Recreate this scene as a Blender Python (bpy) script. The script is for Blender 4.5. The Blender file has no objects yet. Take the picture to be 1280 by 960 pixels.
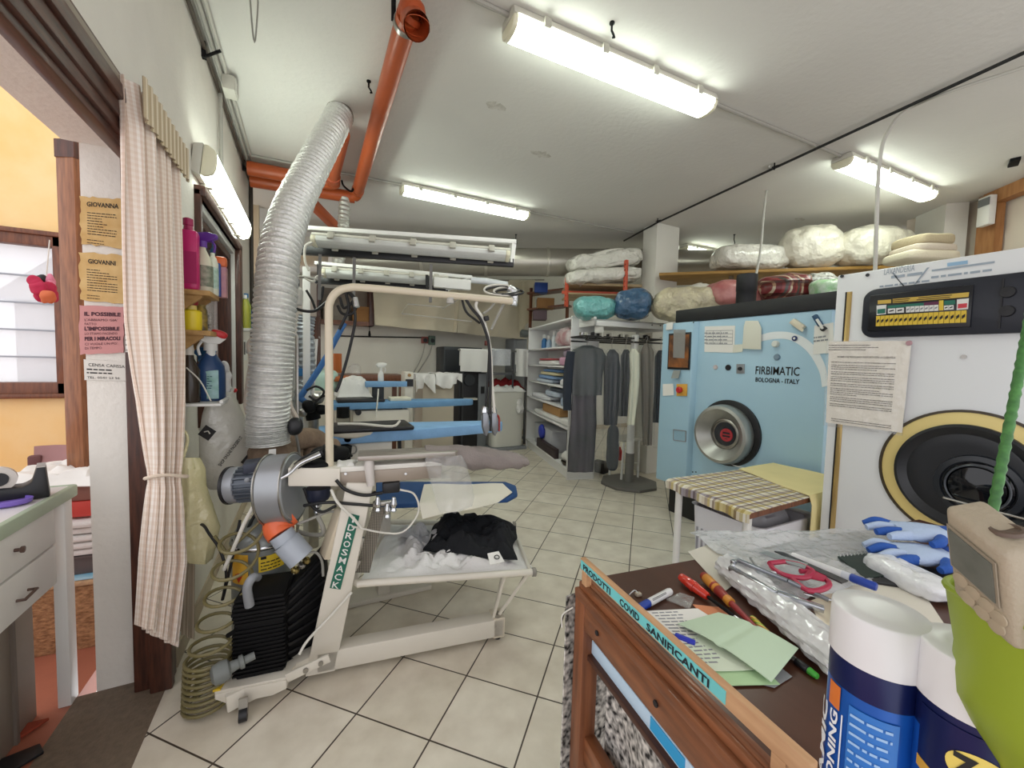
import bpy, bmesh, math, random
from mathutils import Vector as V, Matrix, noise
SC = bpy.context.scene
COL = SC.collection
PI = math.pi
R_ = math.radians

# ------------------------------------------------------------------ camera
YAW, PIT, ROL, CAMH, FPX = 0.467260258, -0.0564298606, 0.0267849368, 1.435, 502.837
_f = V((math.sin(YAW)*math.cos(PIT), math.cos(YAW)*math.cos(PIT), math.sin(PIT)))
_r0 = V((math.cos(YAW), -math.sin(YAW), 0)); _u0 = _r0.cross(_f)
_r = _r0*math.cos(ROL) + _u0*math.sin(ROL); _u = -_r0*math.sin(ROL) + _u0*math.cos(ROL)
CAMP = V((0, 0, CAMH))
cd = bpy.data.cameras.new('camera'); cam = bpy.data.objects.new('camera', cd); COL.objects.link(cam)
M3 = Matrix((_r, _u, -_f)).transposed()
cam.matrix_world = Matrix.Translation(CAMP) @ M3.to_4x4()
cd.sensor_width = 36; cd.lens = FPX/1280*36; cd.clip_start = 0.02; cd.clip_end = 100
SC.camera = cam

# measured points of the room: where the sight line through a photo pixel meets a plane of the room
def ray(x, y): return _f + _r*((x-640)/FPX) - _u*((y-480)/FPX)
def az(x, y, z): d = ray(x, y); return CAMP + d*((z-CAMH)/d.z)
def ax(x, y, X): d = ray(x, y); return CAMP + d*(X/d.x)
def ay(x, y, Y): d = ray(x, y); return CAMP + d*(Y/d.y)
def ad(x, y, d): return CAMP + ray(x, y)*d

# ------------------------------------------------------------------ materials
def lin(h):
    h = h.lstrip('#'); o = []
    for i in (0, 2, 4):
        c = int(h[i:i+2], 16)/255
        o.append(c/12.92 if c <= .04045 else ((c+.055)/1.055)**2.4)
    return (*o, 1)
MATS = {}
def mat(name, hexc, rough=.6, metal=0, var=0.0, vscale=8, bump=0.0, bscale=40, dark=None, coat=0, alpha=1, trans=0, emit=None, estr=0, stretch=None, spec=.5, detail=4, bdist=.01):
    if name in MATS: return MATS[name]
    m = bpy.data.materials.new(name); m.use_nodes = True; MATS[name] = m
    nt = m.node_tree; N = nt.nodes; L = nt.links; b = N['Principled BSDF']
    c = lin(hexc)
    b.inputs['Base Color'].default_value = c; b.inputs['Roughness'].default_value = rough; b.inputs['Metallic'].default_value = metal
    b.inputs['Coat Weight'].default_value = coat; b.inputs['Transmission Weight'].default_value = trans; b.inputs['Specular IOR Level'].default_value = spec
    tc = N.new('ShaderNodeTexCoord'); src = tc.outputs['Object']
    if stretch:
        mp = N.new('ShaderNodeMapping'); mp.inputs['Scale'].default_value = stretch; L.new(src, mp.inputs[0]); src = mp.outputs[0]
    if var or dark:
        nz = N.new('ShaderNodeTexNoise'); nz.inputs['Scale'].default_value = vscale; nz.inputs['Detail'].default_value = detail
        L.new(src, nz.inputs['Vector'])
        rp = N.new('ShaderNodeValToRGB'); rp.color_ramp.elements[0].position = .32; rp.color_ramp.elements[1].position = .68
        d = lin(dark) if dark else tuple(v*(1-var) for v in c[:3])+(1,)
        rp.color_ramp.elements[0].color = d; rp.color_ramp.elements[1].color = c
        L.new(nz.outputs['Fac'], rp.inputs[0]); L.new(rp.outputs[0], b.inputs['Base Color'])
    if bump:
        n2 = N.new('ShaderNodeTexNoise'); n2.inputs['Scale'].default_value = bscale; n2.inputs['Detail'].default_value = 3; L.new(src, n2.inputs['Vector'])
        bp = N.new('ShaderNodeBump'); bp.inputs['Strength'].default_value = bump; bp.inputs['Distance'].default_value = bdist
        L.new(n2.outputs['Fac'], bp.inputs['Height']); L.new(bp.outputs[0], b.inputs['Normal'])
    if emit:
        b.inputs['Emission Color'].default_value = lin(emit); b.inputs['Emission Strength'].default_value = estr
    if alpha < 1: b.inputs['Alpha'].default_value = alpha
    return m
def film(name, hexc, cover=.35, rough=.15, bscale=25, bump=.8, gloss=.05):
    """thin plastic film: part see-through, part glossy"""
    if name in MATS: return MATS[name]
    m = mat(name, hexc, rough, 0, bump=bump, bscale=bscale)
    nt = m.node_tree; N = nt.nodes; L = nt.links; b = N['Principled BSDF']; out = N['Material Output']
    t = N.new('ShaderNodeBsdfTransparent'); mx = N.new('ShaderNodeMixShader')
    mx.inputs[0].default_value = cover
    L.new(t.outputs[0], mx.inputs[1]); L.new(b.outputs[0], mx.inputs[2])
    g = N.new('ShaderNodeBsdfGlossy'); g.inputs['Roughness'].default_value = rough; bn = [n for n in N if n.type == 'BUMP']
    if bn: L.new(bn[0].outputs[0], g.inputs['Normal'])
    m2 = N.new('ShaderNodeMixShader'); m2.inputs[0].default_value = gloss; L.new(mx.outputs[0], m2.inputs[1]); L.new(g.outputs[0], m2.inputs[2]); L.new(m2.outputs[0], out.inputs[0])
    return m
def stripes(name, hexes, freq, axis=0, rough=.8, hexes2=None, freq2=None, axis2=2, width=.5):
    """woven stripes / checks made of colour bands along object axes"""
    if name in MATS: return MATS[name]
    m = mat(name, hexes[0], rough); nt = m.node_tree; N = nt.nodes; L = nt.links; b = N['Principled BSDF']
    tc = N.new('ShaderNodeTexCoord'); sp = N.new('ShaderNodeSeparateXYZ'); L.new(tc.outputs['UV' if axis in ('u','v') else 'Object'], sp.inputs[0])
    idx = {0:0, 1:1, 2:2, 'u':0, 'v':1}
    def band(ax_, fr, hs):
        mu = N.new('ShaderNodeMath'); mu.operation = 'MULTIPLY'; mu.inputs[1].default_value = fr; L.new(sp.outputs[idx[ax_]], mu.inputs[0])
        fc = N.new('ShaderNodeMath'); fc.operation = 'FRACT'; L.new(mu.outputs[0], fc.inputs[0])
        rp = N.new('ShaderNodeValToRGB'); rp.color_ramp.interpolation = 'CONSTANT'
        cr = rp.color_ramp
        while len(cr.elements) < len(hs): cr.elements.new(.5)
        for i, h in enumerate(hs): cr.elements[i].position = i/len(hs); cr.elements[i].color = lin(h)
        L.new(fc.outputs[0], rp.inputs[0]); return rp.outputs[0]
    o = band(axis, freq, hexes)
    if hexes2:
        o2 = band(axis2, freq2, hexes2); mx = N.new('ShaderNodeMix'); mx.data_type = 'RGBA'; mx.blend_type = 'MULTIPLY'; mx.inputs[0].default_value = 1
        L.new(o, mx.inputs[6]); L.new(o2, mx.inputs[7]); o = mx.outputs[2]
    L.new(o, b.inputs['Base Color']); return m

# ------------------------------------------------------------------ mesh builder (world coordinates)
def basis(d, up=V((0, 0, 1))):
    d = d.normalized(); s = d.cross(up)
    if s.length < 1e-4: s = d.cross(V((0, 1, 0)))
    s.normalize(); return d, s, s.cross(d).normalized()
def smooth_path(pts, k=6):
    pts = [V(p) for p in pts]
    if len(pts) < 3: return pts
    out = []
    P = [pts[0]*2-pts[1]] + pts + [pts[-1]*2-pts[-2]]
    for i in range(1, len(P)-2):
        a, b, c, d = P[i-1:i+3]
        for j in range(k):
            t = j/k
            out.append(.5*((2*b)+(c-a)*t+(2*a-5*b+4*c-d)*t*t+(3*b-a-3*c+d)*t**3))
    out.append(pts[-1]); return out
class MB:
    def __init__(s): s.bm = bmesh.new(); s.uv = None; s.flat = False
    def add(s, verts, faces, mi=0, uvs=None):
        vs = [s.bm.verts.new(v) for v in verts]
        for f in faces:
            try: fc = s.bm.faces.new([vs[i] for i in f])
            except ValueError: continue
            fc.material_index = mi; fc.smooth = True
            if uvs:
                if s.uv is None: s.uv = s.bm.loops.layers.uv.new('UVMap')
                for lp, i in zip(fc.loops, f): lp[s.uv].uv = uvs[i]
        return s
    def _tmp(s, tb, mi):
        vs = list(tb.verts); tb.verts.index_update()
        s.add([v.co.copy() for v in vs], [[v.index for v in f.verts] for f in tb.faces], mi); tb.free()
    def prism(s, poly, vec, bev=0, mi=0, seg=2):
        poly = [V(p) for p in poly]; vec = V(vec); n = len(poly)
        tb = bmesh.new(); a = [tb.verts.new(p) for p in poly]; b = [tb.verts.new(p+vec) for p in poly]
        tb.faces.new(a); tb.faces.new(b[::-1])
        for i in range(n): tb.faces.new((a[i], b[i], b[(i+1) % n], a[(i+1) % n]))
        bmesh.ops.recalc_face_normals(tb, faces=tb.faces)
        if bev: bmesh.ops.bevel(tb, geom=list(tb.edges), offset=bev, segments=seg, affect='EDGES', profile=.5, clamp_overlap=True)
        s._tmp(tb, mi); return s
    def bx(s, x0, x1, y0, y1, z0, z1, bev=0, mi=0):
        return s.prism([(x0, y0, z0), (x1, y0, z0), (x1, y1, z0), (x0, y1, z0)], (0, 0, z1-z0), bev, mi)
    def obox(s, o, a, b, c, bev=0, mi=0, seg=2):
        """box from corner o with edge vectors a, b, c"""
        o, a, b = V(o), V(a), V(b); return s.prism([o, o+a, o+a+b, o+b], c, bev, mi, seg)
    def cbox(s, c, sx, sy, sz, rz=0, bev=0, mi=0):
        A = V((math.cos(rz), math.sin(rz), 0)); B = V((-math.sin(rz), math.cos(rz), 0)); c = V(c)
        return s.obox(c-A*sx/2-B*sy/2-V((0, 0, sz/2)), A*sx, B*sy, V((0, 0, sz)), bev, mi)
    def bar(s, p, q, w, h, up=(0, 0, 1), bev=0, mi=0):
        p, q = V(p), V(q); d, sd, u = basis(q-p, V(up))
        return s.obox(p-sd*w/2-u*h/2, sd*w, u*h, q-p, bev, mi)
    def tube(s, pts, r, n=10, sm=0, cap=True, mi=0, closed=False):
        pts = [V(p) for p in pts]
        rs = r if isinstance(r, (list, tuple)) else None
        if sm:
            m0 = len(pts); pts = smooth_path(pts, sm)
            if rs:
                rr = []
                for i in range(len(pts)):
                    t = i/(len(pts)-1)*(m0-1); k = min(int(t), m0-2); rr.append(rs[k]+(rs[k+1]-rs[k])*(t-k))
                rs = rr
        m = len(pts); verts = []; sd = None
        for i, p in enumerate(pts):
            if closed: d = pts[(i+1) % m]-pts[i-1]
            else: d = pts[min(i+1, m-1)]-pts[max(i-1, 0)]
            if d.length < 1e-9: d = V((0, 0, 1))
            d.normalize()
            if sd is None: _, sd, u = basis(d)
            else:
                sd = sd-d*sd.dot(d)
                if sd.length < 1e-6: _, sd, u = basis(d)
                sd.normalize(); u = sd.cross(d)
            rad = rs[i] if rs else r
            for k in range(n):
                a = 2*PI*k/n; verts.append(p+(sd*math.cos(a)+u*math.sin(a))*rad)
        faces = []
        for i in range(m if closed else m-1):
            for k in range(n):
                i2 = (i+1) % m; faces.append((i*n+k, i*n+(k+1) % n, i2*n+(k+1) % n, i2*n+k))
        if cap and not closed: faces += [tuple(range(n))[::-1], tuple((m-1)*n+k for k in range(n))]
        return s.add(verts, faces, mi)
    def cyl(s, p, q, r, n=20, r2=None, mi=0): return s.tube([p, q], [r, r if r2 is None else r2], n, mi=mi)
    def lathe(s, c, axis, prof, n=28, mi=0, cap=True):
        c = V(c); d, sd, u = basis(V(axis)); verts = []; faces = []
        for (r, h) in prof:
            for k in range(n):
                a = 2*PI*k/n; verts.append(c+d*h+(sd*math.cos(a)+u*math.sin(a))*r)
        m = len(prof)
        for i in range(m-1):
            for k in range(n): faces.append((i*n+k, i*n+(k+1) % n, (i+1)*n+(k+1) % n, (i+1)*n+k))
        if cap:
            if prof[0][0] > 1e-4: faces.append(tuple(range(n))[::-1])
            if prof[-1][0] > 1e-4: faces.append(tuple((m-1)*n+k for k in range(n)))
        return s.add(verts, faces, mi)
    def grid(s, fn, nu, nv, mi=0, uv=True, close_u=False):
        verts = []; uvs = []
        for j in range(nv+1):
            for i in range(nu+1):
                verts.append(V(fn(i/nu, j/nv))); uvs.append((i/nu, j/nv))
        faces = [(j*(nu+1)+i, j*(nu+1)+i+1, (j+1)*(nu+1)+i+1, (j+1)*(nu+1)+i) for j in range(nv) for i in range(nu)]
        return s.add(verts, faces, mi, uvs if uv else None)
    def slab(s, fn, nu, nv, th, mi=0):
        """a sheet with thickness th: fn(u,v) -> point; closed all round"""
        top = [[V(fn(i/nu, j/nv)) for i in range(nu+1)] for j in range(nv+1)]
        verts = []; W = nu+1
        for j in range(nv+1):
            for i in range(nu+1): verts.append(top[j][i])
        for j in range(nv+1):
            for i in range(nu+1):
                du = top[j][min(i+1, nu)]-top[j][max(i-1, 0)]; dv = top[min(j+1, nv)][i]-top[max(j-1, 0)][i]
                nn = du.cross(dv)
                if nn.length < 1e-9: nn = V((0, 0, 1))
                verts.append(top[j][i]-nn.normalized()*th)
        o = W*(nv+1); faces = []
        for j in range(nv):
            for i in range(nu):
                a, b, c, d = j*W+i, j*W+i+1, (j+1)*W+i+1, (j+1)*W+i
                faces += [(a, b, c, d), (o+d, o+c, o+b, o+a)]
        for i in range(nu): faces += [(i, o+i, o+i+1, i+1), (nv*W+i+1, o+nv*W+i+1, o+nv*W+i, nv*W+i)]
        for j in range(nv): faces += [((j+1)*W, o+(j+1)*W, o+j*W, j*W), (j*W+nu, o+j*W+nu, o+(j+1)*W+nu, (j+1)*W+nu)]
        uvs = [(i/nu, j/nv) for j in range(nv+1) for i in range(nu+1)]*2
        return s.add(verts, faces, mi, uvs)
    def blob(s, c, h, rz=0, e=(.6, .6), seed=0, amp=.03, fr=6, nu=40, nv=24, tilt=0, mi=0, crease=0, sag=0):
        """soft filled shape: superellipsoid with lumps and creases; h half sizes"""
        c = V(c); rot = Matrix.Rotation(rz, 3, 'Z') @ Matrix.Rotation(tilt, 3, 'Y'); verts = []; faces = []
        sg = lambda v, p: math.copysign(abs(v)**p, v)
        for j in range(nv+1):
            ph = -PI/2+PI*j/nv
            for i in range(nu):
                th = 2*PI*i/nu
                p = V((sg(math.cos(ph), e[0])*sg(math.cos(th), e[1]), sg(math.cos(ph), e[0])*sg(math.sin(th), e[1]), sg(math.sin(ph), e[0])))
                q = V((p.x*h[0], p.y*h[1], p.z*h[2])); o = V((seed*7.3, seed*3.1, seed*1.7))
                k = noise.noise(q*fr+o)*amp
                if crease: k -= crease*max(0, 1-abs(noise.noise(q*fr*.9+o*2))*7)
                q = q+p.normalized()*k
                if sag and q.z > 0: q.z -= sag*(p.x*p.x)
                verts.append(c+rot @ q)
        for j in range(nv):
            for i in range(nu): faces.append((j*nu+i, j*nu+(i+1) % nu, (j+1)*nu+(i+1) % nu, (j+1)*nu+i))
        return s.add(verts, faces, mi)
    def heap(s, poly, z0, h, seed=0, fr=9, amp=.4, n=26, th=.004, mi=0, edge=.18, creasefr=14):
        """crumpled cloth lying on a surface inside quad poly (4 points), height h"""
        P = [V(p) for p in poly]
        def fn(u, v):
            p = (P[0]*(1-u)+P[1]*u)*(1-v)+(P[3]*(1-u)+P[2]*u)*v
            w = noise.noise(V((u*2.3, v*2.3, seed+9.1)))*.10; w2 = noise.noise(V((u*2.3, v*2.3, seed+19.1)))*.10
            p = p+(P[1]-P[0])*w+(P[3]-P[0])*w2
            e = min(u, 1-u, v, 1-v)/edge; e = min(1, e); e = e*e*(3-2*e)
            hh = (1-amp)+amp*noise.noise(V((p.x*fr+seed, p.y*fr, seed*2.0)))
            cr = 1-min(1, abs(noise.noise(V((p.x*creasefr, p.y*creasefr+seed, seed*3.0))))*4)
            return V((p.x, p.y, z0+th+max(.0, h*e*(hh-.22*cr))+.003*abs(noise.noise(p*20))))
        return s.slab(fn, n, n, th, mi)
    def loft(s, rings, cap=True, mi=0):
        n = len(rings[0]); verts = [p for r in rings for p in r]; faces = []
        for i in range(len(rings)-1):
            for k in range(n): faces.append((i*n+k, i*n+(k+1) % n, (i+1)*n+(k+1) % n, (i+1)*n+k))
        if cap: faces += [tuple(range(n))[::-1], tuple((len(rings)-1)*n+k for k in range(n))]
        return s.add(verts, faces, mi)
    def text(s, string, size, mp, font_w=1.0, bold=0, res=2, mi=0, align='LEFT', space=1.0):
        """flat lettering; mp(u,v) maps text plane (metres) to the world"""
        cu = bpy.data.curves.new('lettering', 'FONT'); cu.body = string; cu.size = size; cu.resolution_u = res; cu.offset = bold; cu.align_x = align; cu.space_character = space
        ob = bpy.data.objects.new('lettering', cu); COL.objects.link(ob)
        dg = bpy.context.evaluated_depsgraph_get(); me = bpy.data.meshes.new_from_object(ob.evaluated_get(dg))
        vs = [V(mp(v.co.x*font_w, v.co.y)) for v in me.vertices]; fs = [tuple(p.vertices) for p in me.polygons]
        COL.objects.unlink(ob); bpy.data.objects.remove(ob); bpy.data.curves.remove(cu); bpy.data.meshes.remove(me)
        return s.add(vs, fs, mi)
    def rows(s, mp, w, n, pitch, hgt, seed=0, v0=0, fill=.92, mi=0, words=True):
        """lines of small print: n rows of word-sized bars going down from v0"""
        rg = random.Random(seed)
        for k in range(n):
            u = 0; end = w*(fill if rg.random() < .75 else rg.uniform(.4, .8)); v = v0-k*pitch
            while u < end:
                l = rg.uniform(1.2, 5.0)*hgt if words else end
                l = min(l, end-u)
                if l > hgt*.4:
                    s.add([V(mp(u, v)), V(mp(u+l, v)), V(mp(u+l, v+hgt)), V(mp(u, v+hgt))], [(0, 1, 2, 3)], mi)
                u += l+hgt*.7
        return s
    def done(s, name, mats, parent=None, sharp=38, props=None):
        me = bpy.data.meshes.new(name)
        off = parent.matrix_world.translation.copy() if parent else V((0, 0, 0))
        if parent:
            p = parent; off = V((0, 0, 0))
            while p: off = off+p.location; p = p.parent
        else:
            if s.bm.verts:
                xs = [v.co for v in s.bm.verts]
                off = V(((min(c.x for c in xs)+max(c.x for c in xs))/2, (min(c.y for c in xs)+max(c.y for c in xs))/2, min(c.z for c in xs)))
        for v in s.bm.verts: v.co -= off
        bmesh.ops.recalc_face_normals(s.bm, faces=s.bm.faces)
        s.bm.to_mesh(me); s.bm.free()
        for m in (mats if isinstance(mats, (list, tuple)) else [mats]): me.materials.append(m)
        try: me.set_sharp_from_angle(angle=R_(sharp))
        except Exception: pass
        o = bpy.data.objects.new(name, me); COL.objects.link(o)
        if parent: o.parent = parent
        else: o.location = off
        if props:
            for k, v in props.items(): o[k] = v
        return o
def thing(name, label, cat, loc=(0, 0, 0), group=None):
    o = bpy.data.objects.new(name, None); COL.objects.link(o); o.location = V(loc); o.empty_display_size = .05
    o['label'] = label; o['category'] = cat
    if group: o['group'] = group
    return o
def solo(name, mb, m, label, cat, group=None, kind=None, sharp=38):
    o = mb.done(name, m, None, sharp); o['label'] = label; o['category'] = cat
    if group: o['group'] = group
    if kind: o['kind'] = kind
    return o
def struct(name, mb, m, parent=None, label=None):
    o = mb.done(name, m, parent); 
    if not parent: o['kind'] = 'structure'
    return o
def plane_map(o, a, b, n=0.0015):
    """map text coords onto a plane with origin o, unit-ish right vector a, up vector b, lifted by n towards its front"""
    o = V(o); a = V(a).normalized(); b = V(b); b = (b-a*b.dot(a)).normalized(); nn = a.cross(b)
    return lambda u, v: o+a*u+b*v+nn*n
def lerp(a, b, t): return V(a)*(1-t)+V(b)*t
def quad(P, u, v):
    return (V(P[0])*(1-u)+V(P[1])*u)*(1-v)+(V(P[3])*(1-u)+V(P[2])*u)*v
def fit(string, size, w, bold=0, **k):
    m = MB().text(string, size, lambda u, v: V((u, v, 0)), 1, bold); xs = [v.co.x for v in m.bm.verts]; m.bm.free(); return w/(max(xs)-min(xs)), min(xs)
# ------------------------------------------------------------------ shared materials
WALL = mat('wall_paint', '#dcd9d0', .85, var=.05, vscale=3, bump=.15, bscale=60)
CEIL = mat('ceiling_paint', '#d9d7d1', .9, var=.05, vscale=1.5, bump=.25, bscale=25)
WOODD = mat('dark_brown_wood', '#5a3324', .5, dark='#3a2018', vscale=14, stretch=(6, 6, .6), coat=.15)
WOODY = mat('brown_wood_y', '#5a3324', .5, dark='#381f17', vscale=12, stretch=(6, .6, 6), coat=.15)
WOODM = mat('mid_brown_wood', '#7d4a2c', .5, dark='#5c331f', vscale=12, stretch=(6, 6, .7), coat=.2)
WHITE = mat('white_enamel', '#e4e3df', .4)
CREAM = mat('cream_enamel', '#ddd7ca', .4, var=.04, vscale=6)
BEIGEP = mat('beige_pipe_paint', '#d0c5ae', .4)
LAMPBODY = mat('lamp_grey_plastic', '#c9c6bb', .5)
BLACKP = mat('black_plastic', '#16161a', .45)
BLACKM = mat('black_iron', '#0b0b0d', .7, var=.3, vscale=20, spec=.25)
CHROME = mat('chrome', '#d0d2d4', .18, 1)
STEEL = mat('brushed_steel', '#a9a6a0', .32, 1, var=.12, vscale=30)
ALU = mat('cast_aluminium', '#9aa0a8', .42, .8)
GREYM = mat('grey_paint', '#8f9297', .45, .2)
DARKG = mat('dark_grey_metal', '#34373b', .5, .2)
CABLEB = mat('black_cable', '#101012', .5)
CABLEW = mat('white_cable', '#d8d5cb', .5)
CABLEG = mat('grey_cable', '#9a9890', .5)
ORANGE = mat('orange_pvc', '#b8562a', .38, var=.12, vscale=5)
PAPER = mat('white_paper', '#e9e7e2', .8)
INK = mat('black_ink', '#1d1b1c', .7)
WHITEC = mat('white_cloth', '#e3e1de', .9, bump=.3, bscale=90)
BLUEC = mat('blue_padding', '#86b1dc', .85, var=.15, vscale=9, bump=.2, bscale=80)
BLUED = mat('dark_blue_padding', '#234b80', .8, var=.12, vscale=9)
FILM = film('clear_film', '#e2e4e2', .16, .12, 35, .9)
FILMG = film('garment_film', '#e6e8e8', .055, .10, 26, 1.0, .03)
FILMT = film('thin_clear_film', '#e6e8e6', .06, .1, 30, .8)
TUBE_E = 7.5
LIT = mat('lit_diffuser', '#fbfff4', .4, emit='#f4fff2', estr=TUBE_E)
UNLIT = mat('clear_ribbed_diffuser', '#d3d5d0', .25, var=.12, vscale=30, stretch=(1, 1, 30))

# ------------------------------------------------------------------ setting
CE = 3.25
XL = -.55
# floor with beige tiles laid diagonally
FLO = mat('floor_tile', '#cdc3b2', .38)
nt = FLO.node_tree; N = nt.nodes; L = nt.links; b = N['Principled BSDF']
tc = N.new('ShaderNodeTexCoord'); geo = N.new('ShaderNodeNewGeometry'); mp = N.new('ShaderNodeMapping'); mp.inputs['Rotation'].default_value = (0, 0, R_(45)); mp.inputs['Location'].default_value = (1.0444, -2.945, 0)
L.new(geo.outputs['Position'], mp.inputs[0])
br = N.new('ShaderNodeTexBrick'); br.offset = 0; br.inputs['Scale'].default_value = 1; br.inputs['Brick Width'].default_value = .333; br.inputs['Row Height'].default_value = .333
br.inputs['Mortar Size'].default_value = .0035; br.inputs['Mortar Smooth'].default_value = .15; br.inputs['Bias'].default_value = 0
br.inputs['Color1'].default_value = lin('#ede5d6'); br.inputs['Color2'].default_value = lin('#e6ddcc'); br.inputs['Mortar'].default_value = lin('#4d4238')
L.new(mp.outputs[0], br.inputs['Vector'])
nz = N.new('ShaderNodeTexNoise'); nz.inputs['Scale'].default_value = 7; nz.inputs['Detail'].default_value = 6; L.new(geo.outputs['Position'], nz.inputs['Vector'])
rp = N.new('ShaderNodeValToRGB'); rp.color_ramp.elements[0].position = .3; rp.color_ramp.elements[1].position = .7; rp.color_ramp.elements[0].color = (.80, .78, .75, 1); rp.color_ramp.elements[1].color = (1, 1, 1, 1)
L.new(nz.outputs['Fac'], rp.inputs[0])
mx = N.new('ShaderNodeMix'); mx.data_type = 'RGBA'; mx.blend_type = 'MULTIPLY'; mx.inputs[0].default_value = 1; L.new(br.outputs['Color'], mx.inputs[6]); L.new(rp.outputs[0], mx.inputs[7]); L.new(mx.outputs[2], b.inputs['Base Color'])
bp = N.new('ShaderNodeBump'); bp.inputs['Strength'].default_value = .5; bp.inputs['Distance'].default_value = .002; bp.invert = True; L.new(br.outputs['Fac'], bp.inputs['Height']); L.new(bp.outputs[0], b.inputs['Normal'])
struct('floor', MB().bx(XL, 7.2, -1.5, 7.1, -.1, 0), FLO)
struct('floor_threshold', MB().bx(-.86, XL, -1.5, 2.21, -.1, .002), mat('brown_stone', '#7d6d5c', .6, var=.25, vscale=40, bump=.2, bscale=120))
TERR = mat('terracotta_tile', '#b06a52', .45, var=.2, vscale=5)
struct('floor_side', MB().bx(-4.5, -.86, -1.5, 4.5, -.1, 0), TERR)
struct('ceiling', MB().bx(-.87, 7.2, -1.5, 7.1, CE, CE+.1), CEIL)
# left wall: doorway near the camera, window further back
w = MB()
WI = -.80
w.bx(-.85, XL, -1.5, 2.21, 2.24, CE)          # over the doorway
w.bx(WI, XL, 2.21, 2.74, 0, CE)
w.bx(-.85, XL, 2.74, 4.07, 0, 1.02)
w.bx(-.85, XL, 2.74, 4.07, 2.30, CE)
w.bx(-.85, XL, 4.07, 5.02, 0, CE)
struct('wall_left', w, mat('wall_paint_cool', '#e6e1d8', .85, var=.06, vscale=4, bump=.3, bscale=45))
struct('wall_back', MB().bx(-2.2, 7.2, 7.0, 7.1, 0, CE), WALL)
struct('wall_corner', MB().bx(-2.2, -.55, 5.9, 6.0, 0, CE), mat('beige_wall', '#c9bfae', .85, var=.1, vscale=4))
struct('wall_right', MB().prism([(6.42, 2.3, 0), (6.3, 1.62, 0), (5.3, .42, 0), (5.3, -1.5, 0), (5.6, -1.5, 0), (5.6, .35, 0), (6.6, 1.5, 0), (6.75, 2.3, 0)], (0, 0, CE)), mat('right_wall_paint', '#d8cbbb', .85, var=.05, vscale=3))
struct('wall_far_right', MB().bx(7.1, 7.2, 2.2, 7.1, 0, CE), WALL)
struct('pillar_right', MB().prism([(6.35, 2.2, 0), (6.12, 1.88, 0), (6.24, 1.74, 0), (6.6, 2.1, 0)], (0, 0, CE)), WALL)
struct('column', MB().bx(3.96, 4.36, 3.86, 4.10, 0, CE, .004), WALL)
# other room: orange wall with a window
YW = 4.35
wl, wr_ = -3.4, -1.73
ow = mat('orange_stucco', '#f3d49c', .85, dark='#efc680', vscale=2.5, bump=.25, bscale=30)
zb, zt = 1.16, 2.22
w = MB(); w.bx(-4.5, -.86, YW, YW+.15, 0, zb); w.bx(-4.5, -.86, YW, YW+.15, zt, 3.9); w.bx(-4.5, wl, YW, YW+.15, zb, zt); w.bx(wr_, -.86, YW, YW+.15, zb, zt)
struct('wall_side', w, ow)
fr = MB(); Z4 = [(zt-.02, zt+.09), (zb-.1, zb+.02)]
for z0, z1 in Z4: fr.bx(wl-.05, wr_+.1, YW-.04, YW+.05, z0, z1, .008)
fr.bx(wr_, wr_+.1, YW-.04, YW+.05, zb-.1, zt+.09, .008); fr.bx(wl-.05, wl+.05, YW-.04, YW+.05, zb-.1, zt+.09, .008)
for z0 in (zt+.055, zb-.1): fr.bx(wl-.05, wr_+.1, YW-.06, YW-.03, z0, z0+.035, .006)
wn = struct('window_2', fr, WOODM)
g = MB(); g.bx(wl, wr_, YW+.06, YW+.066, zb, zt); g.done('pane', film('frosted_glass', '#eef0f4', .45, .3, 6, .1), wn)
g = MB()
for k in range(1, 5): zz = zb+(zt-zb)*k/5.2; g.bx(wl, wr_, YW+.03, YW+.045, zz, zz+.012)
g.bx(-2.25, -2.23, YW+.03, YW+.045, zb, zt)
g.done('glazing_bar', mat('pale_grey_bar', '#9aa0a8', .5), wn)
# neighbour house seen blurred outside the far window
solo('exterior_house', MB().bx(-3.6, -2.3, 8.0, 9.4, 0, 2.1, .02).prism([(-3.8, 7.9, 2.1), (-2.1, 7.9, 2.1), (-2.95, 7.9, 2.9)], (0, 1.6, 0)), mat('pale_house', '#c9ccd2', .8, var=.1), 'pale blurred house outside the far window', 'house')
# skirting at the back wall and left wall
struct('baseboard_back', MB().bx(-.5, 7.1, 6.985, 7.0, 0, .09), mat('skirting', '#b9aa92', .5))
struct('baseboard_left', MB().bx(XL, XL+.012, 2.24, 5.02, 0, .09), MATS['skirting'])

# ---- doorway frame of dark wood (room side) and window in the left wall
fr = MB(); fr.bx(-.66, -.535, 2.135, 2.21, 0, 2.3, .006); fr.bx(-.60, -.525, 2.10, 2.14, 0, 2.28, .006)
df = struct('door_1', fr, WOODD)
fr = MB()
fr.bx(-.60, -.555, -1.2, 2.21, 2.112, 2.24, .006); fr.bx(-.565, -.54, -1.2, 2.21, 2.135, 2.27, .006); fr.bx(-.55, -.53, -1.2, 2.21, 2.17, 2.31, .006)
fr.bx(-.535, -.515, -1.2, 2.21, 2.215, 2.26, .004)
fr.done('head_frame', WOODY, df)
g = MB(); g.bx(-.555, -.52, -1.2, 2.2, 2.262, 2.285, .003); g.done('track', mat('grey_brown_track', '#8d8072', .5), df)
fr = MB()
Y0, Y1, Z0, Z1 = 2.74, 4.09, 1.02, 2.315
def rect_frame(m, x0, x1, y0, y1, z0, z1, t, bev=.005):
    m.bx(x0, x1, y0, y0+t, z0, z1, bev); m.bx(x0, x1, y1-t, y1, z0, z1, bev); m.bx(x0, x1, y0+t, y1-t, z0, z0+t, bev); m.bx(x0, x1, y0+t, y1-t, z1-t, z1, bev)
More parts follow.
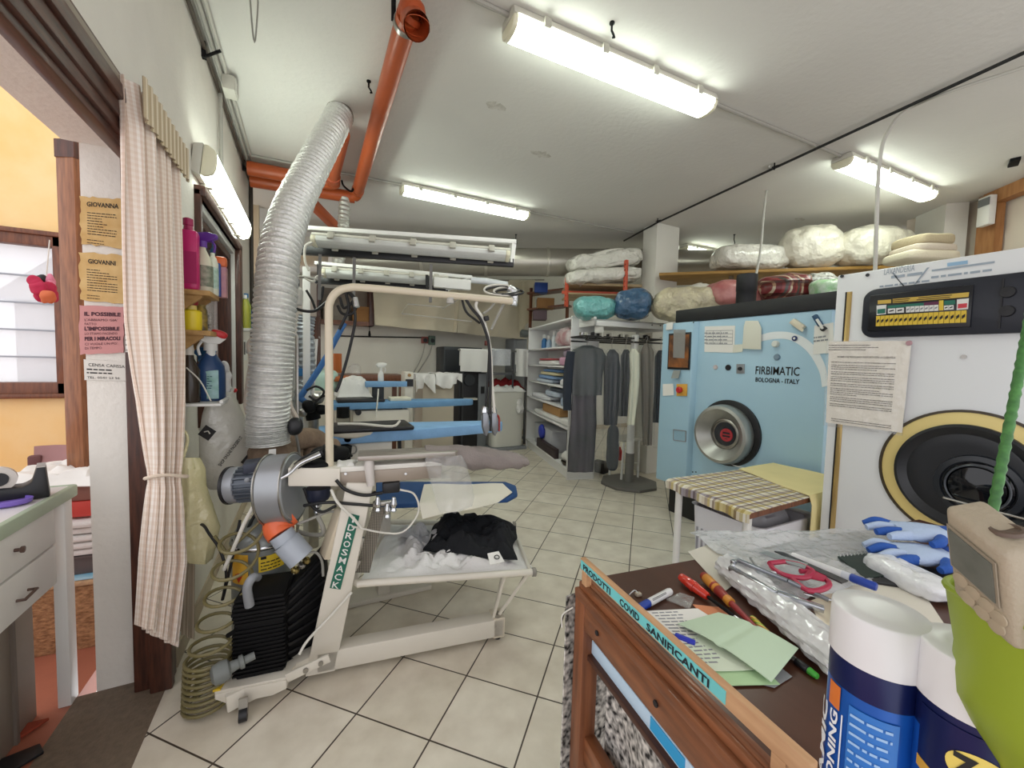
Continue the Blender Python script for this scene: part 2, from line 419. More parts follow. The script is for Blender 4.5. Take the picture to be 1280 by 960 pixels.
rect_frame(fr, -.60, XL+.03, Y0, Y1, Z0, Z1, .035)
fr.bx(-.60, XL+.05, Y1-.12, Y1, Z0, Z1, .006); fr.bx(-.60, XL+.05, Y0, Y1, Z1-.035, Z1+.02, .006)
wn = struct('window_1', fr, WOODD)
m = MB(); rect_frame(m, -.64, XL+.012, Y0+.035, Y1-.1, Z0+.035, Z1-.035, .045); m.done('reveal', WHITE, wn)
m = MB(); rect_frame(m, -.645, XL-.01, Y0+.09, Y1-.15, Z0+.08, Z1-.09, .05); m.done('sash', WOODD, wn); MB().bx(-.70, -.69, Y0+.05, Y1-.05, Z0+.04, Z1-.04).done('bright_backing', mat('white_backing', '#f4f1ee', .8), wn)  # white board added behind the glass to make the window look bright
m = MB(); m.bx(-.67, -.664, Y0+.05, Y1-.05, Z0+.05, Z1-.05); m.done('pane', film('window_glass', '#f3e6e6', .35, .2, 4, .1), wn)
# dark vertical conduit and brown board at the far end of the left wall
solo('conduit', MB().tube([(-.53, 4.98, .02), (-.53, 4.98, CE-.05)], .018, 8), mat('dark_conduit', '#3c352f', .5), 'dark vertical conduit at the far end of the left wall', 'conduit')
struct('trim_1', MB().bx(-1.1, -.58, 5.86, 5.9, 0, 2.3, .01), WOODD)

# conduits running along the top of the left wall
cp = MB(); 
cp.tube([(-.535, .4, CE-.07), (-.535, 4.98, CE-.07)], .011, 8)
solo('rail_conduit', cp, mat('rust_dark_pipe', '#43372e', .55), 'thin dark pipe along the top of the left wall', 'pipe')
for k, (dx, dz, mname, lab) in enumerate(((.045, -.03, 'grey', 'upper grey conduit beside the dark pipe where wall meets ceiling'), (.075, -.014, 'pale', 'slim pale conduit on the ceiling edge above the left wall'))):
    solo('conduit', MB().tube([(XL+dx, .4, CE+dz), (XL+dx, 4.95, CE+dz)], .012, 8), mat('conduit_'+mname, ('#a8a59d', '#bdbab2')[k], .5), lab, 'conduit')
for k, yy in enumerate((2.98, 4.55)):
    br_ = MB(); br_.bar((XL, yy, CE-.12), (XL+.09, yy, CE-.05), .012, .012); br_.bx(XL, XL+.02, yy-.015, yy+.015, CE-.12, CE-.03)
    solo('pipe_bracket', br_, BLACKM, ('black pipe bracket holding the dark pipe nearer the curtain', 'black pipe bracket holding the dark pipe above the far end of the wall lamp')[k], 'bracket')
jb = thing('socket_box', 'grey junction box on the conduit above the left wall', 'junction box', (XL+.08, 3.3, CE-.1))
MB().bx(XL+.05, XL+.12, 3.25, 3.38, CE-.11, CE-.02, .006).done('body', LAMPBODY, jb)
MB().bx(XL+.12, XL+.126, 3.26, 3.37, CE-.105, CE-.025, .003).done('cover', mat('pale_plastic', '#d2d0c8', .5), jb)
solo('conduit', MB().tube([(XL+.02, 3.4, CE-.08), (XL+.02, 3.4, 2.56)], .012, 8), MATS['conduit_grey'], 'grey vertical conduit dropping to the lit wall lamp', 'conduit')

# ------------------------------------------------------------------ fluorescent fixtures
def fixture(label, c, a, n, length, w=.16, lit=True, cat='ceiling lamp', group=None, name='ceiling_lamp', clips=4):
    """batten lamp: c centre on its mounting surface, a long axis, n direction it shines"""
    c, a, n = V(c), V(a).normalized(), V(n).normalized(); n = (n-a*n.dot(a)).normalized(); s = a.cross(n)
    t = thing(name, label, cat, c, group); h = length/2
    qs = 1.0 if w > .13 else .62
    def P(u, v, q): return c+a*u+s*v+n*q*qs
    m = MB(); m.prism([P(-h, -w*.42, .002), P(-h, w*.42, .002), P(-h, w*.5, .045), P(-h, -w*.5, .045)], a*length, .006); m.done('housing', LAMPBODY, t)
    prof = [(-.46, .045), (-.47, .065), (-.36, .098), (-.15, .108), (.15, .108), (.36, .098), (.47, .065), (.46, .045)]
    m = MB(); m.prism([P(-h+.03, v*w, q) for v, q in prof], a*(length-.06), .004)
    m.done('diffuser', LIT if lit else UNLIT, t)
    for e in (-1, 1):
        m = MB(); m.prism([P(e*(h-.03), v*w*1.02, q*1.02) for v, q in prof], a*e*.03, .008); m.done('end_cap', LIT if False else mat('cap_cream', '#e6e2c8', .4), t)
    for k in range(clips):
        u = -h+length*(k+.5)/clips
        for e in (-1, 1):
            m = MB(); m.obox(P(u-.02, e*w*.5-.005, .02), a*.04, s*.014*e, n*.05, .003); m.done('clip', mat('clip_plastic', '#b5b2a6', .5), t)
    return t
fixture('large lit fluorescent lamp on the ceiling nearest the camera', (1.68, 1.985, CE), (1, -.03, 0), (0, 0, -1), 1.50, .17)
fixture('lit fluorescent lamp on the ceiling beyond the orange pipe', (1.60, 4.37, CE), (1, -.003, 0), (0, 0, -1), 1.50, .17)
fixture('lit fluorescent lamp on the ceiling above the white laundry bundles', (4.77, 1.865, CE), (1, -.04, 0), (0, 0, -1), 1.52, .17)
p = ad(895, 312, 6.3); fixture('small lit lamp glimpsed beyond the white column', (p.x, p.y, CE), (1, -.03, 0), (0, 0, -1), 1.4, .17)
wlmp = fixture('lit fluorescent lamp on the left wall above the window', (XL, 3.42, 2.475), (0, 1, .02), (1, 0, -.12), 1.46, .17, cat='wall lamp')

# conduits feeding the ceiling lamps (slim white-grey pipes on the ceiling)
def cline(pts, r, m, label, cat='conduit'): solo('conduit', MB().tube(pts, r, 8), m, label, cat)
zc = CE-.012
GC = mat('ceiling_conduit', '#a5a29a', .5)
cline([(-.5, 1.99, zc), (.93, 2.0, zc)], .013, GC, 'thin ceiling conduit entering the near end of the largest ceiling lamp')
cline([(2.43, 1.96, zc), (4.0, 1.9, zc)], .013, GC, 'thin ceiling conduit between the largest lamp and the lamp above the bundles')
cline([(-.5, 4.45, zc), (.85, 4.38, zc)], .013, GC, 'thin ceiling conduit from the left wall across the orange pipes')
cline([(2.36, 4.36, zc), (3.96, 4.3, zc)], .013, GC, 'thin ceiling conduit from the far lamp towards the white column')
cb = [az(1390, 16, CE-.03), az(1280, 66, CE-.03), az(1100, 149, CE-.03), az(968, 210, CE-.03), az(822, 278, CE-.03), az(780, 301, CE-.03)]
solo('cable', MB().tube(cb, .011, 8), CABLEB, 'long black cable stretched across the ceiling to the white column', 'cable')
for k, (x, y) in enumerate(((968, 208), (822, 276))):
    q = az(x, y, CE-.03); m = MB(); m.tube([q+V((0, 0, .03)), q+V((.0, 0, -.03))], .006, 6); m.tube([q+V((-.02, .01, -.01)), q+V((.03, -.015, .012))], .005, 6)
    solo('hanging_cable_tie', m, BLACKM, ('black tie on the ceiling cable above the machines', 'black tie on the ceiling cable at the white column')[k], 'cable tie')
# hooks and wire loops left in the ceiling
def hook(x, y, lab, l=.07, m=BLACKM):
    q = az(x, y, CE); t = MB(); t.tube([q, q+V((0, 0, -l*.6)), q+V((.012, 0, -l*.8)), q+V((.02, 0, -l)), q+V((.008, 0, -l*1.05))], .006, 6); t.cyl(q, q+V((0, 0, -.008)), .014, 10); solo('ceiling_hook', t, m, lab, 'hook')
hook(461, 101, 'black hook in the ceiling left of the orange pipe'); hook(765, 28, 'black hook in the ceiling above the largest lamp'); hook(918, 293, 'dark hook hanging from the ceiling behind the white bundles', .12); hook(680-35, 293, 'dark hanger rod in the ceiling before the silver duct', .12)
q = az(313, -20, CE); t = MB(); t.tube([q, q+V((0, -.005, -.1)), q+V((.015, 0, -.27)), q+V((.03, 0, -.1)), q+V((.03, 0, 0))], .004, 6, 5)
solo('hanging_wire', t, CABLEG, 'thin wire loop hanging from the ceiling near the left wall', 'wire')
q = az(1268, 201, CE); solo('ceiling_clip', MB().cbox(q+V((0, 0, -.012)), .16, .06, .025, .3, .004), BLACKM, 'flat black clip on the ceiling at the right edge', 'clip')

# flaked paint patches on the ceiling
for x, y, rr_, sd in ((620, 133, .10, 2), (676, 193, .12, 5), (1000, 274, .10, 8)):
    q = az(x, y, CE-.002); pl = [q+V((rr_*(.6+.6*noise.noise(V((k*.9, sd, 0))))*1.3*math.cos(2*PI*k/22), rr_*(.35+.5*noise.noise(V((k*.9, sd, 3))))*math.sin(2*PI*k/22), 0)) for k in range(22)]
    struct('ceiling_patch', MB().prism(pl, (0, 0, .0035)), mat('flaked_paint', '#b7b3aa', .9, dark='#d5d2ca', vscale=18, bump=.8, bscale=50))
# ================================================================== doorway, neighbour room, left wall
def dep(p): return (V(p)-CAMP).dot(_f)
def pxw(n, p): return n*dep(p)/FPX           # a length of n photo pixels at the depth of point p
# ---- curtain gathered at the doorway
CURT = stripes('striped_sheer_curtain', ['#dcc6b6', '#ecdfd3', '#e4d3c5', '#f0e7de', '#dfccbe', '#ebded3'], 26, 'u', .9, ['#ffffff', '#faf7f3'], 105, 'v')
ctop0, ctop1 = V((-.50, 1.70, 2.285)), V((-.50, 2.235, 2.285))
lev = [(0, ctop0, ctop1), (.10, V((-.5, 1.725, 2.16)), V((-.5, 2.23, 2.13))), (.42, ay(171, 400, 1.86), ay(226, 400, 2.12)), (.62, ay(182, 500, 1.94), ay(227, 500, 2.08)), (.72, ay(190, 588, 1.97), ay(226, 588, 2.05)), (.75, ay(191, 604, 1.97), ay(225, 604, 2.05)), (.88, ay(181, 700, 1.94), ay(231, 700, 2.06)), (1, ay(173, 782, 1.92), ay(222, 808, 2.04))]
def curt(u, v):
    for k in range(len(lev)-1):
        if v <= lev[k+1][0]: break
    t = (v-lev[k][0])/(lev[k+1][0]-lev[k][0]); t = max(0, min(1, t)); t = t*t*(3-2*t) if k > 1 else t
    a = lerp(lev[k][1], lev[k+1][1], t); b = lerp(lev[k][2], lev[k+1][2], t)
    p = lerp(a, b, u); w = (b-a).length; d = (b-a).normalized(); nn = V((-d.y, d.x, 0))
    am = .018+.012*min(1, v*2)-.012*math.exp(-((v-.735)/.05)**2)
    ph = u*2*PI*8.5+.7*math.sin(v*4)+.6*math.sin(u*9)
    return p+nn*(am*math.sin(ph)+.012*math.sin(ph*.37+1))+V((0, 0, .006*math.sin(u*40)*(v > .97)))
ct = thing('curtain', 'striped beige curtain tied back at the doorway', 'curtain', (-.5, 1.95, .3))
MB().slab(curt, 150, 60, .0025).done('drape', CURT, ct)
def head(u, v): p = lerp(ctop0, ctop1, u); return p+V((.006*math.sin(u*2*PI*11)+.034, 0, .010-.125*v))
MB().slab(head, 150, 4, .004).done('heading', stripes('curtain_heading', ['#b5a488', '#d8cbb3', '#a8977c', '#cbbd9f'], 22, 'u', .9), ct)
tp = [lerp(ay(190, 596, 1.96), ay(226, 596, 2.05), .5+.5*math.cos(a*PI/8)*1.05)+V((.045*math.sin(a*PI/8), 0, .004*math.cos(a))) for a in range(16)]
MB().tube(tp, .007, 8, closed=True).done('tie', mat('curtain_tie', '#d8c6b4', .9), ct)
def back(u, v): p = lerp(ay(228, 690, 2.16), ay(241, 695, 2.2), u)*(1-v)+lerp(ay(224, 790, 2.12), ay(240, 800, 2.16), u)*v; return p+V((.008*math.sin(u*14), .008*math.cos(u*14), 0))
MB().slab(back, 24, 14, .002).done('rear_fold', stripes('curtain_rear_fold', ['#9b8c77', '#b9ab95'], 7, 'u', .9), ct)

# ---- notices on the white jamb
JY = 2.208
def notice(name, label, px, m, th=.004, jag=0, seed=0, lab=None):
    c = [ay(x, y, JY) for x, y in px]        # TL, TR, BR, BL
    for q in c: q.y = JY-.002
    t = thing(name, label, 'notice', lerp(c[3], c[2], .5)); rg = random.Random(seed)
    poly = []
    for k in range(4):
        a, b_ = c[k], c[(k+1) % 4]
        for j in range(10 if jag else 1):
            p = lerp(a, b_, j/(10 if jag else 1))
            if jag: p = p+V((rg.uniform(-jag, jag), 0, rg.uniform(-jag, jag)))
            poly.append(p)
    MB().prism(poly, (0, -th, 0)).done('sheet', m, t)
    w = (c[1]-c[0]).length; h = (c[3]-c[0]).length
    f = lambda u, v: quad([c[3], c[2], c[1], c[0]], u/w, 1+v/h)+V((0, -th-.0015, 0))
    return t, f, w, h
PARCH = mat('parchment', '#d7b77e', .8, dark='#c49d60', vscale=18)
t, f, w, h = notice('parchment_notice', 'upper of the two yellow parchment notices on the white jamb', [(101, 246), (158, 250), (158, 312), (102, 305)], PARCH, .005, .004, 3)
MB().text('GIOVANNA', .024, lambda u, v: f(w*.14+u*w*.70/.128, v-.036), 1.0, .0005).done('title', INK, t); MB().rows(lambda u, v: f(w*.15+u, v), w*.70, 9, .0100, .0028, 5, -.062).rows(lambda u, v: f(w*.14+u, v), w*.4, 2, .011, .0025, 8, -.165).done('print', INK, t)
t, f, w, h = notice('parchment_notice', 'lower of the two yellow parchment notices, above the pink sign', [(100, 315), (158, 320), (158, 380), (102, 375)], PARCH, .005, .004, 4)
MB().text('GIOVANNI', .024, lambda u, v: f(w*.18+u*w*.64/.124, v-.042), 1.0, .0005).done('title', INK, t); MB().rows(lambda u, v: f(w*.15+u, v), w*.72, 9, .0100, .0028, 15, -.068).rows(lambda u, v: f(w*.14+u, v), w*.3, 2, .011, .0025, 18, -.168).done('print', INK, t)
t, f, w, h = notice('sign_board', 'pink sign board with bold slogan on the white jamb', [(100, 382), (156, 384), (155, 441), (101, 443)], mat('pink_card', '#c98d8a', .7), .006, .002, 6)
for s_, z_, big in (('IL POSSIBILE', -.05, 1), ("L'ABBIAMO GIA'", -.077, 0), ('FATTO', -.098, 0), ("L'IMPOSSIBILE", -.125, 1), ('LO STIAMO FACENDO', -.147, 0), ('PER I MIRACOLI', -.176, 1), ("CI VUOLE UN PO'", -.200, 0), ('DI TEMPO', -.221, 0)):
    fw_, fx_ = fit(s_, .0205 if big else .0135, w*(.80 if s_ == 'IL POSSIBILE' else .78 if s_ == "L'IMPOSSIBILE" else .80 if big else {'FATTO': .26, 'DI TEMPO': .38}.get(s_, .74)))
    MB().text(s_, .0205 if big else .0135, lambda u, v, z_=z_: f(w*.12+(u-fx_)*fw_, v+z_*h/.245), 1, .0009 if big else 0).done('lettering', mat('brown_red_ink', '#4a2430', .7), t)
t, f, w, h = notice('paper_label', 'white address label with phone number below the pink sign', [(105, 449), (162, 453), (162, 476), (106, 475)], mat('cream_paper', '#ddd8cf', .8), .001)
fw_, fx_ = fit('CENSA CAFISSA', .018, w*.8); m = MB().text('CENSA CAFISSA', .018, lambda u, v: f(w*.1+(u-fx_)*fw_, v-h*.32)); m.done('lettering', INK, t); fw_, fx_ = fit('TEL. 0541 23 56', .013, w*.72); m = MB().text('TEL. 0541 23 56', .013, lambda u, v: f(w*.06+(u-fx_)*fw_, v-h*.92)); m.done('lettering', INK, t); m = MB()
m.rows(lambda u, v: f(w*.06+u, v), w*.6, 2, .014, .005, 3, -h*.5); m.done('print', INK, t)
c = [ay(x, y, 2.125) for x, y in ((156, 391), (173, 390), (175, 441), (157, 440))]
t = thing('paper_slip', 'small white paper slip half behind the curtain', 'notice', c[3])
MB().prism(c, (0, -.001, 0)).done('sheet', PAPER, t); MB().rows(lambda u, v: c[0]+V((u, -.003, v)), .05, 6, .02, .006, 9, -.05).done('print', GC, t)

# ---- wooden shutter and flower in the neighbour room
a = ad(70, 181, 2.0); b_ = ad(99, 592, 2.0)
t = thing('shutter', 'brown wooden shutter edge beside the jamb with notices', 'shutter', (ad(84, 590, 2.0)))
zt_, zb_ = ad(84, 181, 2.0).z, ad(84, 592, 2.0).z
p0, p1 = ad(76, 385, 2.0), ad(98, 385, 2.0); p0.z = p1.z = zb_; p2 = p1+V((.09, .13, 0)); p3 = p0+V((.02, .18, 0))
MB().prism([p0, p1, p2, p3], (0, 0, zt_-zb_), .004).done('board', mat('shutter_wood', '#96603a', .45, dark='#744526', vscale=10, stretch=(8, 8, .8), coat=.2), t)
m = MB(); m.prism([p0+V((-.003, -.003, 0)), p1+V((.003, -.003, 0)), p1+V((.05, .1, 0)), p0+V((0, .1, 0))], (0, 0, .085)); 
for q in m.bm.verts: q.co.z += zt_-zb_-.08
m.done('top_rail', WOODD, t)
for yy in (505, 545):
    q = ad(101, yy, 2.06); MB().cyl(q+V((0, 0, -.02)), q+V((0, 0, .02)), .012, 10).done('hinge', BLACKM, t)
fl = thing('hanging_flower', 'red and pink fabric flower hanging by the far window', 'ornament', ad(56, 378, 2.3))
rg = random.Random(5)
for k, (x, y, r, cc) in enumerate(((44, 352, .035, 'r'), (52, 350, .03, 'k'), (62, 350, .035, 'p'), (48, 360, .04, 'r'), (58, 362, .045, 'r'), (64, 357, .035, 'p'), (60, 372, .038, 'o'), (53, 370, .035, 'r'), (66, 370, .035, 'r'))):
    q = ad(x, y, 2.3+.03*(k % 3)); mm = {'r': mat('red_felt', '#b21f45', .8), 'k': BLACKP, 'p': mat('pink_felt', '#d8829a', .8), 'o': mat('orange_felt', '#c9683f', .8)}[cc]
    MB().blob(q, (r, r*.6, r), k, (1, 1), k, .012, 30, 20, 12).done('petal', mm, fl)
MB().tube([ad(58, 345, 2.33), ad(62, 300, 2.33)], .003, 6).done('string', CABLEW, fl)

# ---- white desk with drawers beyond the doorway
dk = thing('drawer_desk', 'white desk with drawers and green edged top', 'desk', (-1.2, 1.8, 0))
GRN = mat('pale_green_edge', '#a9b7a0', .5)
MB().bx(-1.55, -.862, .6, 2.235, .845, .884, .006).done('top', mat('white_laminate', '#e6e3e2', .35), dk)
MB().bx(-.872, -.848, .6, 2.245, .838, .887, .008).bx(-1.55, -.85, 2.228, 2.248, .838, .887, .008).done('edge_band', GRN, dk)
DW = mat('drawer_white', '#dedbd6', .5, var=.05, vscale=5)
for z0, z1, kz, ky in ((.70, .835, .776, 1.864), (.545, .693, .606, 1.893)):
    d_ = MB().bx(-1.35, -.86, 1.2, 2.10, z0, z1, .004).done('drawer', DW, dk)
    if kz > .7: MB().lathe((-.86, ky, kz), (1, 0, 0), [(.006, 0), (.006, .012), (.011, .016), (.011, .022), (0, .024)], 14).done('knob', mat('brown_knob', '#5b463e', .4), d_)
    else: MB().tube([(-.86, ky-.03, kz), (-.84, ky-.03, kz), (-.838, ky+.03, kz+.006), (-.86, ky+.03, kz+.006)], .005, 8).done('handle', mat('brown_knob', '#5b463e', .4), d_)
for xx in (-.90, -1.5):
    MB().bx(xx, xx+.04, 2.165, 2.225, 0, .84, .004).done('leg', WHITE, dk)
MB().bx(-1.5, -1.46, .7, .76, 0, .84, .004).done('leg', WHITE, dk); MB().bx(-.90, -.86, .7, .76, 0, .84, .004).done('leg', WHITE, dk)
m = MB(); m.bx(-.98, -.955, .7, 2.16, .0, .54, .003); m.done('side_panel', mat('taupe_panel', '#8f8376', .6, var=.1, vscale=9), dk)
MB().bx(-.985, -.945, 2.02, 2.035, 0, .54).done('panel_joint', mat('taupe_dark', '#6e6359', .6), dk)

q = (-.975, 2.02, .886)
tpd = thing('tape_dispenser', 'black tape dispenser on the white desk', 'tape dispenser', q)
m = MB(); A = ad(0, 0, 1)
def tdp(u, z): return V((-1.03+u*.54, 2.0+u*.24, .886+z))
prof = [(0, 0), (.315, 0), (.300, .115), (.262, .115), (.240, .062), (.205, .05), (.10, .055), (0, .07)]
m.prism([tdp(u, z) for u, z in prof], V((-.03, .075, 0)), .006); m.done('body', BLACKP, tpd)
rc = tdp(.115, .085)+V((-.012, .03, 0)); m = MB(); m.lathe(rc, (-.37, .93, 0), [(.024, -.012), (.043, -.012), (.043, .012), (.024, .012), (.024, -.012)], 30, cap=False); m.done('tape_roll', mat('clear_tape', '#c9c2ba', .3), tpd)
m = MB(); m.lathe(rc, (-.37, .93, 0), [(0, -.016), (.0235, -.016), (.0235, .016), (0, .016)], 24); m.done('hub', BLACKP, tpd)
MB().obox(tdp(.262, .115), tdp(.300, .115)-tdp(.262, .115), (-.03, .075, 0), (0, 0, .003)).done('cutter', STEEL, tpd)
q = az(3, 632, .886); m = MB(); n_ = 24
m.loft([[q+V((math.cos(2*PI*k/n_)*.075*s_, math.sin(2*PI*k/n_)*.045*s_, z_)) for k in range(n_)] for s_, z_ in ((.8, 0), (.95, .006), (1, .02), (.93, .021), (.9, .012))]); solo('sponge_dish', m, mat('violet_plastic', '#7a62b8', .4), 'violet oval dish on the near edge of the white desk', 'dish')

# ---- chair, and boxes piled behind the desk
ch = thing('chair', 'dusty pink upholstered chair behind the white desk', 'chair', (-1.45, 3.1, 0))
PNK = mat('dusty_pink_fabric', '#a17a78', .85, var=.08)
c0, c1, c2, c3 = ad(47, 606, 2.75), ad(108, 606, 2.75), ad(106, 556, 2.8), ad(48, 556, 2.8)
m = MB(); m.slab(lambda u, v: quad([c0, c1, c2, c3], u, v)+V((0, .05*(2*u-1)**2*-1, 0)), 14, 10, .03); m.done('backrest', PNK, ch)
cx = (c0+c1)/2; hx = (c1-c0).normalized(); hy = V((-hx.y, hx.x, 0)); hx = V((hx.x, hx.y, 0))
s0 = V((cx.x, cx.y, .45))-hx*.2+hy*.02; MB().obox(s0, hx*.4, hy*.4, (0, 0, .06), .02).done('seat', PNK, ch)
for i_ in (0, 1):
    for j_ in (0, 1):
        q = s0+hx*(.02+.36*i_)+hy*(.02+.36*j_); MB().tube([q+V((0, 0, -.448)), q], .014, 8).done('leg', BLACKM, ch)
for e in (0, 1):
    q = s0+hx*(.03+.34*e); MB().tube([q, V((q.x, q.y, .66))], .012, 8).done('back_post', BLACKM, ch)
a0, a1 = ad(40, 570, 2.72), ad(40, 606, 2.72); MB().obox(a1+V((-.02, 0, 0)), V((.06, .02, 0)), V((-.01, .05, 0)), V((0, 0, a0.z-a1.z)), .012).done('armrest', mat('dark_pink_edge', '#6e4b4b', .8), ch)

def stackbox(x0, x1, y0, y1, z0, z1): return MB().cbox(((x0+x1)/2, (y0+y1)/2, (z0+z1)/2), x1-x0, y1-y0, z1-z0, -.08, .004)
SX0, SX1, SY0, SY1 = -1.28, -.90, 2.58, 2.95
m = stackbox(SX0, SX1, SY0, SY1, 0.0, .31); WICK = mat('wicker', '#b98a5f', .8, dark='#7d5534', vscale=45, bump=.8, bscale=90, stretch=(1, 1, 2.2))
bs = thing('wicker_basket', 'wicker basket on the terracotta floor beyond the jamb', 'basket', (-1.09, 2.76, 0)); m.done('body', WICK, bs)
MB().cbox((-1.09, 2.765, .325), .395, .385, .03, -.08, .012).done('rim', mat('pale_wicker', '#c6a27c', .8, var=.3, vscale=50), bs)
solo('magazine', MB().cbox((-1.08, 2.75, .346), .37, .34, .012, -.1, .002), mat('blue_magazine', '#57a8cf', .4, dark='#b9dbe6', vscale=9), 'blue magazine lying on the wicker basket', 'magazine')
solo('tray', MB().cbox((-1.09, 2.78, .392), .36, .33, .08, -.05, .004).cbox((-1.09, 2.78, .438), .38, .35, .012, -.05, .003), mat('dark_grey_tray', '#5d5250', .6), 'dark grey box on the blue magazine', 'box')
m = MB(); 
for k in range(5): m.cbox((-1.09+.006*math.sin(k*3), 2.76+.01*math.cos(k*2), .462+k*.035), .37, .33, .03, -.08+.05*math.sin(k), .012)
solo('folded_sheets', m, WHITEC, 'folded white cloths piled on the dark grey box', 'cloth', kind='stuff')
solo('red_box', MB().cbox((-1.10, 2.78, .668), .35, .3, .075, -.1, .006), mat('red_card', '#c8473f', .5), 'red box lying on the folded white cloths', 'box')
solo('brown_box', MB().cbox((-1.10, 2.79, .745), .35, .3, .075, -.1, .006), mat('brown_card', '#8a5d52', .7), 'brown box between the red box and the white paper', 'box')
solo('paper_bundle', MB().heap([(-1.3, 2.6, .79), (-.9, 2.58, .79), (-.9, 2.98, .79), (-1.3, 2.98, .79)], .786, .09, 3, 8, .3, 20), PAPER, 'crumpled white paper on top of the pile beyond the desk', 'paper')

# ---- small wooden shelves on the left wall with bottles
SHW = mat('ochre_shelf_wood', '#b58d55', .6, dark='#9c7542', vscale=10, stretch=(4, .5, 4))
WX = -.395
def wshelf(z, y1, lab, brk=True):
    t = thing('bottle_shelf', lab, 'shelf', (XL, 2.35, z))
    MB().prism([(XL, 2.225, z-.022), (WX, 2.225, z-.022), (WX, y1, z-.022), (XL, y1+.10, z-.022)], (0, 0, .022), .002).done('board', SHW, t)
    MB().prism([(XL, y1-.03, z-.022), (XL, y1-.03, z-.12), (XL+.02, y1-.03, z-.12), (WX-.03, y1-.03, z-.03), (WX-.03, y1-.03, z-.022)], (0, .018, 0)).done('bracket', SHW, t)
    MB().prism([(XL, 2.24, z-.022), (XL, 2.24, z-.12), (XL+.02, 2.24, z-.12), (WX-.03, 2.24, z-.03), (WX-.03, 2.24, z-.022)], (0, .018, 0)).done('bracket', SHW, t)
wshelf(1.712, 2.43, 'upper wooden wall shelf holding the pink jug')
wshelf(1.535, 2.43, 'lower wooden wall shelf holding the yellow tub')
tr = thing('metal_tray', 'white metal tray on the left wall under the spray bottles', 'tray', (XL, 2.36, 1.2))
MB().bx(XL, -.36, 2.225, 2.50, 1.195, 1.207, .003).done('base', WHITE, tr); MB().tube([(XL+.01, 2.5, 1.215), (-.365, 2.5, 1.215), (-.36, 2.23, 1.215)], .008, 8).done('rim', WHITE, tr)
BY = 2.34
def place(xc, yb, z, Y=BY): p = ay(xc, yb, Y); return V((p.x, p.y, z))
def size(y0, y1, p): return (y1-y0)*dep(p)/FPX
MAG = mat('magenta_plastic', '#c01f68', .35); VIO = mat('violet_trigger', '#5a2a8c', .4)
zs = 1.713
p = place(236.5, 352, zs, 2.30); t = thing('jug', 'magenta plastic jug on the upper wall shelf', 'bottle', p)
MB().cbox(p+V((0, 0, .135)), .075, .06, .268, 0, .016).done('body', MAG, t); MB().lathe(p+V((.0, 0, .268)), (0, 0, 1), [(.018, 0), (.016, .02), (.019, .022), (.019, .05), (.012, .054)], 18).done('cap', mat('deep_magenta', '#9c1450', .4), t)
MB().cbox(p+V((0, -.0315, .10)), .068, .002, .14, 0).done('label', mat('magenta_label', '#a51759', .5), t)
def sprayer(p, hgt, r, body, trig, label, lab_m=None, face=(1, -.3), group=None, hs=1.0, lh=(.15, .55)):
    t = thing('spray_bottle', label, 'spray bottle', p, group); f = V((face[0], face[1], 0)).normalized(); s = V((-f.y, f.x, 0))
    MB().loft([[p+f*math.cos(2*PI*k/24)*r*1.0*q+s*math.sin(2*PI*k/24)*r*.72*q+V((0, 0, z_*hgt)) for k in range(24)] for q, z_ in ((.9, 0), (1, .03), (1, .45), (.93, .58), (.55, .72), (.33, .80), (.33, .86))]).done('body', body, t)
    if lab_m: MB().loft([[p+f*math.cos(2*PI*k/24)*r*1.015+s*math.sin(2*PI*k/24)*r*.735+V((0, 0, z_*hgt)) for k in range(24)] for z_ in lh], cap=False).done('label', lab_m, t)
    h = p+V((0, 0, hgt*.86))
    MB().cyl(h-V((0, 0, .006)), h+V((0, 0, .022*hs)), r*.45, 16).done('collar', trig, t)
    o = h+V((0, 0, .022*hs))
    MB().prism([o-f*.022*hs, o+f*.02*hs, o+f*.055*hs+V((0, 0, .018*hs)), o+f*.055*hs+V((0, 0, .038*hs)), o+f*.02*hs+V((0, 0, .046*hs)), o-f*.03*hs+V((0, 0, .04*hs)), o-f*.045*hs+V((0, 0, .02*hs))], s*.026*hs, .004).done('nozzle', trig, t)
    MB().tube([o+f*.03*hs+s*.013*hs+V((0, 0, .012*hs)), o+f*.045*hs+s*.013*hs-V((0, 0, .015*hs)), o+f*.04*hs+s*.013*hs-V((0, 0, .045*hs))], .005*hs, 8, 4).done('trigger', trig, t)
    return t
p = place(254, 355, zs, 2.36); sprayer(p, .255, .040, mat('milky_plastic', '#cfccb4', .4), VIO, 'spray bottle with violet trigger beside the magenta jug', mat('printed_label', '#a3a28f', .6, dark='#5d6a55', vscale=40), (1, -.25), lh=(.12, .5))
p = place(266.5, 364, zs, 2.40); t = thing('lotion_bottle', 'cream bottle with pale green label on the upper shelf', 'bottle', p)
MB().loft([[p+V((math.cos(2*PI*k/20)*.022*q, math.sin(2*PI*k/20)*.03*q, z_)) for k in range(20)] for q, z_ in ((.95, 0), (1, .01), (1, .15), (.7, .175), (.4, .185), (.4, .2))]).done('body', mat('cream_plastic', '#dfe2cf', .4), t)
MB().loft([[p+V((math.cos(2*PI*k/20)*.0225, math.sin(2*PI*k/20)*.0305, z_)) for k in range(20)] for z_ in (.03, .13)], cap=False).done('label', mat('mint_label', '#9fc3ae', .5, dark='#cfe0d4', vscale=50), t)
MB().lathe(p+V((0, 0, .2)), (0, 0, 1), [(.012, 0), (.011, .015), (.003, .025), (.003, .055)], 12).done('spout', mat('teal_spout', '#1f4e6e', .4), t)
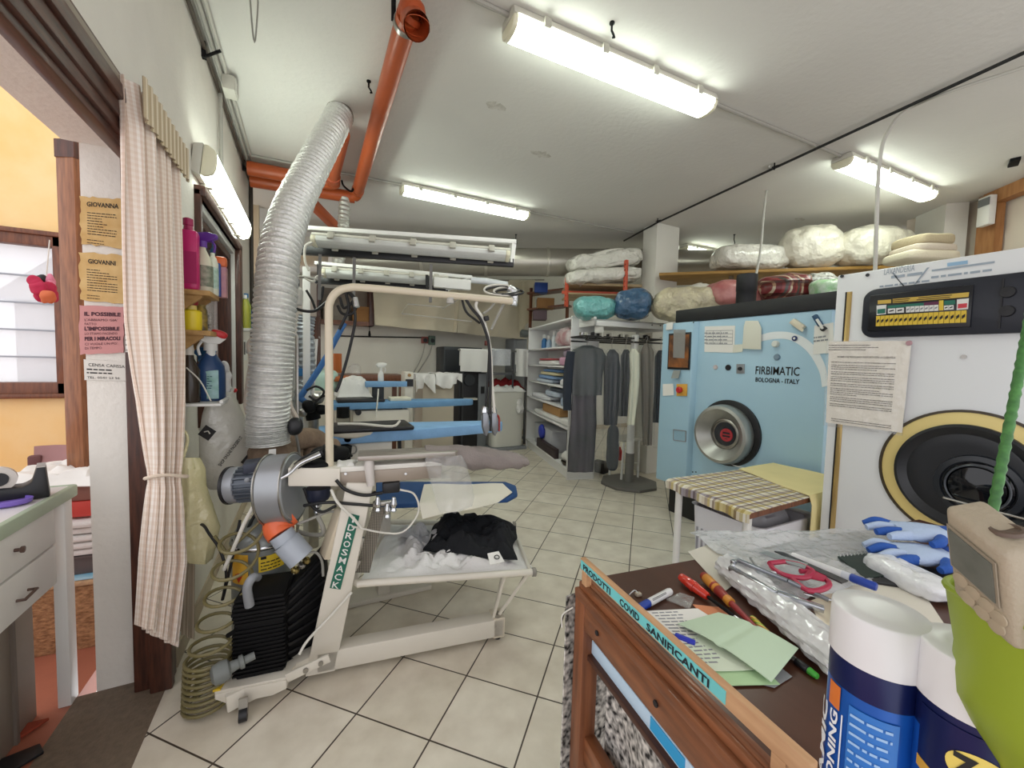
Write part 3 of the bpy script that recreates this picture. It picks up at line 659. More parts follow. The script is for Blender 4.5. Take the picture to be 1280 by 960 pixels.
p = place(274, 367, zs, 2.43); solo('blue_box', MB().cbox(p+V((0, 0, .08)), .014, .03, .16, 0, .003), mat('royal_blue_card', '#2d4f9b', .5), 'slim blue bottle between the cream bottle and the orange box', 'bottle')
p = place(279.5, 368, zs, 2.47); t = thing('detergent_box', 'orange and pink box at the end of the upper wall shelf', 'box', p)
MB().cbox(p+V((-.01, 0, .075)), .05, .045, .15, 0, .004).done('body', mat('pink_printed_card', '#cf9a98', .6, dark='#b98598', vscale=30), t); MB().cbox(p+V((-.01, 0, .175)), .052, .047, .05, 0, .012).done('top', mat('orange_plastic', '#e5703a', .45), t)
zs = 1.536
p = place(239.5, 404, zs, 2.30); t = thing('tub', 'yellow tub with red lid on the lower wall shelf', 'tub', p)
MB().lathe(p, (0, 0, 1), [(.036, 0), (.039, .01), (.039, .085), (.03, .092)], 24).done('body', mat('yellow_plastic', '#e2c926', .4), t)
MB().lathe(p+V((0, 0, .092)), (0, 0, 1), [(.02, 0), (.02, .022), (.026, .024), (.026, .05), (.015, .054)], 20).done('cap', mat('dark_red_plastic', '#8e1f27', .4), t)
MB().lathe(p+V((0, 0, .092)), (0, 0, 1), [(.0205, 0.001), (.0205, .02)], 20, cap=False).done('neck', mat('pale_yellow_plastic', '#d8c069', .4), t)
p = place(252, 408, zs, 2.38); t = thing('spray_can', 'small black and yellow can behind the yellow tub', 'can', p); MB().lathe(p, (0, 0, 1), [(.024, 0), (.024, .1), (.018, .112), (.018, .125), (0, .127)], 20).done('body', mat('black_yellow_can', '#2e2a22', .4, dark='#bfa24a', vscale=26), t)
p = place(260, 412, zs, 2.43); solo('carton', MB().cbox(p+V((0, 0, .045)), .026, .03, .09, .2, .003), mat('black_white_card', '#e0ddd4', .6, dark='#25231f', vscale=38), 'small black and white carton on the lower wall shelf', 'box')
zs = 1.208
p = place(237, 499, zs, 2.30); t = thing('dark_bottle', 'dark brown bottle with white cap on the wall tray', 'bottle', p)
MB().lathe(p, (0, 0, 1), [(.038, 0), (.041, .01), (.041, .15), (.02, .2), (.016, .24)], 24).done('body', mat('dark_brown_glass', '#3b3026', .25, var=.3, vscale=15), t); MB().lathe(p+V((0, 0, .24)), (0, 0, 1), [(.018, -.03), (.02, 0), (.013, .06), (.006, .09)], 18).done('cap', mat('off_white_plastic', '#cfcabf', .45), t)
MB().tube([p+V((.0, -.045, .16)), p+V((.05, -.05, .1)), p+V((.09, -.06, .01))], .003, 6, 5).done('straw', CABLEW, t)
p = place(264, 499, zs, 2.38); t = sprayer(p, .285, .061, mat('ink_blue_plastic', '#26446f', .4), WHITE, 'blue spray bottle with pale label and red topped trigger on the tray', None, (-.8, -.5), hs=1.25); MB().blob(p+V((.035, .0, .285*.86+.075)), (.034, .022, .018), .3, (.7, .7), 2, .002, 20, 20, 12, tilt=.35).done('trigger_top', mat('red_plastic', '#c2262c', .4), t)
f = V((1, -.35, 0)).normalized(); s = V((.35, 1, 0)).normalized()
lf = lambda u, v: p+f*u-s*(.0475*math.sqrt(max(0, 1-(u/.064)**2)))+V((0, 0, v))
m = MB().slab(lambda u, v: lf(-.050+.1*u*(1-.0*v), .012+.135*v-(.03*(1-u)**2)*v), 14, 6, -.0015); m.done('label', mat('aqua_label', '#a7c9cb', .5, dark='#7fae9f', vscale=25), t)
m = MB().text('', .01, lambda u, v: lf(u, v)); m.rows(lambda u, v: lf(-.02+u, v)-s*.003, .055, 6, .011, .004, 4, .115); m.done('print', mat('label_ink', '#34556a', .6), t)
MB().lathe(p+V((0, 0, .285*.86)), (0, 0, 1), [(.022, -.06), (.019, .0), (.017, .035)], 18).done('neck', WHITE, t)
p = place(284, 492, zs, 2.48); solo('rag', MB().blob(p+V((-.01, 0, .09)), (.03, .035, .10), .3, (.8, .8), 4, .015, 25, 24, 20, crease=.01), WHITEC, 'white rag standing beside the blue spray bottle', 'rag')
p = place(252, 470, zs, 2.44); sprayer(p, .22, .033, mat('pale_green_bottle', '#b9bf9d', .4), mat('blue_plastic', '#2f6ea8', .4), 'pale spray bottle with blue trigger behind the blue bottle', None, (1, -.4))
q = ay(291, 489, 2.5); solo('red_nozzle', MB().lathe(q, (.9, -.2, .5), [(.004, -.03), (.009, -.01), (.012, .012), (.006, .02)], 12).tube([q, q+V((-.04, .02, -.03)), V((XL+.01, 2.53, q.z-.06))], .004, 6), MATS['red_plastic'], 'small red nozzle sticking out beyond the wall tray', 'nozzle')
# switch plate, dark strip and hanging plastic bags
sw = thing('switch', 'grey switch plate on the left wall under the tray', 'switch', (XL, 2.28, 1.08))
MB().bx(XL, XL+.012, 2.24, 2.32, 1.03, 1.16, .003).done('plate', LAMPBODY, sw); MB().bx(XL+.012, XL+.016, 2.26, 2.30, 1.06, 1.13, .002).done('rocker', GREYM, sw)
bgp = [(490, 264, 290), (503, 258, 296), (520, 252, 306), (545, 250, 317), (570, 250, 324), (588, 250, 325), (602, 252, 318), (612, 262, 305)]
bc = ay(285, 612, 2.42); t = thing('plastic_bag', 'white carrier bag with black print hanging under the wall tray', 'bag', bc)
rings = []
for k, (yy, xa, xb) in enumerate(bgp):
    A = ay(xa, yy, 2.38); B = ay(xb, yy, 2.48); c = (A+B)/2; hw = (B-A)/2; dd = V((-hw.y, hw.x, 0)).normalized()*.05*(.35+.65*math.sin(PI*min(1, (k+.6)/7.6)))
    if k == len(bgp)-1: dd *= .4
    ring = []
    for j in range(40):
        th = 2*PI*j/40; q = c+hw*math.cos(th)+dd*math.sin(th); q += (q-c).normalized()*.012*noise.noise(q*16); ring.append(q)
    rings.append(ring)
MB().loft(rings).done('sack', film('bag_film_white', '#d9d6cc', .8, .3, 22, 1.0), t)
MB().tube([ay(262, 486, 2.36), ay(270, 500, 2.37), ay(284, 500, 2.42), ay(291, 486, 2.47)], .008, 8, 5).done('handle', MATS['bag_film_white'], t)
A, B = ay(276, 583, 2.33), ay(306, 543, 2.385); up = (ay(271, 578, 2.33)-A)
fm = plane_map(A, B-A, up, .004); LN = (B-A).length
m = MB().text('SHOP ONLINE PACKSERV.IT', .022, fm, 1, .001); sc_ = LN/(max((v.co-A).dot((B-A).normalized()) for v in m.bm.verts))
m.bm.free(); m = MB().text('SHOP ONLINE PACKSERV.IT', .020, lambda u, v: fm(u*sc_, v), 1, .0006); m.done('print', INK, t)
for (x, y) in ((259, 541), (312, 576)):
    q = ay(x, y, 2.325 if x < 300 else 2.39); u_ = (ay(x+9, y+3, 2.35)-ay(x, y, 2.35)); v_ = (ay(x+4, y-8, 2.35)-ay(x, y, 2.35)); u_.y = v_.y = 0
    MB().prism([q-u_-v_*.6, q+u_*.6-v_, q+u_+v_*.6, q-u_*.6+v_], (0, -.002, 0)).done('logo', INK, t)
    MB().tube([q-u_*.4+V((0, -.004, 0)), q+v_*.3+V((0, -.004, 0)), q+u_*.4+V((0, -.004, 0))], .003, 6).done('logo_mark', MATS['off_white_plastic'], t)
ybp = [(572, 224, 240), (585, 224, 248), (605, 225, 258), (630, 226, 266), (655, 227, 270), (680, 228, 270), (697, 230, 262), (704, 234, 254)]
bc = ay(248, 704, 2.2); t = thing('plastic_bag', 'translucent yellow bag hanging behind the curtain', 'bag', bc)
rings = []
for k, (yy, xa, xb) in enumerate(ybp):
    A = ay(xa, yy, 2.16); B = ay(xb, yy, 2.22); c = (A+B)/2; hw = (B-A)/2; dd = V((-hw.y, hw.x, 0)).normalized()*.045
    ring = []
    for j in range(36):
        th = 2*PI*j/36; q = c+hw*math.cos(th)+dd*math.sin(th); q += (q-c).normalized()*(.034*noise.noise(V((q.x*24, q.y*24, q.z*8)))+.012*abs(noise.noise(q*45))); ring.append(q)
    rings.append(ring)
MB().loft(rings).done('sack', film('bag_film_yellow', '#e9dfae', .72, .25, 25, 1.0), t)
MB().tube([ay(228, 576, 2.17), ay(234, 545, 2.2), V((XL+.005, 2.24, 1.14))], .006, 8, 5).done('handle', MATS['bag_film_yellow'], t)
# meter and bottles at the far end of the left wall
t = thing('bottle_shelf', 'small wall shelf holding liquid bottles beyond the window', 'shelf', (XL, 4.3, 1.58)); zz = 1.60
q = ax(304, 409, -.49); MB().bx(XL, -.44, 4.12, 4.42, q.z-.02, q.z).done('board', WHITE, t); zz = q.z
for k, (yy, r, hgt, bm_, cm_, lab) in enumerate(((4.16, .032, .28, mat('yellow_liquid_bottle', '#a8a840', .25), WHITE, 'bottle of yellow liquid nearest on the small far shelf'), (4.24, .036, .30, mat('olive_liquid_bottle', '#8d9a3f', .25), mat('blue_plastic', '#2f6ea8', .4), 'olive bottle with blue cap on the small far shelf'), (4.34, .034, .24, mat('deep_blue_bottle', '#2e4d86', .3), WHITE, 'deep blue bottle at the end of the small far shelf'))):
    p = V((-.495, yy, zz)); t = thing('bottle', lab, 'bottle', p)
    MB().lathe(p, (0, 0, 1), [(r*.9, 0), (r, .01), (r, hgt*.68), (r*.45, hgt*.86), (r*.4, hgt*.9)], 20).done('body', bm_, t); MB().lathe(p+V((0, 0, hgt*.9)), (0, 0, 1), [(r*.5, 0), (r*.5, hgt*.12), (0, hgt*.125)], 16).done('cap', cm_, t)
t = thing('heating_switch', 'white wall controller with dark display beyond the window', 'thermostat', (XL, 4.2, 1.42))
MB().bx(XL, XL+.05, 4.1, 4.32, 1.38, 1.56, .008).done('case', WHITE, t); MB().bx(XL+.05, XL+.053, 4.11, 4.18, 1.43, 1.54).done('display', BLACKP, t); MB().cyl((XL+.05, 4.26, 1.46), (XL+.058, 4.26, 1.46), .02, 14).done('dial', GREYM, t)

# red mat corner on the threshold under the desk
c_ = [az(-40, 925, .006), az(62, 900, .006), az(40, 915, .006), az(-40, 965, .006)]
solo('floor_cloth', MB().prism(c_, (0, 0, .012), .003), mat('rust_red_cloth', '#8e3a22', .9), 'rust red cloth on the threshold under the white desk', 'cloth')
c_ = [az(-40, 968, .004), az(50, 932, .004), az(55, 942, .004), az(-40, 1000, .004)]
solo('dark_strap', MB().prism(c_, (0, 0, .010), .002), BLACKP, 'black strap lying beside the rust red cloth', 'strap')
# ================================================================== the spotting press with its pump, and overhead ducts
PT = R_(-8); PA = V((math.cos(PT), math.sin(PT), 0)); PB = V((-math.sin(PT), math.cos(PT), 0)); PO = V((.137, 1.873, 0))
def pp(x, y, off=0):
    d = ray(x, y); return CAMP+d*((PO+PB*off-CAMP).dot(PB)/d.dot(PB))
# ---- press: column, foot beam, head beam, sleeve form, overhead pipe
pr_ = thing('spotting_press', 'cream spotting press with slanted column and green sign plate', 'press', PO)
c = [pp(433, 604), pp(467, 604), pp(419, 842), pp(381, 845)]
c[2].z = c[3].z = .03
MB().prism([c[0], c[1], c[2], c[3]], PB*.09, .006).done('column', CREAM, pr_)
lft = [pp(425, 640, .01), pp(440, 640, .01), pp(420, 700, .01), pp(405, 700, .01)]
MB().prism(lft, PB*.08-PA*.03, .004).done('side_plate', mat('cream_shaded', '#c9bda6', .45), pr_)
f0, f1 = pp(395, 822), pp(630, 781); f0.z = f1.z = .085
MB().obox(f0-V((0, 0, .05)), f1-f0, PB*.08, (0, 0, .092), .006).done('foot_beam', CREAM, pr_)
g0 = V((-.30, 1.86, .06)); MB().bar(g0, f0+PB*.05, .07, .07, (0, 0, 1), .005).done('foot_beam', CREAM, pr_)
MB().obox(f1-PA*.055-V((0, 0, .056)), PA*.06, PB*.09, (0, 0, .104), .004).done('beam_end', mat('cream_end', '#cfc5b2', .4), pr_)
for q in (f1-PA*.02+PB*.045,): MB().lathe(V((q.x, q.y, 0)), (0, 0, 1), [(.016, 0), (.018, .004), (.016, .03), (.008, .032), (.008, .05)], 16).done('rubber_foot', BLACKP, pr_)
# sign plate with stacked letters
s = [pp(437, 642, -.004), pp(449.5, 645, -.004), pp(425.5, 737, -.004), pp(412, 735, -.004)]
sg = MB().prism(s, PB*.004).done('sign_plate', mat('green_plate', '#0f6450', .4), pr_)
uu = (s[1]-s[0]); vv = s[0]-s[3]; m = MB()
for k, chh in enumerate('IDROSMACK'):
    v0 = 1-(k+.93)/9.05; o = s[3]+vv*v0+uu*.18
    wch = MB(); wch.text(chh, 1, lambda u, v: V((u, v, 0)), 1, .012); xs = [v.co.x for v in wch.bm.verts]; x0_, x1_ = min(xs), max(xs); wch.bm.free()
    sx = .66/max(x1_-x0_, .45); x0_ -= (max(x1_-x0_, .45)-(x1_-x0_))/2
    m.text(chh, 1, lambda u, v: o+uu*((u-x0_)*sx)+vv*(v/.73*.085)-PB*.0015, 1, .012)
m.done('lettering', WHITE, sg)
# head beam
h0, h1 = pp(360, 608), pp(425, 608); hz = pp(360, 585).z-h0.z
MB().obox(h0, h1-h0, PB*.14, (0, 0, hz), .004).done('head_box', CREAM, pr_)
b0 = pp(425, 607, .012); b1 = pp(552, 596, .012); b1.z = b0.z+.005
hb = MB().obox(b0, b1-b0, PB*.11, (0, 0, .058), .002).done('head_beam', mat('taupe_metal', '#9d9184', .4, .3), pr_)
for x in (432, 507): q = pp(x, 592, .010); MB().cyl(q, q-PB*.004, .006, 10).done('rivet', CHROME, hb)
MB().obox(b0+V((0, 0, .058)), b1-b0, PB*.12, (0, 0, .022), .003).done('top_plate', mat('white_plate', '#e3e0d8', .4), pr_)
q = pp(462, 590, -.01)
MB().tube([q+V((0, .02, .05)), q+V((0, 0, .0)), q+V((.006, -.005, -.06))], [.022, .02, .017], 14, 4).done('drain_elbow', mat('pale_grey_plastic', '#c9c3bd', .4), pr_)
MB().bar(q+V((0, .03, 0)), q+V((0, .03, .06)), .03, .05, (0, 1, 0), .003).done('plate_bracket', STEEL, pr_)
t0, t1 = pp(447, 577, -.02), pp(575, 574, -.02); t1.z = t0.z
n1 = 14
pl = [t0, t1-PA*.02]+[t1-PA*.02+PA*.02*math.sin(a*PI/12)+PB*(.03-.03*math.cos(a*PI/12)) for a in range(0, 13)]
pl = [t0, t1-PA*.03]+[t1-PA*.03+PA*.03*math.sin(a*PI/12)+PB*(.065-.065*math.cos(a*PI/12)) for a in range(1, 12)]+[t1-PA*.03+PB*.13, t0+PB*.13]
MB().prism(pl, (0, 0, .022), .003).done('spotting_plate', mat('grey_plate', '#a29b93', .3, .5), pr_)
# padded sleeve form
sl = mat('taupe_fabric', '#8d8480', .9, var=.14, vscale=10, bump=.3, bscale=120); rings = []
secs = [(532, 559, 577), (560, 557, 580), (590, 557, 586), (620, 562, 587), (645, 567, 585), (656, 570, 583), (659, 573, 580)]
for k, (x, ya, yb) in enumerate(secs):
    A, B = pp(x, ya, .06), pp(x, yb, .06); c = (A+B)/2; hh = (A.z-B.z)/2; dd = .065*(1-.45*k/6)
    rings.append([c+V((0, 0, hh*math.cos(2*PI*j/32)))+PB*dd*math.sin(2*PI*j/32)+(V((0, 0, .004))*math.sin(k*2.2+j*.8)) for j in range(32)])
# denser rings with wrinkles
R2 = []
for k in range(len(rings)-1):
    for s_ in range(5):
        t_ = s_/5; R2.append([lerp(a_, b_, t_)+V((0, 0, 1))*.005*math.sin((k*5+s_)*1.1+j*.35)*(1 if k < 5 else .3) for j, (a_, b_) in enumerate(zip(rings[k], rings[k+1]))])
R2.append(rings[-1]); MB().loft(R2).done('sleeve_form', sl, pr_)
# overhead pipe
oz = .05
pth = [pp(412, 590, oz), pp(411.5, 480, oz), pp(411, 395, oz), pp(412.5, 378, oz), pp(420, 366, oz), pp(434, 360, oz), pp(460, 360, oz), pp(560, 369, oz), pp(640, 376.5, oz)]
MB().tube(pth, .0168, 16, 5).done('overhead_pipe', BEIGEP, pr_)
MB().cyl(pp(412, 588, oz), pp(412, 582, oz), .028, 20).done('pipe_collar', CREAM, pr_)
# steam gun rest, black iron pads on the head box
hp = thing('steam_gun', 'black handled steam gun lying on the press head', 'steam gun', pp(395, 575, .05))
MB().tube([pp(352, 598, -.03), pp(362, 592, -.03), pp(374, 580, -.0), pp(400, 568, .03)], [.006, .007, .012, .015], 10, 4).done('nozzle', CHROME, hp)
MB().tube([pp(370, 583, .0), pp(382, 575, .02), pp(402, 565, .05)], [.015, .019, .017], 12, 4).done('grip', BLACKP, hp)
MB().tube([pp(400, 566, .05), pp(408, 556, .10), pp(425, 560, .16), pp(440, 570, .2)], .006, 8, 6).done('hose', CABLEB, hp)
solo('foot_pad', MB().blob(pp(392, 583, .05)+V((0, 0, .004)), (.062, .045, .018), 0, (.7, .8), 2, .004, 20, 28, 14), BLACKM, 'flat oval black iron rest on the cream press head', 'iron rest')
solo('iron', MB().blob(pp(412, 568, .16), (.085, .05, .038), -.1, (.7, .8), 7, .006, 18, 28, 16), BLACKM, 'black iron lying behind the overhead pipe', 'iron')
solo('rag', MB().heap([pp(418, 588, .02), pp(445, 588, .02), pp(449, 578, .13), pp(420, 578, .13)], pp(430, 586).z-.005, .035, 3, 18, .5, 16), WHITEC, 'white rag on the press head beside the grey plate', 'rag')
# clear film bag hanging from the sleeve form
rings = []
for k, (yy, xa, xb) in enumerate(((569, 531, 577), (580, 532, 583), (600, 537, 589), (620, 543, 593), (632, 546, 590), (640, 550, 573))):
    A, B = pp(xa, yy, -.012), pp(xb, yy, -.012); c = (A+B)/2; rings.append([c+(B-A)/2*math.cos(2*PI*j/40)+PB*(.012*math.sin(2*PI*j/40)+.006*math.sin(j*1.3+k)) for j in range(40)])
solo('film_bag', MB().loft(rings), FILM, 'clear plastic film bag hanging from the taupe sleeve form', 'plastic bag')
# cables and valve under the head
vb = thing('valve_block', 'black plug and steel valve block hanging under the press head', 'valve', pp(487, 620, .03))
MB().obox(pp(478, 618, 0), pp(500, 616, 0)-pp(478, 618, 0), PB*.05, (0, 0, .05), .008).done('plug', BLACKP, vb)
for k, (x, y0, y1) in enumerate(((472, 622, 640), (484, 622, 648), (492, 618, 640))): MB().lathe(pp(x, y1, .02), (0, 0, 1), [(.008, 0), (.014, .008), (.009, .02), (.015, .03), (.015, .04), (.008, .07)], 12).done('fitting', CHROME, vb)
MB().obox(pp(466, 634, .03), PA*.09, PB*.03, (0, 0, .02), .004).done('manifold', STEEL, vb)
MB().tube([pp(478, 616, 0), pp(455, 619, -.02), pp(432, 612, -.01), pp(420, 600, .0)], .0075, 8, 6).done('cord', CABLEB, vb)
MB().tube([pp(466, 632, 0), pp(440, 630, -.01), pp(410, 628, .0), pp(380, 632, .04)], .007, 8, 6).done('hose', CABLEB, vb)
MB().tube([pp(500, 612, 0), pp(518, 618, 0), pp(523, 640, .0), pp(505, 664, 0), pp(480, 666, 0), pp(440, 658, -.02)], .0045, 8, 6).done('hose', CABLEW, vb)
solo('cable', MB().tube([pp(414, 612, -.01), pp(422, 628, -.03), pp(440, 646, -.03), pp(452, 660, -.03)], .006, 8, 6), CABLEW, 'white cable crossing the top of the green sign plate', 'cable')
solo('cable', MB().tube([pp(440, 740, -.012), pp(415, 768, -.03), pp(385, 800, -.06), pp(374, 818, -.08)], .006, 8, 5), CABLEW, 'white cable from the press column down over the black pump', 'cable')
mot = thing('control_motor', 'dark blue motor pot under the cream press head', 'motor', pp(398, 625, .1))
MB().lathe(pp(398, 612, .08), (0, 0, -1), [(.05, -.01), (.05, .03), (.042, .045), (.02, .05)], 24).done('body', mat('navy_metal', '#20263a', .4, .2), mot)
MB().lathe(pp(397, 630, .08), (0, 0, -1), [(.012, 0), (.018, .01), (.01, .02), (.018, .035), (.008, .05)], 12).done('fitting', CHROME, mot)
MB().tube([pp(397, 645, .08), pp(404, 660, .08), pp(402, 668, .1), pp(385, 668, .14), pp(372, 664, .16)], .010, 8, 5).done('pipe', CABLEG, mot)
for k, (pts, m_, lab) in enumerate(((((380, 610), (388, 630), (402, 640), (420, 632)), CABLEB, 'black cable looped under the dark blue motor pot'), (((418, 600), (440, 618), (455, 622), (470, 615)), CABLEB, 'black cable along the underside of the taupe beam'), (((372, 655), (390, 648), (410, 640), (422, 640)), CABLEG, 'grey hose between the blower and the press column'))):
    solo('cable', MB().tube([pp(x, y, .06+.01*k) for x, y in pts], .0065, 8, 5), m_, lab, 'cable')

# ---- tray of clothes
TZ = .4
tq = {n_: az(x, y, TZ) for n_, (x, y) in dict(nl=(440, 730), nr=(668, 715), fr=(643, 656), fl=(484, 652)).items()}
ty = thing('garment_tray', 'cream tube framed tray beside the press holding laundry', 'tray', (.65, 2.05, 0))
nl, nr, fr_, fl_ = tq['nl'], tq['nr'], tq['fr'], tq['fl']
MB().tube([nr, lerp(nl, nr, .12), lerp(nl, nr, .04), lerp(nl, fl_, .06), lerp(nl, fl_, .2), fl_], .0165, 12, 5).done('frame_tube', CREAM, ty)
MB().tube([fl_, fr_], .0165, 12).done('frame_tube', CREAM, ty)
for q, dd in ((nr, (nr-nl).normalized()), (fr_, (fr_-fl_).normalized())):
    MB().lathe(q, dd, [(.02, -.012), (.021, -.01), (.021, .006), (.008, .012)], 16).done('end_cap', mat('grey_cap', '#8a857c', .5), ty)
MB().tube([nr-(nr-nl)*.02, fr_-(fr_-fl_)*.02], .010, 10).done('cross_tube', CREAM, ty)
fb = f1-PA*.03+PB*.02+V((0, 0, .045))
MB().tube([nr-(nr-nl)*.03, fb], .009, 10).done('leg', CREAM, ty); MB().tube([lerp(nl, nr, .83), fb-PA*.02], .008, 10).done('leg', CREAM, ty)
MB().tube([fr_-(fr_-fl_)*.03, fr_-(fr_-fl_)*.03-V((0, 0, .1)), fb+PB*.05], .009, 10).done('leg', CREAM, ty)
MB().lathe(fb-V((0, 0, .03)), (0, 0, 1), [(.018, 0), (.018, .05)], 12).done('leg_socket', STEEL, ty)
MB().slab(lambda u, v: quad([nl, nr, fr_, fl_], .03+.94*u, .03+.94*v)-V((0, 0, .03*math.sin(PI*u)*math.sin(PI*v)+.008)), 16, 12, .004).done('bed', WHITEC, ty)
mq = [az(444, 716, TZ+.02), az(462, 716, TZ+.02), pp(482, 634, .06), pp(466, 634, .06)]
MB().prism(mq, PB*.006).done('mesh_guard', stripes('wire_mesh_grey', ['#7d776d', '#a59d90'], 130, 2, .5, ['#ffffff', '#9a9a98'], 130, 0), ty)
for k, (x0, y0, x1, y1) in enumerate(((448, 690, 454, 672), (444, 712, 450, 700))): MB().bar(pp(x0, y0, .03), pp(x1, y1, .03), .02, .012).done('hinge', STEEL, ty)
q4 = [quad([nl, nr, fr_, fl_], u, v) for u, v in ((.05, .06), (.97, .05), (.96, .75), (.08, .92))]
solo('white_laundry', MB().heap(q4, TZ-.012, .10, 4, 13, .6, 50, .004, creasefr=20), mat('soft_white_cloth', '#e8e6e4', .9, bump=.3, bscale=70), 'crumpled white laundry spread in the cream tray', 'laundry')
dk_ = [quad([nl, nr, fr_, fl_], u, v) for u, v in ((.34, .34), (.90, .10), (.99, .80), (.42, 1.02))]
gt = solo('navy_garment', MB().heap(dk_, TZ+.03, .13, 8, 9, .45, 44, .006, edge=.14), mat('navy_black_cloth', '#16181d', .9, var=.3, vscale=20, bump=.4, bscale=60), 'crumpled black garment lying on the white laundry in the tray', 'garment')
a_, b_ = az(616, 694, TZ+.12), az(630, 700, TZ+.12)
q = az(619, 697, TZ+.105); lab_ = MB().slab(lambda u, v: q+V((.055*(u-.5)*(1-.3*v), .0, 0))+V((.02*(u-.5), .05*(v-.5), .03*(v-.5))), 6, 6, .003); lb_ = lab_.done('care_label', PAPER, gt)
MB().tube([q+V((.012*math.cos(a*PI/6)+.006, -.006+.009*math.sin(a*PI/6), .004+.005*math.sin(a*PI/6))) for a in range(12)], .0022, 6, closed=True).done('label_mark', INK, lb_)

# ---- blower with finned motor and elbow
bw = thing('blower', 'grey blower with finned motor and orange elbow outlet', 'blower', ay(345, 610, 2.05))
sc = ay(354, 606, 2.04); axd = (ay(330, 604, 2.05)-ay(286, 608, 2.10)).normalized()
# scroll housing
bd = basis(axd); n_ = 40
def scr(r, h): return [sc+axd*h+(bd[1]*math.cos(2*PI*k/n_)+bd[2]*math.sin(2*PI*k/n_))*r*(1+.12*math.sin(2*PI*k/n_+2.2)) for k in range(n_)]
MB().loft([scr(.09, -.055), scr(.142, -.052), scr(.150, -.044), scr(.150, .05), scr(.142, .058), scr(.09, .06)]).done('scroll_housing', mat('silver_paint', '#a3a6aa', .38, .5, var=.1, vscale=6), bw)
for h in (-.05, .052): MB().tube(scr(.152, h), .004, 6, closed=True).done('seam', STEEL, bw)
mc0 = ay(284, 607, 2.09); mr = pxw(22, mc0); mc1 = sc-axd*.05
L_ = (mc1-mc0).length
MB().lathe(mc0, axd, [(mr*.55, -.004), (mr*.92, 0), (mr*1.02, .012), (mr*1.02, L_*.32), (mr*.97, L_*.34)], 30).done('fan_cover', mat('grey_cover', '#9a9da3', .4, .4), bw); MB().lathe(mc0, axd, [(mr*1.0, .004), (mr*1.06, .006), (mr*1.06, .018), (mr*1.0, .020)], 30).done('fan_ring', BLACKP, bw)
m = MB(); m.lathe(mc0, axd, [(mr*.86, L_*.33), (mr*.86, L_)], 30)
for k in range(22):
    a = 2*PI*k/22; rd = bd[1]*math.cos(a)+bd[2]*math.sin(a); m.bar(mc0+axd*L_*.34+rd*mr*.93, mc0+axd*L_*.98+rd*mr*.93, .006, mr*.2, rd)
m.done('finned_body', mat('motor_grey', '#5f656e', .45, .4), bw)
MB().obox(ay(303, 594, 2.0), ay(332, 590, 2.0)-ay(303, 594, 2.0), V((0, .10, 0)), (0, 0, .045), .006).done('terminal_box', mat('blue_black', '#2b3040', .5), bw)
MB().obox(ay(320, 582.5, 2.0)+V((0, .01, .005)), PA*.045, PB*.035, (0, 0, .003)).done('rating_label', mat('pale_gold_label', '#c9b982', .5), bw)
for x in (309, 317, 326): q = ay(x, 600, 1.985); MB().lathe(q, (0, -1, 0), [(.008, 0), (.011, .004), (.004, .008)], 10).done('bolt', GREYM, bw)
el = [ay(362, 640, 2.0), ay(352, 648, 1.99), ay(347, 658, 1.98), ay(352, 668, 1.96)]
MB().tube(el, [.060, .06, .058, .056], 22, 4).done('elbow', mat('bright_orange_pvc', '#e0683d', .35), bw)
p0, p1, p2 = ay(351, 667, 1.955), ay(358, 677, 1.945), ay(377, 698, 1.92)
MB().tube([p0, p1], .049, 24).done('outlet_pipe', mat('grey_pvc', '#a9b0ba', .3), bw)
m = MB(); m.tube([p1, p2], .056, 24, cap=False); m.tube([p2, p1], .052, 24, cap=False); m.tube([p1, p1+(p2-p1)*.02], .059, 24); m.done('outlet_socket', MATS['grey_pvc'], bw)
solo('cable', MB().tube([ay(330, 600, 1.97), ay(318, 630, 1.96), ay(305, 655, 1.98), ay(290, 690, 2.0), ay(280, 712, 2.02)], .008, 8, 6), CABLEW, 'white cable hanging down in front of the blower motor', 'cable')
solo('cable', MB().tube([ay(338, 612, 2.12), ay(315, 650, 2.12), ay(306, 668, 2.12), ay(290, 676, 2.12)], .007, 8, 5), CABLEB, 'black cable behind the grey canister lid', 'cable')
solo('hanging_card', MB().prism([ay(336, 562, 2.2), ay(345, 561, 2.2), ay(345, 573, 2.2), ay(335, 574, 2.2)], (0, .003, 0)), PAPER, 'small white card stuck behind the blower top', 'card')

# ---- grey canister with yellow labels
cc = ay(327, 735, 2.17); cc = V((ay(328, 700, 2.17).x, 2.17, 0)); rr = .122; t = thing('canister', 'grey canister with yellow warning labels behind the black pump', 'canister', cc)
zl = ay(328, 682, 2.05).z
MB().lathe(cc, (0, 0, 1), [(rr*.9, .02), (rr, .05), (rr, zl-.02)], 40).done('tank', mat('canister_grey', '#858a88', .3, .25, var=.08), t)
MB().lathe(cc+V((0, 0, zl)), (0, 0, 1), [(rr*1.03, -.02), (rr*1.04, 0), (rr*.98, .022), (rr*.8, .055), (rr*.45, .078), (0, .085)], 40).done('lid', mat('lid_grey', '#8d918f', .28, .3), t)
MB().lathe(cc+V((0, 0, zl-.022)), (0, 0, 1), [(rr*1.045, 0), (rr*1.06, .004), (rr*1.06, .012), (rr*1.045, .016)], 40).done('clamp_ring', CHROME, t)
def wrap(c, r, a0, a1, z0, z1): return lambda u, v: c+V((math.cos(a0+(a1-a0)*u)*r, math.sin(a0+(a1-a0)*u)*r, z0+(z1-z0)*v))
an = math.atan2(-cc.y, -cc.x)
l1 = MB().slab(wrap(cc, rr+.001, an-1.15, an-.45, zl-.17, zl-.035), 12, 2, -.0015).done('warning_label', mat('amber_label', '#dca22c', .5, dark='#e3b445', vscale=30), t)
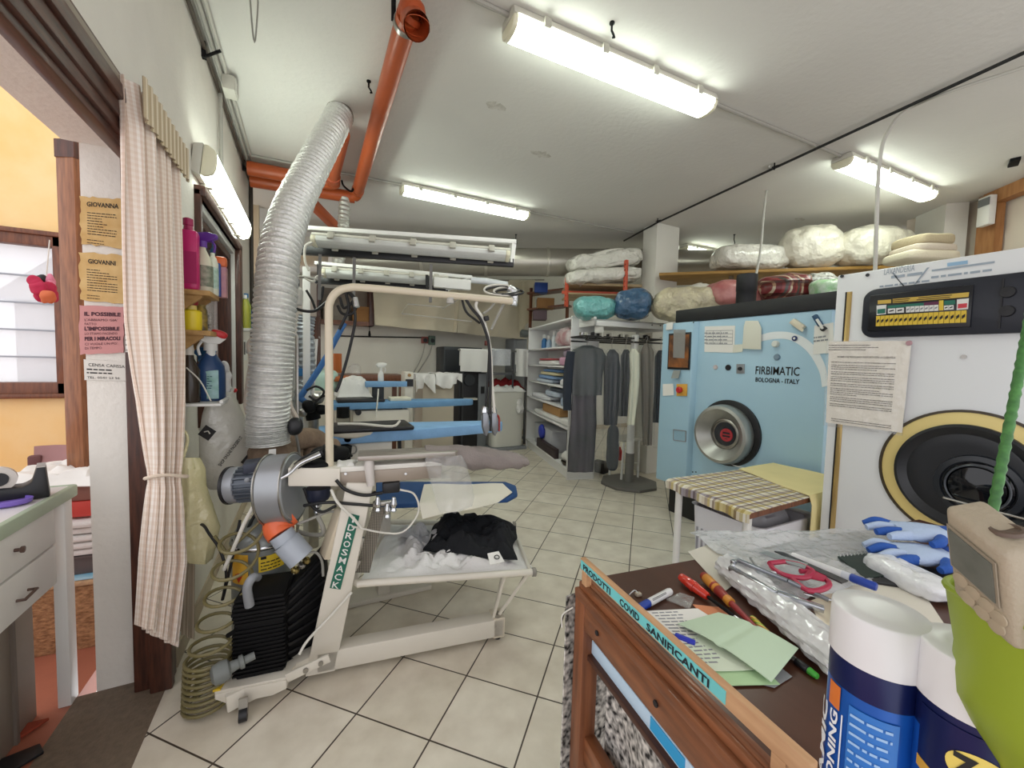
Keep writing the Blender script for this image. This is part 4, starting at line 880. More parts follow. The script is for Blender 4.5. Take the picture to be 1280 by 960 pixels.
MB().prism([wrap(cc, rr+.003, an-1.15, an-.45, zl-.17, zl-.035)(u, v) for u, v in ((.25, .3), (.5, .05), (.72, .3), (.5, .38))], (0, -.002, 0)).done('warning_triangle', mat('warning_red', '#b5321f', .5), l1)
l2 = MB().slab(wrap(cc, rr+.001, an-.12, an+.75, zl-.12, zl-.05), 12, 2, -.0015).done('maker_label', mat('yellow_label', '#e6c431', .5), t)
m = MB(); m.rows(lambda u, v: wrap(cc, rr+.004, an-.12, an+.75, zl-.12, zl-.05)(.08+u*8, .2+v*12), .10, 3, .018, .006, 3, .03); m.done('label_print', INK, l2)
MB().slab(wrap(cc, rr+.004, an-.05, an+.12, zl-.062, zl-.05), 4, 1, -.001).done('label_bar', INK, l2)

# ---- black compressor pump on a wheeled cream base
cm = thing('compressor', 'black finned pump on a cream wheeled base', 'compressor', (-.15, 1.9, 0))
base = [az(268, 868, .10), az(358, 850, .10), az(366, 838, .10), V((.06, 2.06, .10)), V((-.30, 2.12, .10))]
MB().prism(base, (0, 0, .012), .003).done('base_plate', CREAM, cm)
sd = [az(268, 868, .10), az(300, 868, .075), az(345, 858, .075), az(358, 850, .10)]
q0, q1 = base[0], base[1]; dn = V((0, 0, -.055))
MB().prism([q0, q1, q1+dn*.7, lerp(q0, q1, .8)+dn, lerp(q0, q1, .2)+dn, q0+dn*.4], (.012, .05, 0), .003).done('skirt', CREAM, cm)
MB().bar(q1+V((.0, .0, .01)), az(412, 822, .16), .012, .035, (0, 0, 1), .003).done('side_arm', CREAM, cm)
for t_ in (.45, .8): q = lerp(q1+V((0, 0, .01)), az(412, 822, .16), t_)+V((-.002, -.008, 0)); MB().cyl(q, q+V((0, -.008, 0)), .010, 10).done('bolt', STEEL, cm)
MB().obox(q0+V((-.005, -.002, .012)), (q1-q0)*.1, V((.01, .05, 0)), (0, 0, .008)).done('corner_mark', mat('yellow_tape', '#d8b52e', .5), cm)
wq = az(304, 893, .025); w_ = MB().cyl(wq+V((-.014, 0, 0)), wq+V((.014, 0, 0)), .025, 20).done('caster', BLACKP, cm); MB().bar(wq+V((0, .0, .0)), wq+V((0, .01, .06)), .03, .012).done('caster_fork', STEEL, w_)
wq = V((.03, 2.02, .03)); MB().cyl(wq+V((-.014, 0, 0)), wq+V((.014, 0, 0)), .03, 20).done('caster', BLACKP, cm)
# cylinder block with fins, head, radiator
bx0 = ay(290, 840, 1.9); 
def cb_(x, y, off=0): return ay(x, y, 1.9+off)
lo, hi = cb_(292, 832).z, cb_(300, 772).z-.02
A0 = V((cb_(291, 800).x, 1.88, 0)); wx = cb_(352, 800).x-A0.x
m = MB(); m.obox(A0+V((0.01, 0.0, .112)), (wx, -.02, 0), (.03, .17, 0), (0, 0, hi-.112), .008)
for k in range(12): m.obox(A0+V((0.0, -.008, .13+k*(hi-.14)/12)), (wx+.016, -.02, 0), (.03, .186, 0), (0, 0, .007))
m.done('cylinder_block', BLACKM, cm)
ht = cb_(330, 727).z-.035; hi2 = hi
m = MB()
for k in range(7): 
    zz = hi2+(ht-hi2)*k/7; e = .012*(1-abs(k-3)/4); m.obox(A0+V((.012-e, -.012-e, zz)), (wx*.98+e*2, -.02, 0), (.03, .18+e*2, 0), (0, 0, (ht-hi2)/7*.72), .003)
m.obox(A0+V((.025, 0, hi2)), (wx*.85, -.02, 0), (.03, .15, 0), (0, 0, ht-hi2-.01)); m.done('cylinder_head', BLACKM, cm)
# finned radiator standing to the right, slanting away
r0, r1 = V((A0.x+wx*.97, 1.905, .10)), V((.075, 2.01, .05)); rz0 = cb_(352, 748).z
rt0, rt1 = ay(352, 745, 1.92), ay(404, 690, 2.02)
m = MB(); m.prism([r0, r1, V((rt1.x, rt1.y, rt1.z)), V((r0.x, r0.y, rt0.z))], (.02, .13, 0), .004); m.done('radiator', BLACKM, cm)
for k in range(9):
    t_ = (k+.5)/9; a_, b_ = lerp(r0, V((r0.x, r0.y, rt0.z)), t_), lerp(r1, rt1, t_); MB().bar(a_+V((0, -.006, 0)), b_+V((0, -.006, 0)), .006, .012).done('fin', mat('black_fin', '#1b1b1f', .45, .2), cm)
MB().tube([ay(312, 757, 1.85), ay(309, 735, 1.84), ay(316, 722, 1.85), ay(322, 722, 1.9)], [.018, .017, .016, .016], 12, 5).done('pipe_elbow', GREYM, cm)
fq = ay(281, 838, 1.82); MB().lathe(fq, (1, .25, .15), [(.02, -.045), (.036, -.035), (.04, -.01), (.036, .012), (.022, .02), (.018, .045), (.026, .05), (.026, .062), (.015, .066), (.015, .1)], 24).done('filter', mat('filter_grey', '#767a78', .5), cm)
MB().tube([ay(292, 790, 1.86), ay(284, 795, 1.84)], .009, 8).done('stub', BLACKM, cm)
MB().tube([ay(372, 700, 1.95), ay(392, 690, 1.95), ay(402, 700, 1.94), ay(404, 720, 1.93)], .006, 8, 5).done('hose', CABLEG, cm)
for k, (x, y) in enumerate(((368, 712), (376, 706), (382, 700))): q = ay(x, y, 1.97); MB().lathe(q, (.3, -1, .2), [(.012, 0), (.016, .006), (.009, .018), (.013, .028), (.006, .034)], 12).done('valve', STEEL if k % 2 else mat('brass', '#9c8a55', .35, .9), cm)

# ---- coiled air hose
cen = [(az(262, 868, .04), .092), (az(255, 840, .06), .093)]
pts = []; hb_ = V((-.372, 1.93, 0)); turns = 14; N_ = turns*20
for k in range(N_+1):
    t_ = k/20
    if t_ < 9: z_ = .010+t_*.0235
    else: z_ = .2215+(t_-9)**1.15*.075
    r_h = .080*(1-.010*max(0, t_-7)); cx_ = hb_+V((.001*t_+.022*max(0, t_-9), .012*max(0, t_-9), 0))
    pts.append(cx_+V((math.cos(2*PI*t_)*r_h, math.sin(2*PI*t_)*r_h*.95, z_+.008*math.sin(2*PI*t_)*max(0, t_-8)*.9)))
e = pts[-1]; pts += [e+V((.03, .05, .05)), ay(284, 690, 2.02), ay(268, 670, 2.06)]
solo('coiled_hose', MB().tube(pts, .0068, 8), mat('olive_hose', '#79704a', .4), 'olive coiled air hose standing on the floor by the curtain', 'hose')
solo('cable', MB().tube([V((XL+.01, 2.3, .62)), ay(250, 655, 2.16), ay(262, 668, 2.08), ay(276, 690, 2.05), ay(283, 720, 2.04), ay(278, 750, 2.05), ay(290, 700, 2.06), ay(300, 650, 2.1)], .006, 8, 6), CABLEB, 'tangled black cable between the yellow bag and the canister', 'cable')

# ---- flexible foil duct
pts = [ay(336, 556, 2.32), ay(335, 530, 2.32), ay(338, 480, 2.3), ay(341, 430, 2.3), ay(345, 370, 2.33), ay(351, 310, 2.42), ay(366, 260, 2.6), ay(386, 218, 2.82), ay(406, 180, 3.05), ay(425, 143, 3.33)]
sp = smooth_path(pts, 64); rads = []
for k in range(len(sp)):
    ph = (k/2.6) % 1.0; rads.append(.078+.019*abs(math.sin(PI*k/6.4))**.8+.0015*math.sin(k*.37))
FOIL = mat('crinkled_foil', '#ecece9', .38, .6, var=.15, vscale=60, bump=.6, bscale=90)
t = thing('foil_duct', 'silver flexible duct rising from the press to the ceiling', 'duct', pts[0])
MB().tube(sp, rads, 26).done('sleeve', FOIL, t)
e = sp[-1]; m = MB(); d_ = (sp[-1]-sp[-4]).normalized(); m.lathe(e, d_, [(.094, -.03), (.097, -.02), (.097, 0), (.06, .012)], 24); m.done('clamp', STEEL, t)
MB().tube([e, V((e.x, e.y+.02, CE))], .006, 6).done('hanger_wire', BLACKM, t)
# brown cloth wrapped joint at the foot of the duct
jt = mat('dusty_brown_cloth', '#8a7562', .95, var=.3, vscale=14, bump=.6, bscale=40)
sj = thing('duct_joint', 'dusty brown wrapped pipe joint below the silver duct', 'pipe joint', ay(370, 600, 2.4))
MB().blob(ay(345, 575, 2.4), (.14, .12, .11), .2, (.9, .9), 3, .04, 9, 36, 24, crease=.015).done('wrapping', jt, sj)
MB().tube([ay(330, 560, 2.38), ay(360, 552, 2.42), ay(392, 548, 2.5), ay(410, 566, 2.6)], [.075, .06, .055, .06], 18, 6).done('wrapped_pipe', jt, sj)
MB().blob(ay(398, 575, 2.55), (.12, .1, .12), .2, (.9, .9), 6, .05, 9, 36, 24, crease=.015).done('wrapping', jt, sj)
MB().blob(ay(369, 533, 2.3), (.035, .03, .045), 0, (.8, .8), 2, .004, 20, 20, 14).done('knob', BLACKP, sj)
MB().tube([ay(370, 543, 2.3), ay(373, 560, 2.31), ay(375, 578, 2.3)], .007, 8).done('knob_rod', STEEL, sj)
MB().cyl(ay(345, 600, 2.42), V((ay(345, 600, 2.42).x, 2.42, 0.05)), .06, 18).done('stand_pipe', jt, sj)
# ordinary hoses beside the duct
for k, (pts, r_, m_, lab) in enumerate((
    (((322, 420), (311, 430), (314, 450), (310, 480), (308, 510), (318, 535), (325, 545)), .012, mat('pale_pink_hose', '#c9bcb0', .5), 'pale hose looping left of the silver duct'),
    (((344, 470), (356, 480), (362, 505), (372, 525)), .012, MATS['pale_pink_hose'] if 'pale_pink_hose' in MATS else CABLEW, 'pale hose running down right of the silver duct'),
    (((322, 466), (330, 500), (336, 520), (334, 545)), .010, CABLEG, 'grey hose hugging the foot of the silver duct'),
    (((358, 335), (356, 400), (352, 470), (352, 530)), .011, CABLEW, 'white hose hanging straight beside the silver duct'),
    (((353, 336), (356, 370), (368, 385), (392, 389), (408, 378), (420, 368)), .008, CABLEB, 'black cable sagging from the duct to the overhead pipe'),
    (((352, 530), (351, 470), (353, 410), (362, 383)), .008, CABLEB, 'black cable hanging beside the silver duct'))):
    solo('hose' if k < 4 else 'cable', MB().tube([ay(x, y, 2.45) for x, y in pts], r_, 8, 6), m_, lab, 'hose' if k < 4 else 'cable')

# ---- orange pipes under the ceiling
t = thing('drain_pipe', 'long orange pipe with open elbow running under the ceiling', 'pipe', az(470, 120, 3.14))
e0 = az(510, 20, 3.14); e1 = az(449, 232, 3.14); e1 = V((e1.x, 4.50, 3.14))
MB().tube([e0, e1], .056, 24).done('pipe', ORANGE, t)
c0_ = e0+V((.005, .02, 0)); eo = az(521, 33, 3.055); ep = [c0_, c0_+V((.012, -.035, .022)), eo+V((-.006, .050, .062)), eo]
m = MB(); m.tube(ep, [.061, .064, .064, .064], 24, 6, cap=False); m.tube(ep[::-1], [.058, .057, .056, .05], 24, 6, cap=False); m.tube([eo+V((0, 0, .004)), eo], [.066, .066], 24, cap=False); m.done('elbow', mat('orange_pvc_socket', '#b5522a', .38), t)
MB().lathe(e0+V((0, .04, 0)), (0, 1, 0), [(.058, 0), (.062, .004), (.062, .03), (.058, .034)], 24).done('clamp', STEEL, t)
MB().bar(e0+V((-.06, .06, 0)), e0+V((-.06, .06, CE-3.14)), .02, .02).done('clamp_rod', BLACKM, t)
MB().tube([e1-V((0, .02, 0)), e1+V((0, .04, 0)), e1+V((-.03, .1, -.03)), e1+V((-.12, .12, -.04)), V((-.50, 4.66, 3.09))], .06, 22, 5).done('elbow', ORANGE, t)
t = thing('drain_pipe', 'short orange pipe behind the top of the silver duct', 'pipe', az(424, 190, 3.14))
s0 = az(428, 168, 3.14); s1 = az(416, 222, 3.14)
MB().tube([s0, s1], .056, 22).done('pipe', ORANGE, t); MB().tube([s1, s1+V((0, .05, 0)), s1+V((-.05, .12, -.01)), V((-.5, s1.y+.16, 3.13))], .062, 22, 5).done('elbow', ORANGE, t)
for q in (s1,): MB().lathe(q-V((0, .05, 0)), (0, 1, 0), [(.058, 0), (.066, .005), (.066, .035), (.058, .04)], 22).done('socket', mat('orange_pvc_socket', '#b5522a', .38), t)
d0, d1 = ay(384, 248, 4.7), ay(420, 284, 5.3)
solo('drain_pipe', MB().bar(d0, d1, .09, .09, bev=.01), ORANGE, 'slanting orange strut going down behind the silver duct', 'pipe')
# small grey flexible duct going down from the orange elbow
pts = smooth_path([ay(431, 248, 4.62), ay(430, 270, 4.6), ay(429, 288, 4.58), ay(424, 322, 4.5), ay(421, 345, 4.4)], 16)
solo('vent_hose', MB().tube(pts, [.055+.005*math.sin(k*1.6) for k in range(len(pts))], 18), mat('grey_foil', '#b5b3ad', .4, .4), 'small grey flexible duct under the orange pipe elbow', 'duct')
m = MB(); q = ay(427, 232, 4.4); m.tube([q+V((0, 0, .05)), q+V((.02, 0, 0)), q+V((.09, .02, -.03)), q+V((.12, .02, .03))], .01, 6, 5); solo('pipe_strap', m, BLACKM, 'bent black strap between the two orange pipes', 'strap')
# ================================================================== rear ironing stations, back wall, overhead lamps on the stands
def hexa(c): return c
def slabboard(y0, xs, zt, th, m, name, parent, Yc, taper=.55, w=.34):
    """ironing board: xs = (x0,x1) world, rounded nose at x1"""
    x0, x1 = xs; n = 14
    pl = [V((x0, Yc-w/2, zt-th)), V((x0+(x1-x0)*.45, Yc-w/2, zt-th))]
    for k in range(n+1):
        a = -PI/2+PI*k/n; pl.append(V((x1-.14+.14*math.cos(a), Yc+w/2*taper*math.sin(a), zt-th)))
    pl += [V((x0+(x1-x0)*.45, Yc+w/2, zt-th)), V((x0, Yc+w/2, zt-th))]
    return MB().prism(pl, (0, 0, th), .012).done(name, m, parent)
# ---- nearer ironing station
Y1_ = 3.0
pL, pR = ay(419, 532, Y1_), ay(627, 534, Y1_)
sa = thing('ironing_table', 'nearest blue ironing table behind the spotting press', 'ironing table', (pL.x+.3, Y1_, 0))
zt1 = .935
slabboard(0, (pL.x-.1, pR.x), zt1, .075, BLUEC, 'board', sa, Y1_, .5, .36)
MB().bx(pL.x-.05, pL.x+.50, 2.80, 3.12, zt1+.0, zt1+.03, .012).done('rest_tray', BLACKP, sa)
MB().tube([ay(422, 530, 2.81), ay(450, 530, 2.8), ay(490, 533, 2.8), ay(500, 526, 2.82)], .009, 8, 4).done('hose', CABLEW, sa)
MB().bx(pL.x-.05, pL.x+.36, 2.86, 3.15, .55, .86, .015).done('body', CREAM, sa)
MB().bx(pL.x, pL.x+.22, 2.9, 3.1, 0.04, .56, .01).done('pedestal', CREAM, sa); MB().bx(pL.x-.1, pL.x+.9, 2.9, 3.1, 0, .05, .01).done('foot', CREAM, sa)
q = ay(434, 548, 2.85); kb = MB().cyl(q, q+V((0, -.03, 0)), .022, 16).done('knob', BLACKP, sa); MB().tube([q, ay(458, 548, 2.84)], .006, 8).done('knob_rod', BLACKP, sa)
q = ay(441, 562, 2.85); MB().tube([q+V((.025*math.cos(a*PI/6), 0, .03*math.sin(a*PI/6))) for a in range(12)], .005, 6, closed=True).done('ring', CABLEG, sa)
MB().bar(ay(499, 541, 2.98), ay(499.5, 566, 2.98), .024, .024).done('strut', BLACKP, sa)
q0, q1 = ay(420, 550, 2.9), ay(424, 580, 2.9); MB().cyl(ay(430, 557, 2.82), ay(428, 575, 2.82), .05, 18).done('steam_valve', BLACKM, sa)
MB().blob(ay(440, 542, 2.84), (.14, .03, .03), 0, (.8, .8), 3, .01, 20, 24, 12).done('tray_lip', mat('cream_lip', '#d6d0c0', .5), sa)
# lower board with draped white cloth
p0, p1 = ay(478, 618, 2.4), ay(645, 618, 2.4)
sb = thing('ironing_board', 'low blue board under the press with white cover', 'ironing board', (p0.x+.4, 2.4, 0))
c = [az(470, 637, .645), az(560, 634, .645), az(635, 629, .645), az(647, 622, .645), az(645, 612, .645), az(632, 607, .645), az(470, 607, .645)]
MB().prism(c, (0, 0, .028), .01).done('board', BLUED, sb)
MB().bx(p0.x-.02, p0.x+.05, 2.40, 2.5, .0, .64, .006).done('pedestal', CREAM, sb); MB().bx(p0.x-.2, p0.x+.3, 2.38, 2.52, 0, .03, .006).done('foot', CREAM, sb)
w0, w1, w2, w3, w4, w5 = (az(522, 618, .69), az(630, 604, .68), az(642, 620, .676), az(632, 627, .67), az(530, 645, .60), az(540, 632, .66))
def cover(u, v):
    top = lerp(az(530, 606, .683), az(628, 605, .683), u); mid = lerp(az(524, 630, .684), az(640, 615, .684), u); bot = lerp(az(528, 648, .63), az(622, 629, .67), u)
    return (lerp(top, mid, v*2) if v < .5 else lerp(mid, bot, v*2-1))+V((0, -.003, .003*math.sin(u*9+v*5)))
MB().slab(cover, 30, 14, .004).done('cover', mat('cream_cotton', '#e5dfd2', .9, bump=.2, bscale=60), sb)
# ---- rear ironing station
Y2_ = 4.57
pL, pR = ay(424, 505, Y2_), ay(591, 502, Y2_); zt3 = .965
sc_ = thing('ironing_table', 'rear blue ironing table with cream box and small sleeve board', 'ironing table', (.6, Y2_, 0))
slabboard(0, (pL.x-.1, pR.x), zt3, .07, mat('slate_blue_padding', '#6f9cc6', .85, var=.12, vscale=8), 'board', sc_, Y2_, .45, .36)
MB().bx(pL.x-.03, pL.x+.44, 4.40, 4.7, zt3, zt3+.035, .014).done('rest_tray', BLACKP, sc_)
MB().bx(ay(487, 500, 4.55).x, ay(513, 500, 4.55).x, 4.5, 4.68, zt3, zt3+.035, .006).done('iron_rest', mat('cream_mat', '#dcd6c2', .7), sc_)
MB().bx(pL.x+.12, pL.x+.7, 4.42, 4.72, .60, .88, .015).done('body', CREAM, sc_)
MB().bx(pL.x+.2, pL.x+.5, 4.45, 4.68, .04, .6, .01).done('pedestal', CREAM, sc_); MB().bx(pL.x+.0, pL.x+1.2, 4.45, 4.68, 0, .05, .01).done('foot', CREAM, sc_)
q = ay(447.5, 515, 4.42); MB().cyl(q, q+V((0, -.04, 0)), .03, 16).done('knob', BLACKP, sc_)
q = ay(429, 516, 4.38); MB().cyl(q-V((0, 0, .05)), q+V((0, 0, .06)), .06, 18).done('steam_valve', BLACKM, sc_)
MB().bx(ay(490, 520, 4.5).x, ay(502, 520, 4.5).x, 4.45, 4.6, .72, .90, .01).done('switch_box', BLACKP, sc_)
s0, s1 = ay(456, 480, 4.7), ay(509, 479, 4.7)
slabboard(0, (s0.x, s1.x), s0.z+.03, .06, BLUEC, 'sleeve_board', sc_, 4.7, .6, .16)
MB().bx(s0.x+.08, s0.x+.2, 4.66, 4.74, zt3, s0.z-.02, .006).done('sleeve_support', DARKG, sc_)
MB().tube([ay(473, 486, 4.4), ay(472, 500, 4.38), ay(470, 521, 4.36)], .008, 8, 5).done('hose', CABLEW, sc_)
p = V((ay(476, 477, 4.7).x, 4.7, s0.z+.031)); sprayer(p, .15, .032, WHITE, WHITE, 'small white spray bottle on the blue sleeve board', None, (1, .1), hs=1.2)
# stand post, blue bent support arm, control box
cbx = thing('control_box', 'tall cream control box with black panel behind the rear ironing table', 'control box', (ay(511, 520, 5.0).x, 5.05, 0))
a_, b_ = ay(506.5, 465, 4.95), ay(517, 465, 4.95); MB().bx(a_.x, b_.x, 4.95, 5.2, 0, a_.z, .01).done('body', CREAM, cbx)
z0_, z1_ = ay(511, 483, 4.95).z, ay(511, 474, 4.95).z; MB().bx(a_.x+.005, b_.x-.005, 4.94, 4.95, z0_, z1_).done('panel', BLACKP, cbx)
q = ay(511.5, 469, 4.95); MB().cyl(q, q+V((0, -.02, 0)), .02, 14).done('knob', mat('amber_knob', '#a77d4a', .5), cbx)
# cloths on the rear table
wt = thing('work_table', 'rear work table with brown edge by the back wall', 'table', (ay(470, 520, 5.6).x, 5.7, 0))
tz_ = ay(480, 471, 5.45).z
x0_, x1_ = ay(385, 471, 5.45).x, ay(508, 471, 5.45).x
MB().bx(x0_, x1_, 5.45, 6.1, tz_-.06, tz_+.02, .005).done('top', WOODM, wt)
for xx in (x0_+.02, x1_-.08):
    for yy in (5.5, 6.0): MB().bx(xx, xx+.06, yy, yy+.06, 0, tz_-.06).done('leg', WOODM, wt)
def quadpx(lst, Y): return [ay(x, y, Y) for x, y in lst]
def onheap(name, x0, x1, Y0, Y1, z, h, m, label, cat, seed=1, fr=8): return solo(name, MB().heap([(x0, Y0, z), (x1, Y0, z), (x1, Y1, z), (x0, Y1, z)], z, h, seed, fr, .22, 34, .004, creasefr=9), m, label, cat)
A = ay(419, 497, 4.85); B = ay(462, 497, 4.85); onheap('white_laundry', A.x, B.x, 4.62, 5.1, 1.0, .24, WHITEC, 'white crumpled laundry at the left end of the rear ironing table', 'laundry', 3)
solo('laundry_support', MB().bx(A.x, B.x, 4.76, 5.1, 0, .995, .01), CREAM, 'cream cabinet under the crumpled laundry at the rear', 'cabinet')
A = ay(384, 488, 5.2); B = ay(417, 488, 5.2); solo('mint_cloth', MB().blob((A+B)/2+V((0, .1, .1)), ((B.x-A.x)/2+.05, .2, .14), 0, (.6, .6), 5, .03, 7, 36, 20, crease=.02), mat('mint_cloth', '#b9d6cb', .9, var=.08), 'pale mint cloth bundle behind the blue bent arm', 'cloth')
solo('shelf_cabinet', MB().bx(A.x-.1, B.x-.06, 5.06, 5.44, 0, (A.z-.0), .01), CREAM, 'cream cabinet under the mint cloth bundle', 'cabinet')
A = ay(434, 477, 5.6); B = ay(452, 477, 5.6); solo('clear_bag', MB().blob((A+B)/2+V((0, 0, .10)), ((B.x-A.x)/2, .12, .13), 0, (.8, .8), 9, .03, 8, 28, 18, crease=.02), FILM, 'clear plastic bag on the brown edged work table', 'plastic bag')
p0 = [ay(x, y, 3.3) for x, y in ((431, 404), (424, 416), (408, 446), (393, 470), (377, 494), (376, 498), (388, 507))]
ba = thing('support_arm', 'dark blue padded arm bent like a hook behind the overhead pipe', 'support arm', p0[-1])
MB().tube(p0, [.018, .020, .021, .021, .021, .021, .02], 14, 2).done('arm', mat('arm_blue', '#3f72b0', .7, var=.1), ba)
MB().cyl(ay(388, 502, 3.3), ay(392, 524, 3.3), .05, 16).done('joint', BLACKM, ba); MB().cyl(V((ay(392, 524, 3.3).x, 3.3, 0)), ay(392, 524, 3.3), .035, 14).done('post', STEEL, ba)
for k, (x, y, r_, m_) in enumerate(((386, 508, .045, BLACKM), (398, 498, .04, STEEL), (402, 512, .035, BLACKM), (378, 515, .03, STEEL))): MB().blob(ay(x, y, 3.2), (r_, r_, r_), k, (.8, .8), k, .01, 22, 20, 14).done('fitting', m_, ba)
for k, (pts, lab) in enumerate(((((383, 488), (395, 483), (405, 490), (396, 500), (386, 495)), 'black cord curled by the blue arm joint'), (((392, 505), (404, 495), (412, 500), (410, 515)), 'black cord looped at the foot of the blue arm'))):
    solo('cable', MB().tube([ay(x, y, 3.1) for x, y in pts], .008, 8, 6), CABLEB, lab, 'cable')
p0 = ay(419, 453, 5.2); sf = thing('orange_chair', 'orange round backed seat behind the overhead pipe', 'chair', (p0.x, 5.3, 0))
A, B = ay(410, 466, 5.2), ay(425, 442, 5.2); MB().slab(lambda u, v: V((A.x+(B.x-A.x)*u, 5.2+.04*math.sin(PI*u), A.z+(B.z-A.z)*v)), 10, 8, .03).done('backrest', mat('orange_vinyl', '#b4632f', .5), sf)
MB().bx(A.x-.05, B.x+.2, 5.12, 5.44, A.z-.1, A.z-.04, .02).done('seat', mat('orange_vinyl', '#b4632f', .5), sf); MB().cyl((p0.x+.05, 5.3, 0), (p0.x+.05, 5.3, A.z-.1), .03, 12).done('post', STEEL, sf)
MB().tube([A+V((0, .02, 0)), V((A.x, 5.25, A.z-.06))], .012, 8).done('back_post', BLACKM, sf)

# ---- stand posts beside the duct
for k, (x, y0, y1, Y, w_, m_, nm, lab) in enumerate(((383, 334, 520, 3.4, .05, WHITE, 'stand_post', 'white square stand post left of the overhead pipe'), (361, 372, 560, 2.9, .035, mat('grey_post', '#b2aea3', .4, .3), 'stand_post', 'grey stand post hugging the silver duct'), (371, 420, 560, 3.1, .02, STEEL, 'stand_rod', 'thin steel rod between the two stand posts'))):
    a_ = ay(x, y0, Y); solo(nm, MB().bx(a_.x-w_/2, a_.x+w_/2, Y-w_/2, Y+w_/2, 0, a_.z, .004), m_, lab, 'post')
# white curtain-like ironing cover hanging and striped foil duct behind
A = [ay(x, y, 3.6) for x, y in ((377, 500), (384, 470), (383, 440), (382, 412))]
t = thing('vent_hose', 'grey striped flexible hose behind the blue bent arm', 'duct', V((A[0].x, 3.6, 0))); sp = smooth_path([ay(375, 560, 3.6)]+A+[ay(384, 395, 3.6)], 14)
MB().tube(sp, [.06+.006*math.sin(k*1.9) for k in range(len(sp))], 16).done('sleeve', mat('grey_foil_hose', '#a3a8b0', .4, .3, var=.2, vscale=30), t); MB().lathe(ay(381, 465, 3.6), (0, 0, 1), [(.066, -.03), (.068, 0), (.066, .03)], 18).done('blue_band', mat('blue_plastic', '#2f6ea8', .4), t)
solo('hanging_cloth', MB().slab(lambda u, v: lerp(ay(364, 424, 3.75), ay(397, 424, 3.75), u)*(1-v)+lerp(ay(362, 540, 3.75), ay(392, 500, 3.75), u)*v+V((0, .03*math.sin(u*12), 0)), 24, 14, .004), WHITEC, 'white cloth hanging behind the grey striped hose', 'cloth')
jar = thing('water_bottle', 'white bottle with black cap hung on the stand', 'bottle', ay(370, 380, 3.0))
a_, b_ = ay(370, 381, 3.0), ay(370, 358, 3.0); rr_ = pxw(8, a_)
MB().lathe(a_, (0, 0, 1), [(rr_*.8, 0), (rr_, .02), (rr_, (b_.z-a_.z)*.8), (rr_*.55, b_.z-a_.z)], 20).done('body', mat('cloudy_plastic', '#cfcdc6', .4, bump=.3, bscale=30), jar)
MB().cyl(b_, b_+V((0, 0, .045)), rr_*.5, 16).done('cap', BLACKP, jar)
MB().tube([b_+V((0, 0, .03)), b_+V((-.03, 0, .12)), ay(362, 330, 3.0)], .006, 6, 4).done('hanger', BLACKM, jar)

# ---- unlit lamps carried over the ironing stations
def bracketlamp(lab, L, R, fl, fr, barL, barR, d0, d1, postx=None):
    a, b_ = ad(*L, d0), ad(*R, d1); t = thing('lamp_bracket', lab+' bracket', 'lamp bracket', a)
    MB().bar(a, b_, .05, .028, (0, 0, 1), .003).done('rail', WHITE, t)
    c0_, c1_ = ad(*barL, d0), ad(*barR, d1); MB().bar(c0_, c1_, .04, .055, (0, 0, 1), .003).done('lower_bar', BLACKP, t)
    MB().bar(b_+(a-b_).normalized()*.02, c1_+(c0_-c1_).normalized()*.02, .045, .03, (1, 0, 0)).done('end_bar', WHITE, t); MB().bar(a-(a-b_).normalized()*.03, c0_-(c0_-c1_).normalized()*.03, .045, .03, (1, 0, 0)).done('end_bar', BLACKP, t)
    p, q = ad(*fl, d0-.06), ad(*fr, d1-.06); ln = (q-p).length; ax_ = (q-p).normalized()
    fx = fixture(lab, (p+q)/2+V((0, 0, .055)), ax_, (-.25, -.45, -1), ln, .10, False, 'lamp', clips=5)
    return t
bracketlamp('unlit fluorescent lamp over the nearer ironing table', (360, 284), (645, 303), (392, 306), (637, 325), (360, 312), (642, 329), 2.7, 2.85)
bracketlamp('unlit fluorescent lamp over the rear ironing table', (394, 329), (590, 347), (404, 345), (560, 356), (394, 350), (560, 362), 3.4, 3.6)
bxx = thing('ballast_box', 'white ballast box at the end of the rear unlit lamp', 'box', ad(565, 355, 3.4))
a_, b_ = ad(542, 353, 3.42), ad(588, 357, 3.5); MB().bar(a_, b_, .06, .085, (0, 0, 1), .006).done('body', WHITE, bxx); MB().bar(ad(533, 352, 3.4), ad(536, 352, 3.4), .07, .10).done('strap', BLACKP, bxx)
solo('white_pipe', MB().tube([ad(588, 350, 3.6), ad(610, 352, 3.65), ad(634, 356, 3.7)], .028, 14), mat('white_pvc', '#d3d6da', .35), 'white tube running right from the ballast box', 'pipe')
for x, y0, y1, lab in ((400, 318, 375, 'left'), (443, 322, 372, 'second'), (539, 330, 378, 'third')):
    solo('hanger_strap', MB().bar(ad(x, y0, 2.5), ad(x-1, y1, 2.45), .018, .006), mat('grey_strap', '#6e6c6a', .5), {'left': 'leftmost grey strap hanging from the upper unlit lamp to the pipe', 'second': 'second grey strap from the left under the upper unlit lamp', 'third': 'grey strap on the right part of the upper unlit lamp'}[lab], 'strap')
for k, (pts, m_, r_, lab) in enumerate((
    (((392, 302), (382, 308), (381, 325), (386, 338)), CABLEW, .008, 'white flex looping from the left end of the upper unlit lamp'),
    (((404, 343), (396, 346), (392, 352), (386, 350), (378, 345)), CABLEW, .008, 'white flex at the left end of the lower unlit lamp'),
    (((361, 330), (366, 345), (378, 346), (400, 350)), CABLEG, .009, 'grey hose sagging between the stand post and the lower lamp'),
    (((383, 363), (390, 375), (396, 388), (402, 372), (404, 358)), CABLEB, .008, 'black cable loop right of the white stand post'))):
    solo('cable', MB().tube([ad(x, y, 2.6) for x, y in pts], r_, 8, 6), m_, lab, 'cable')
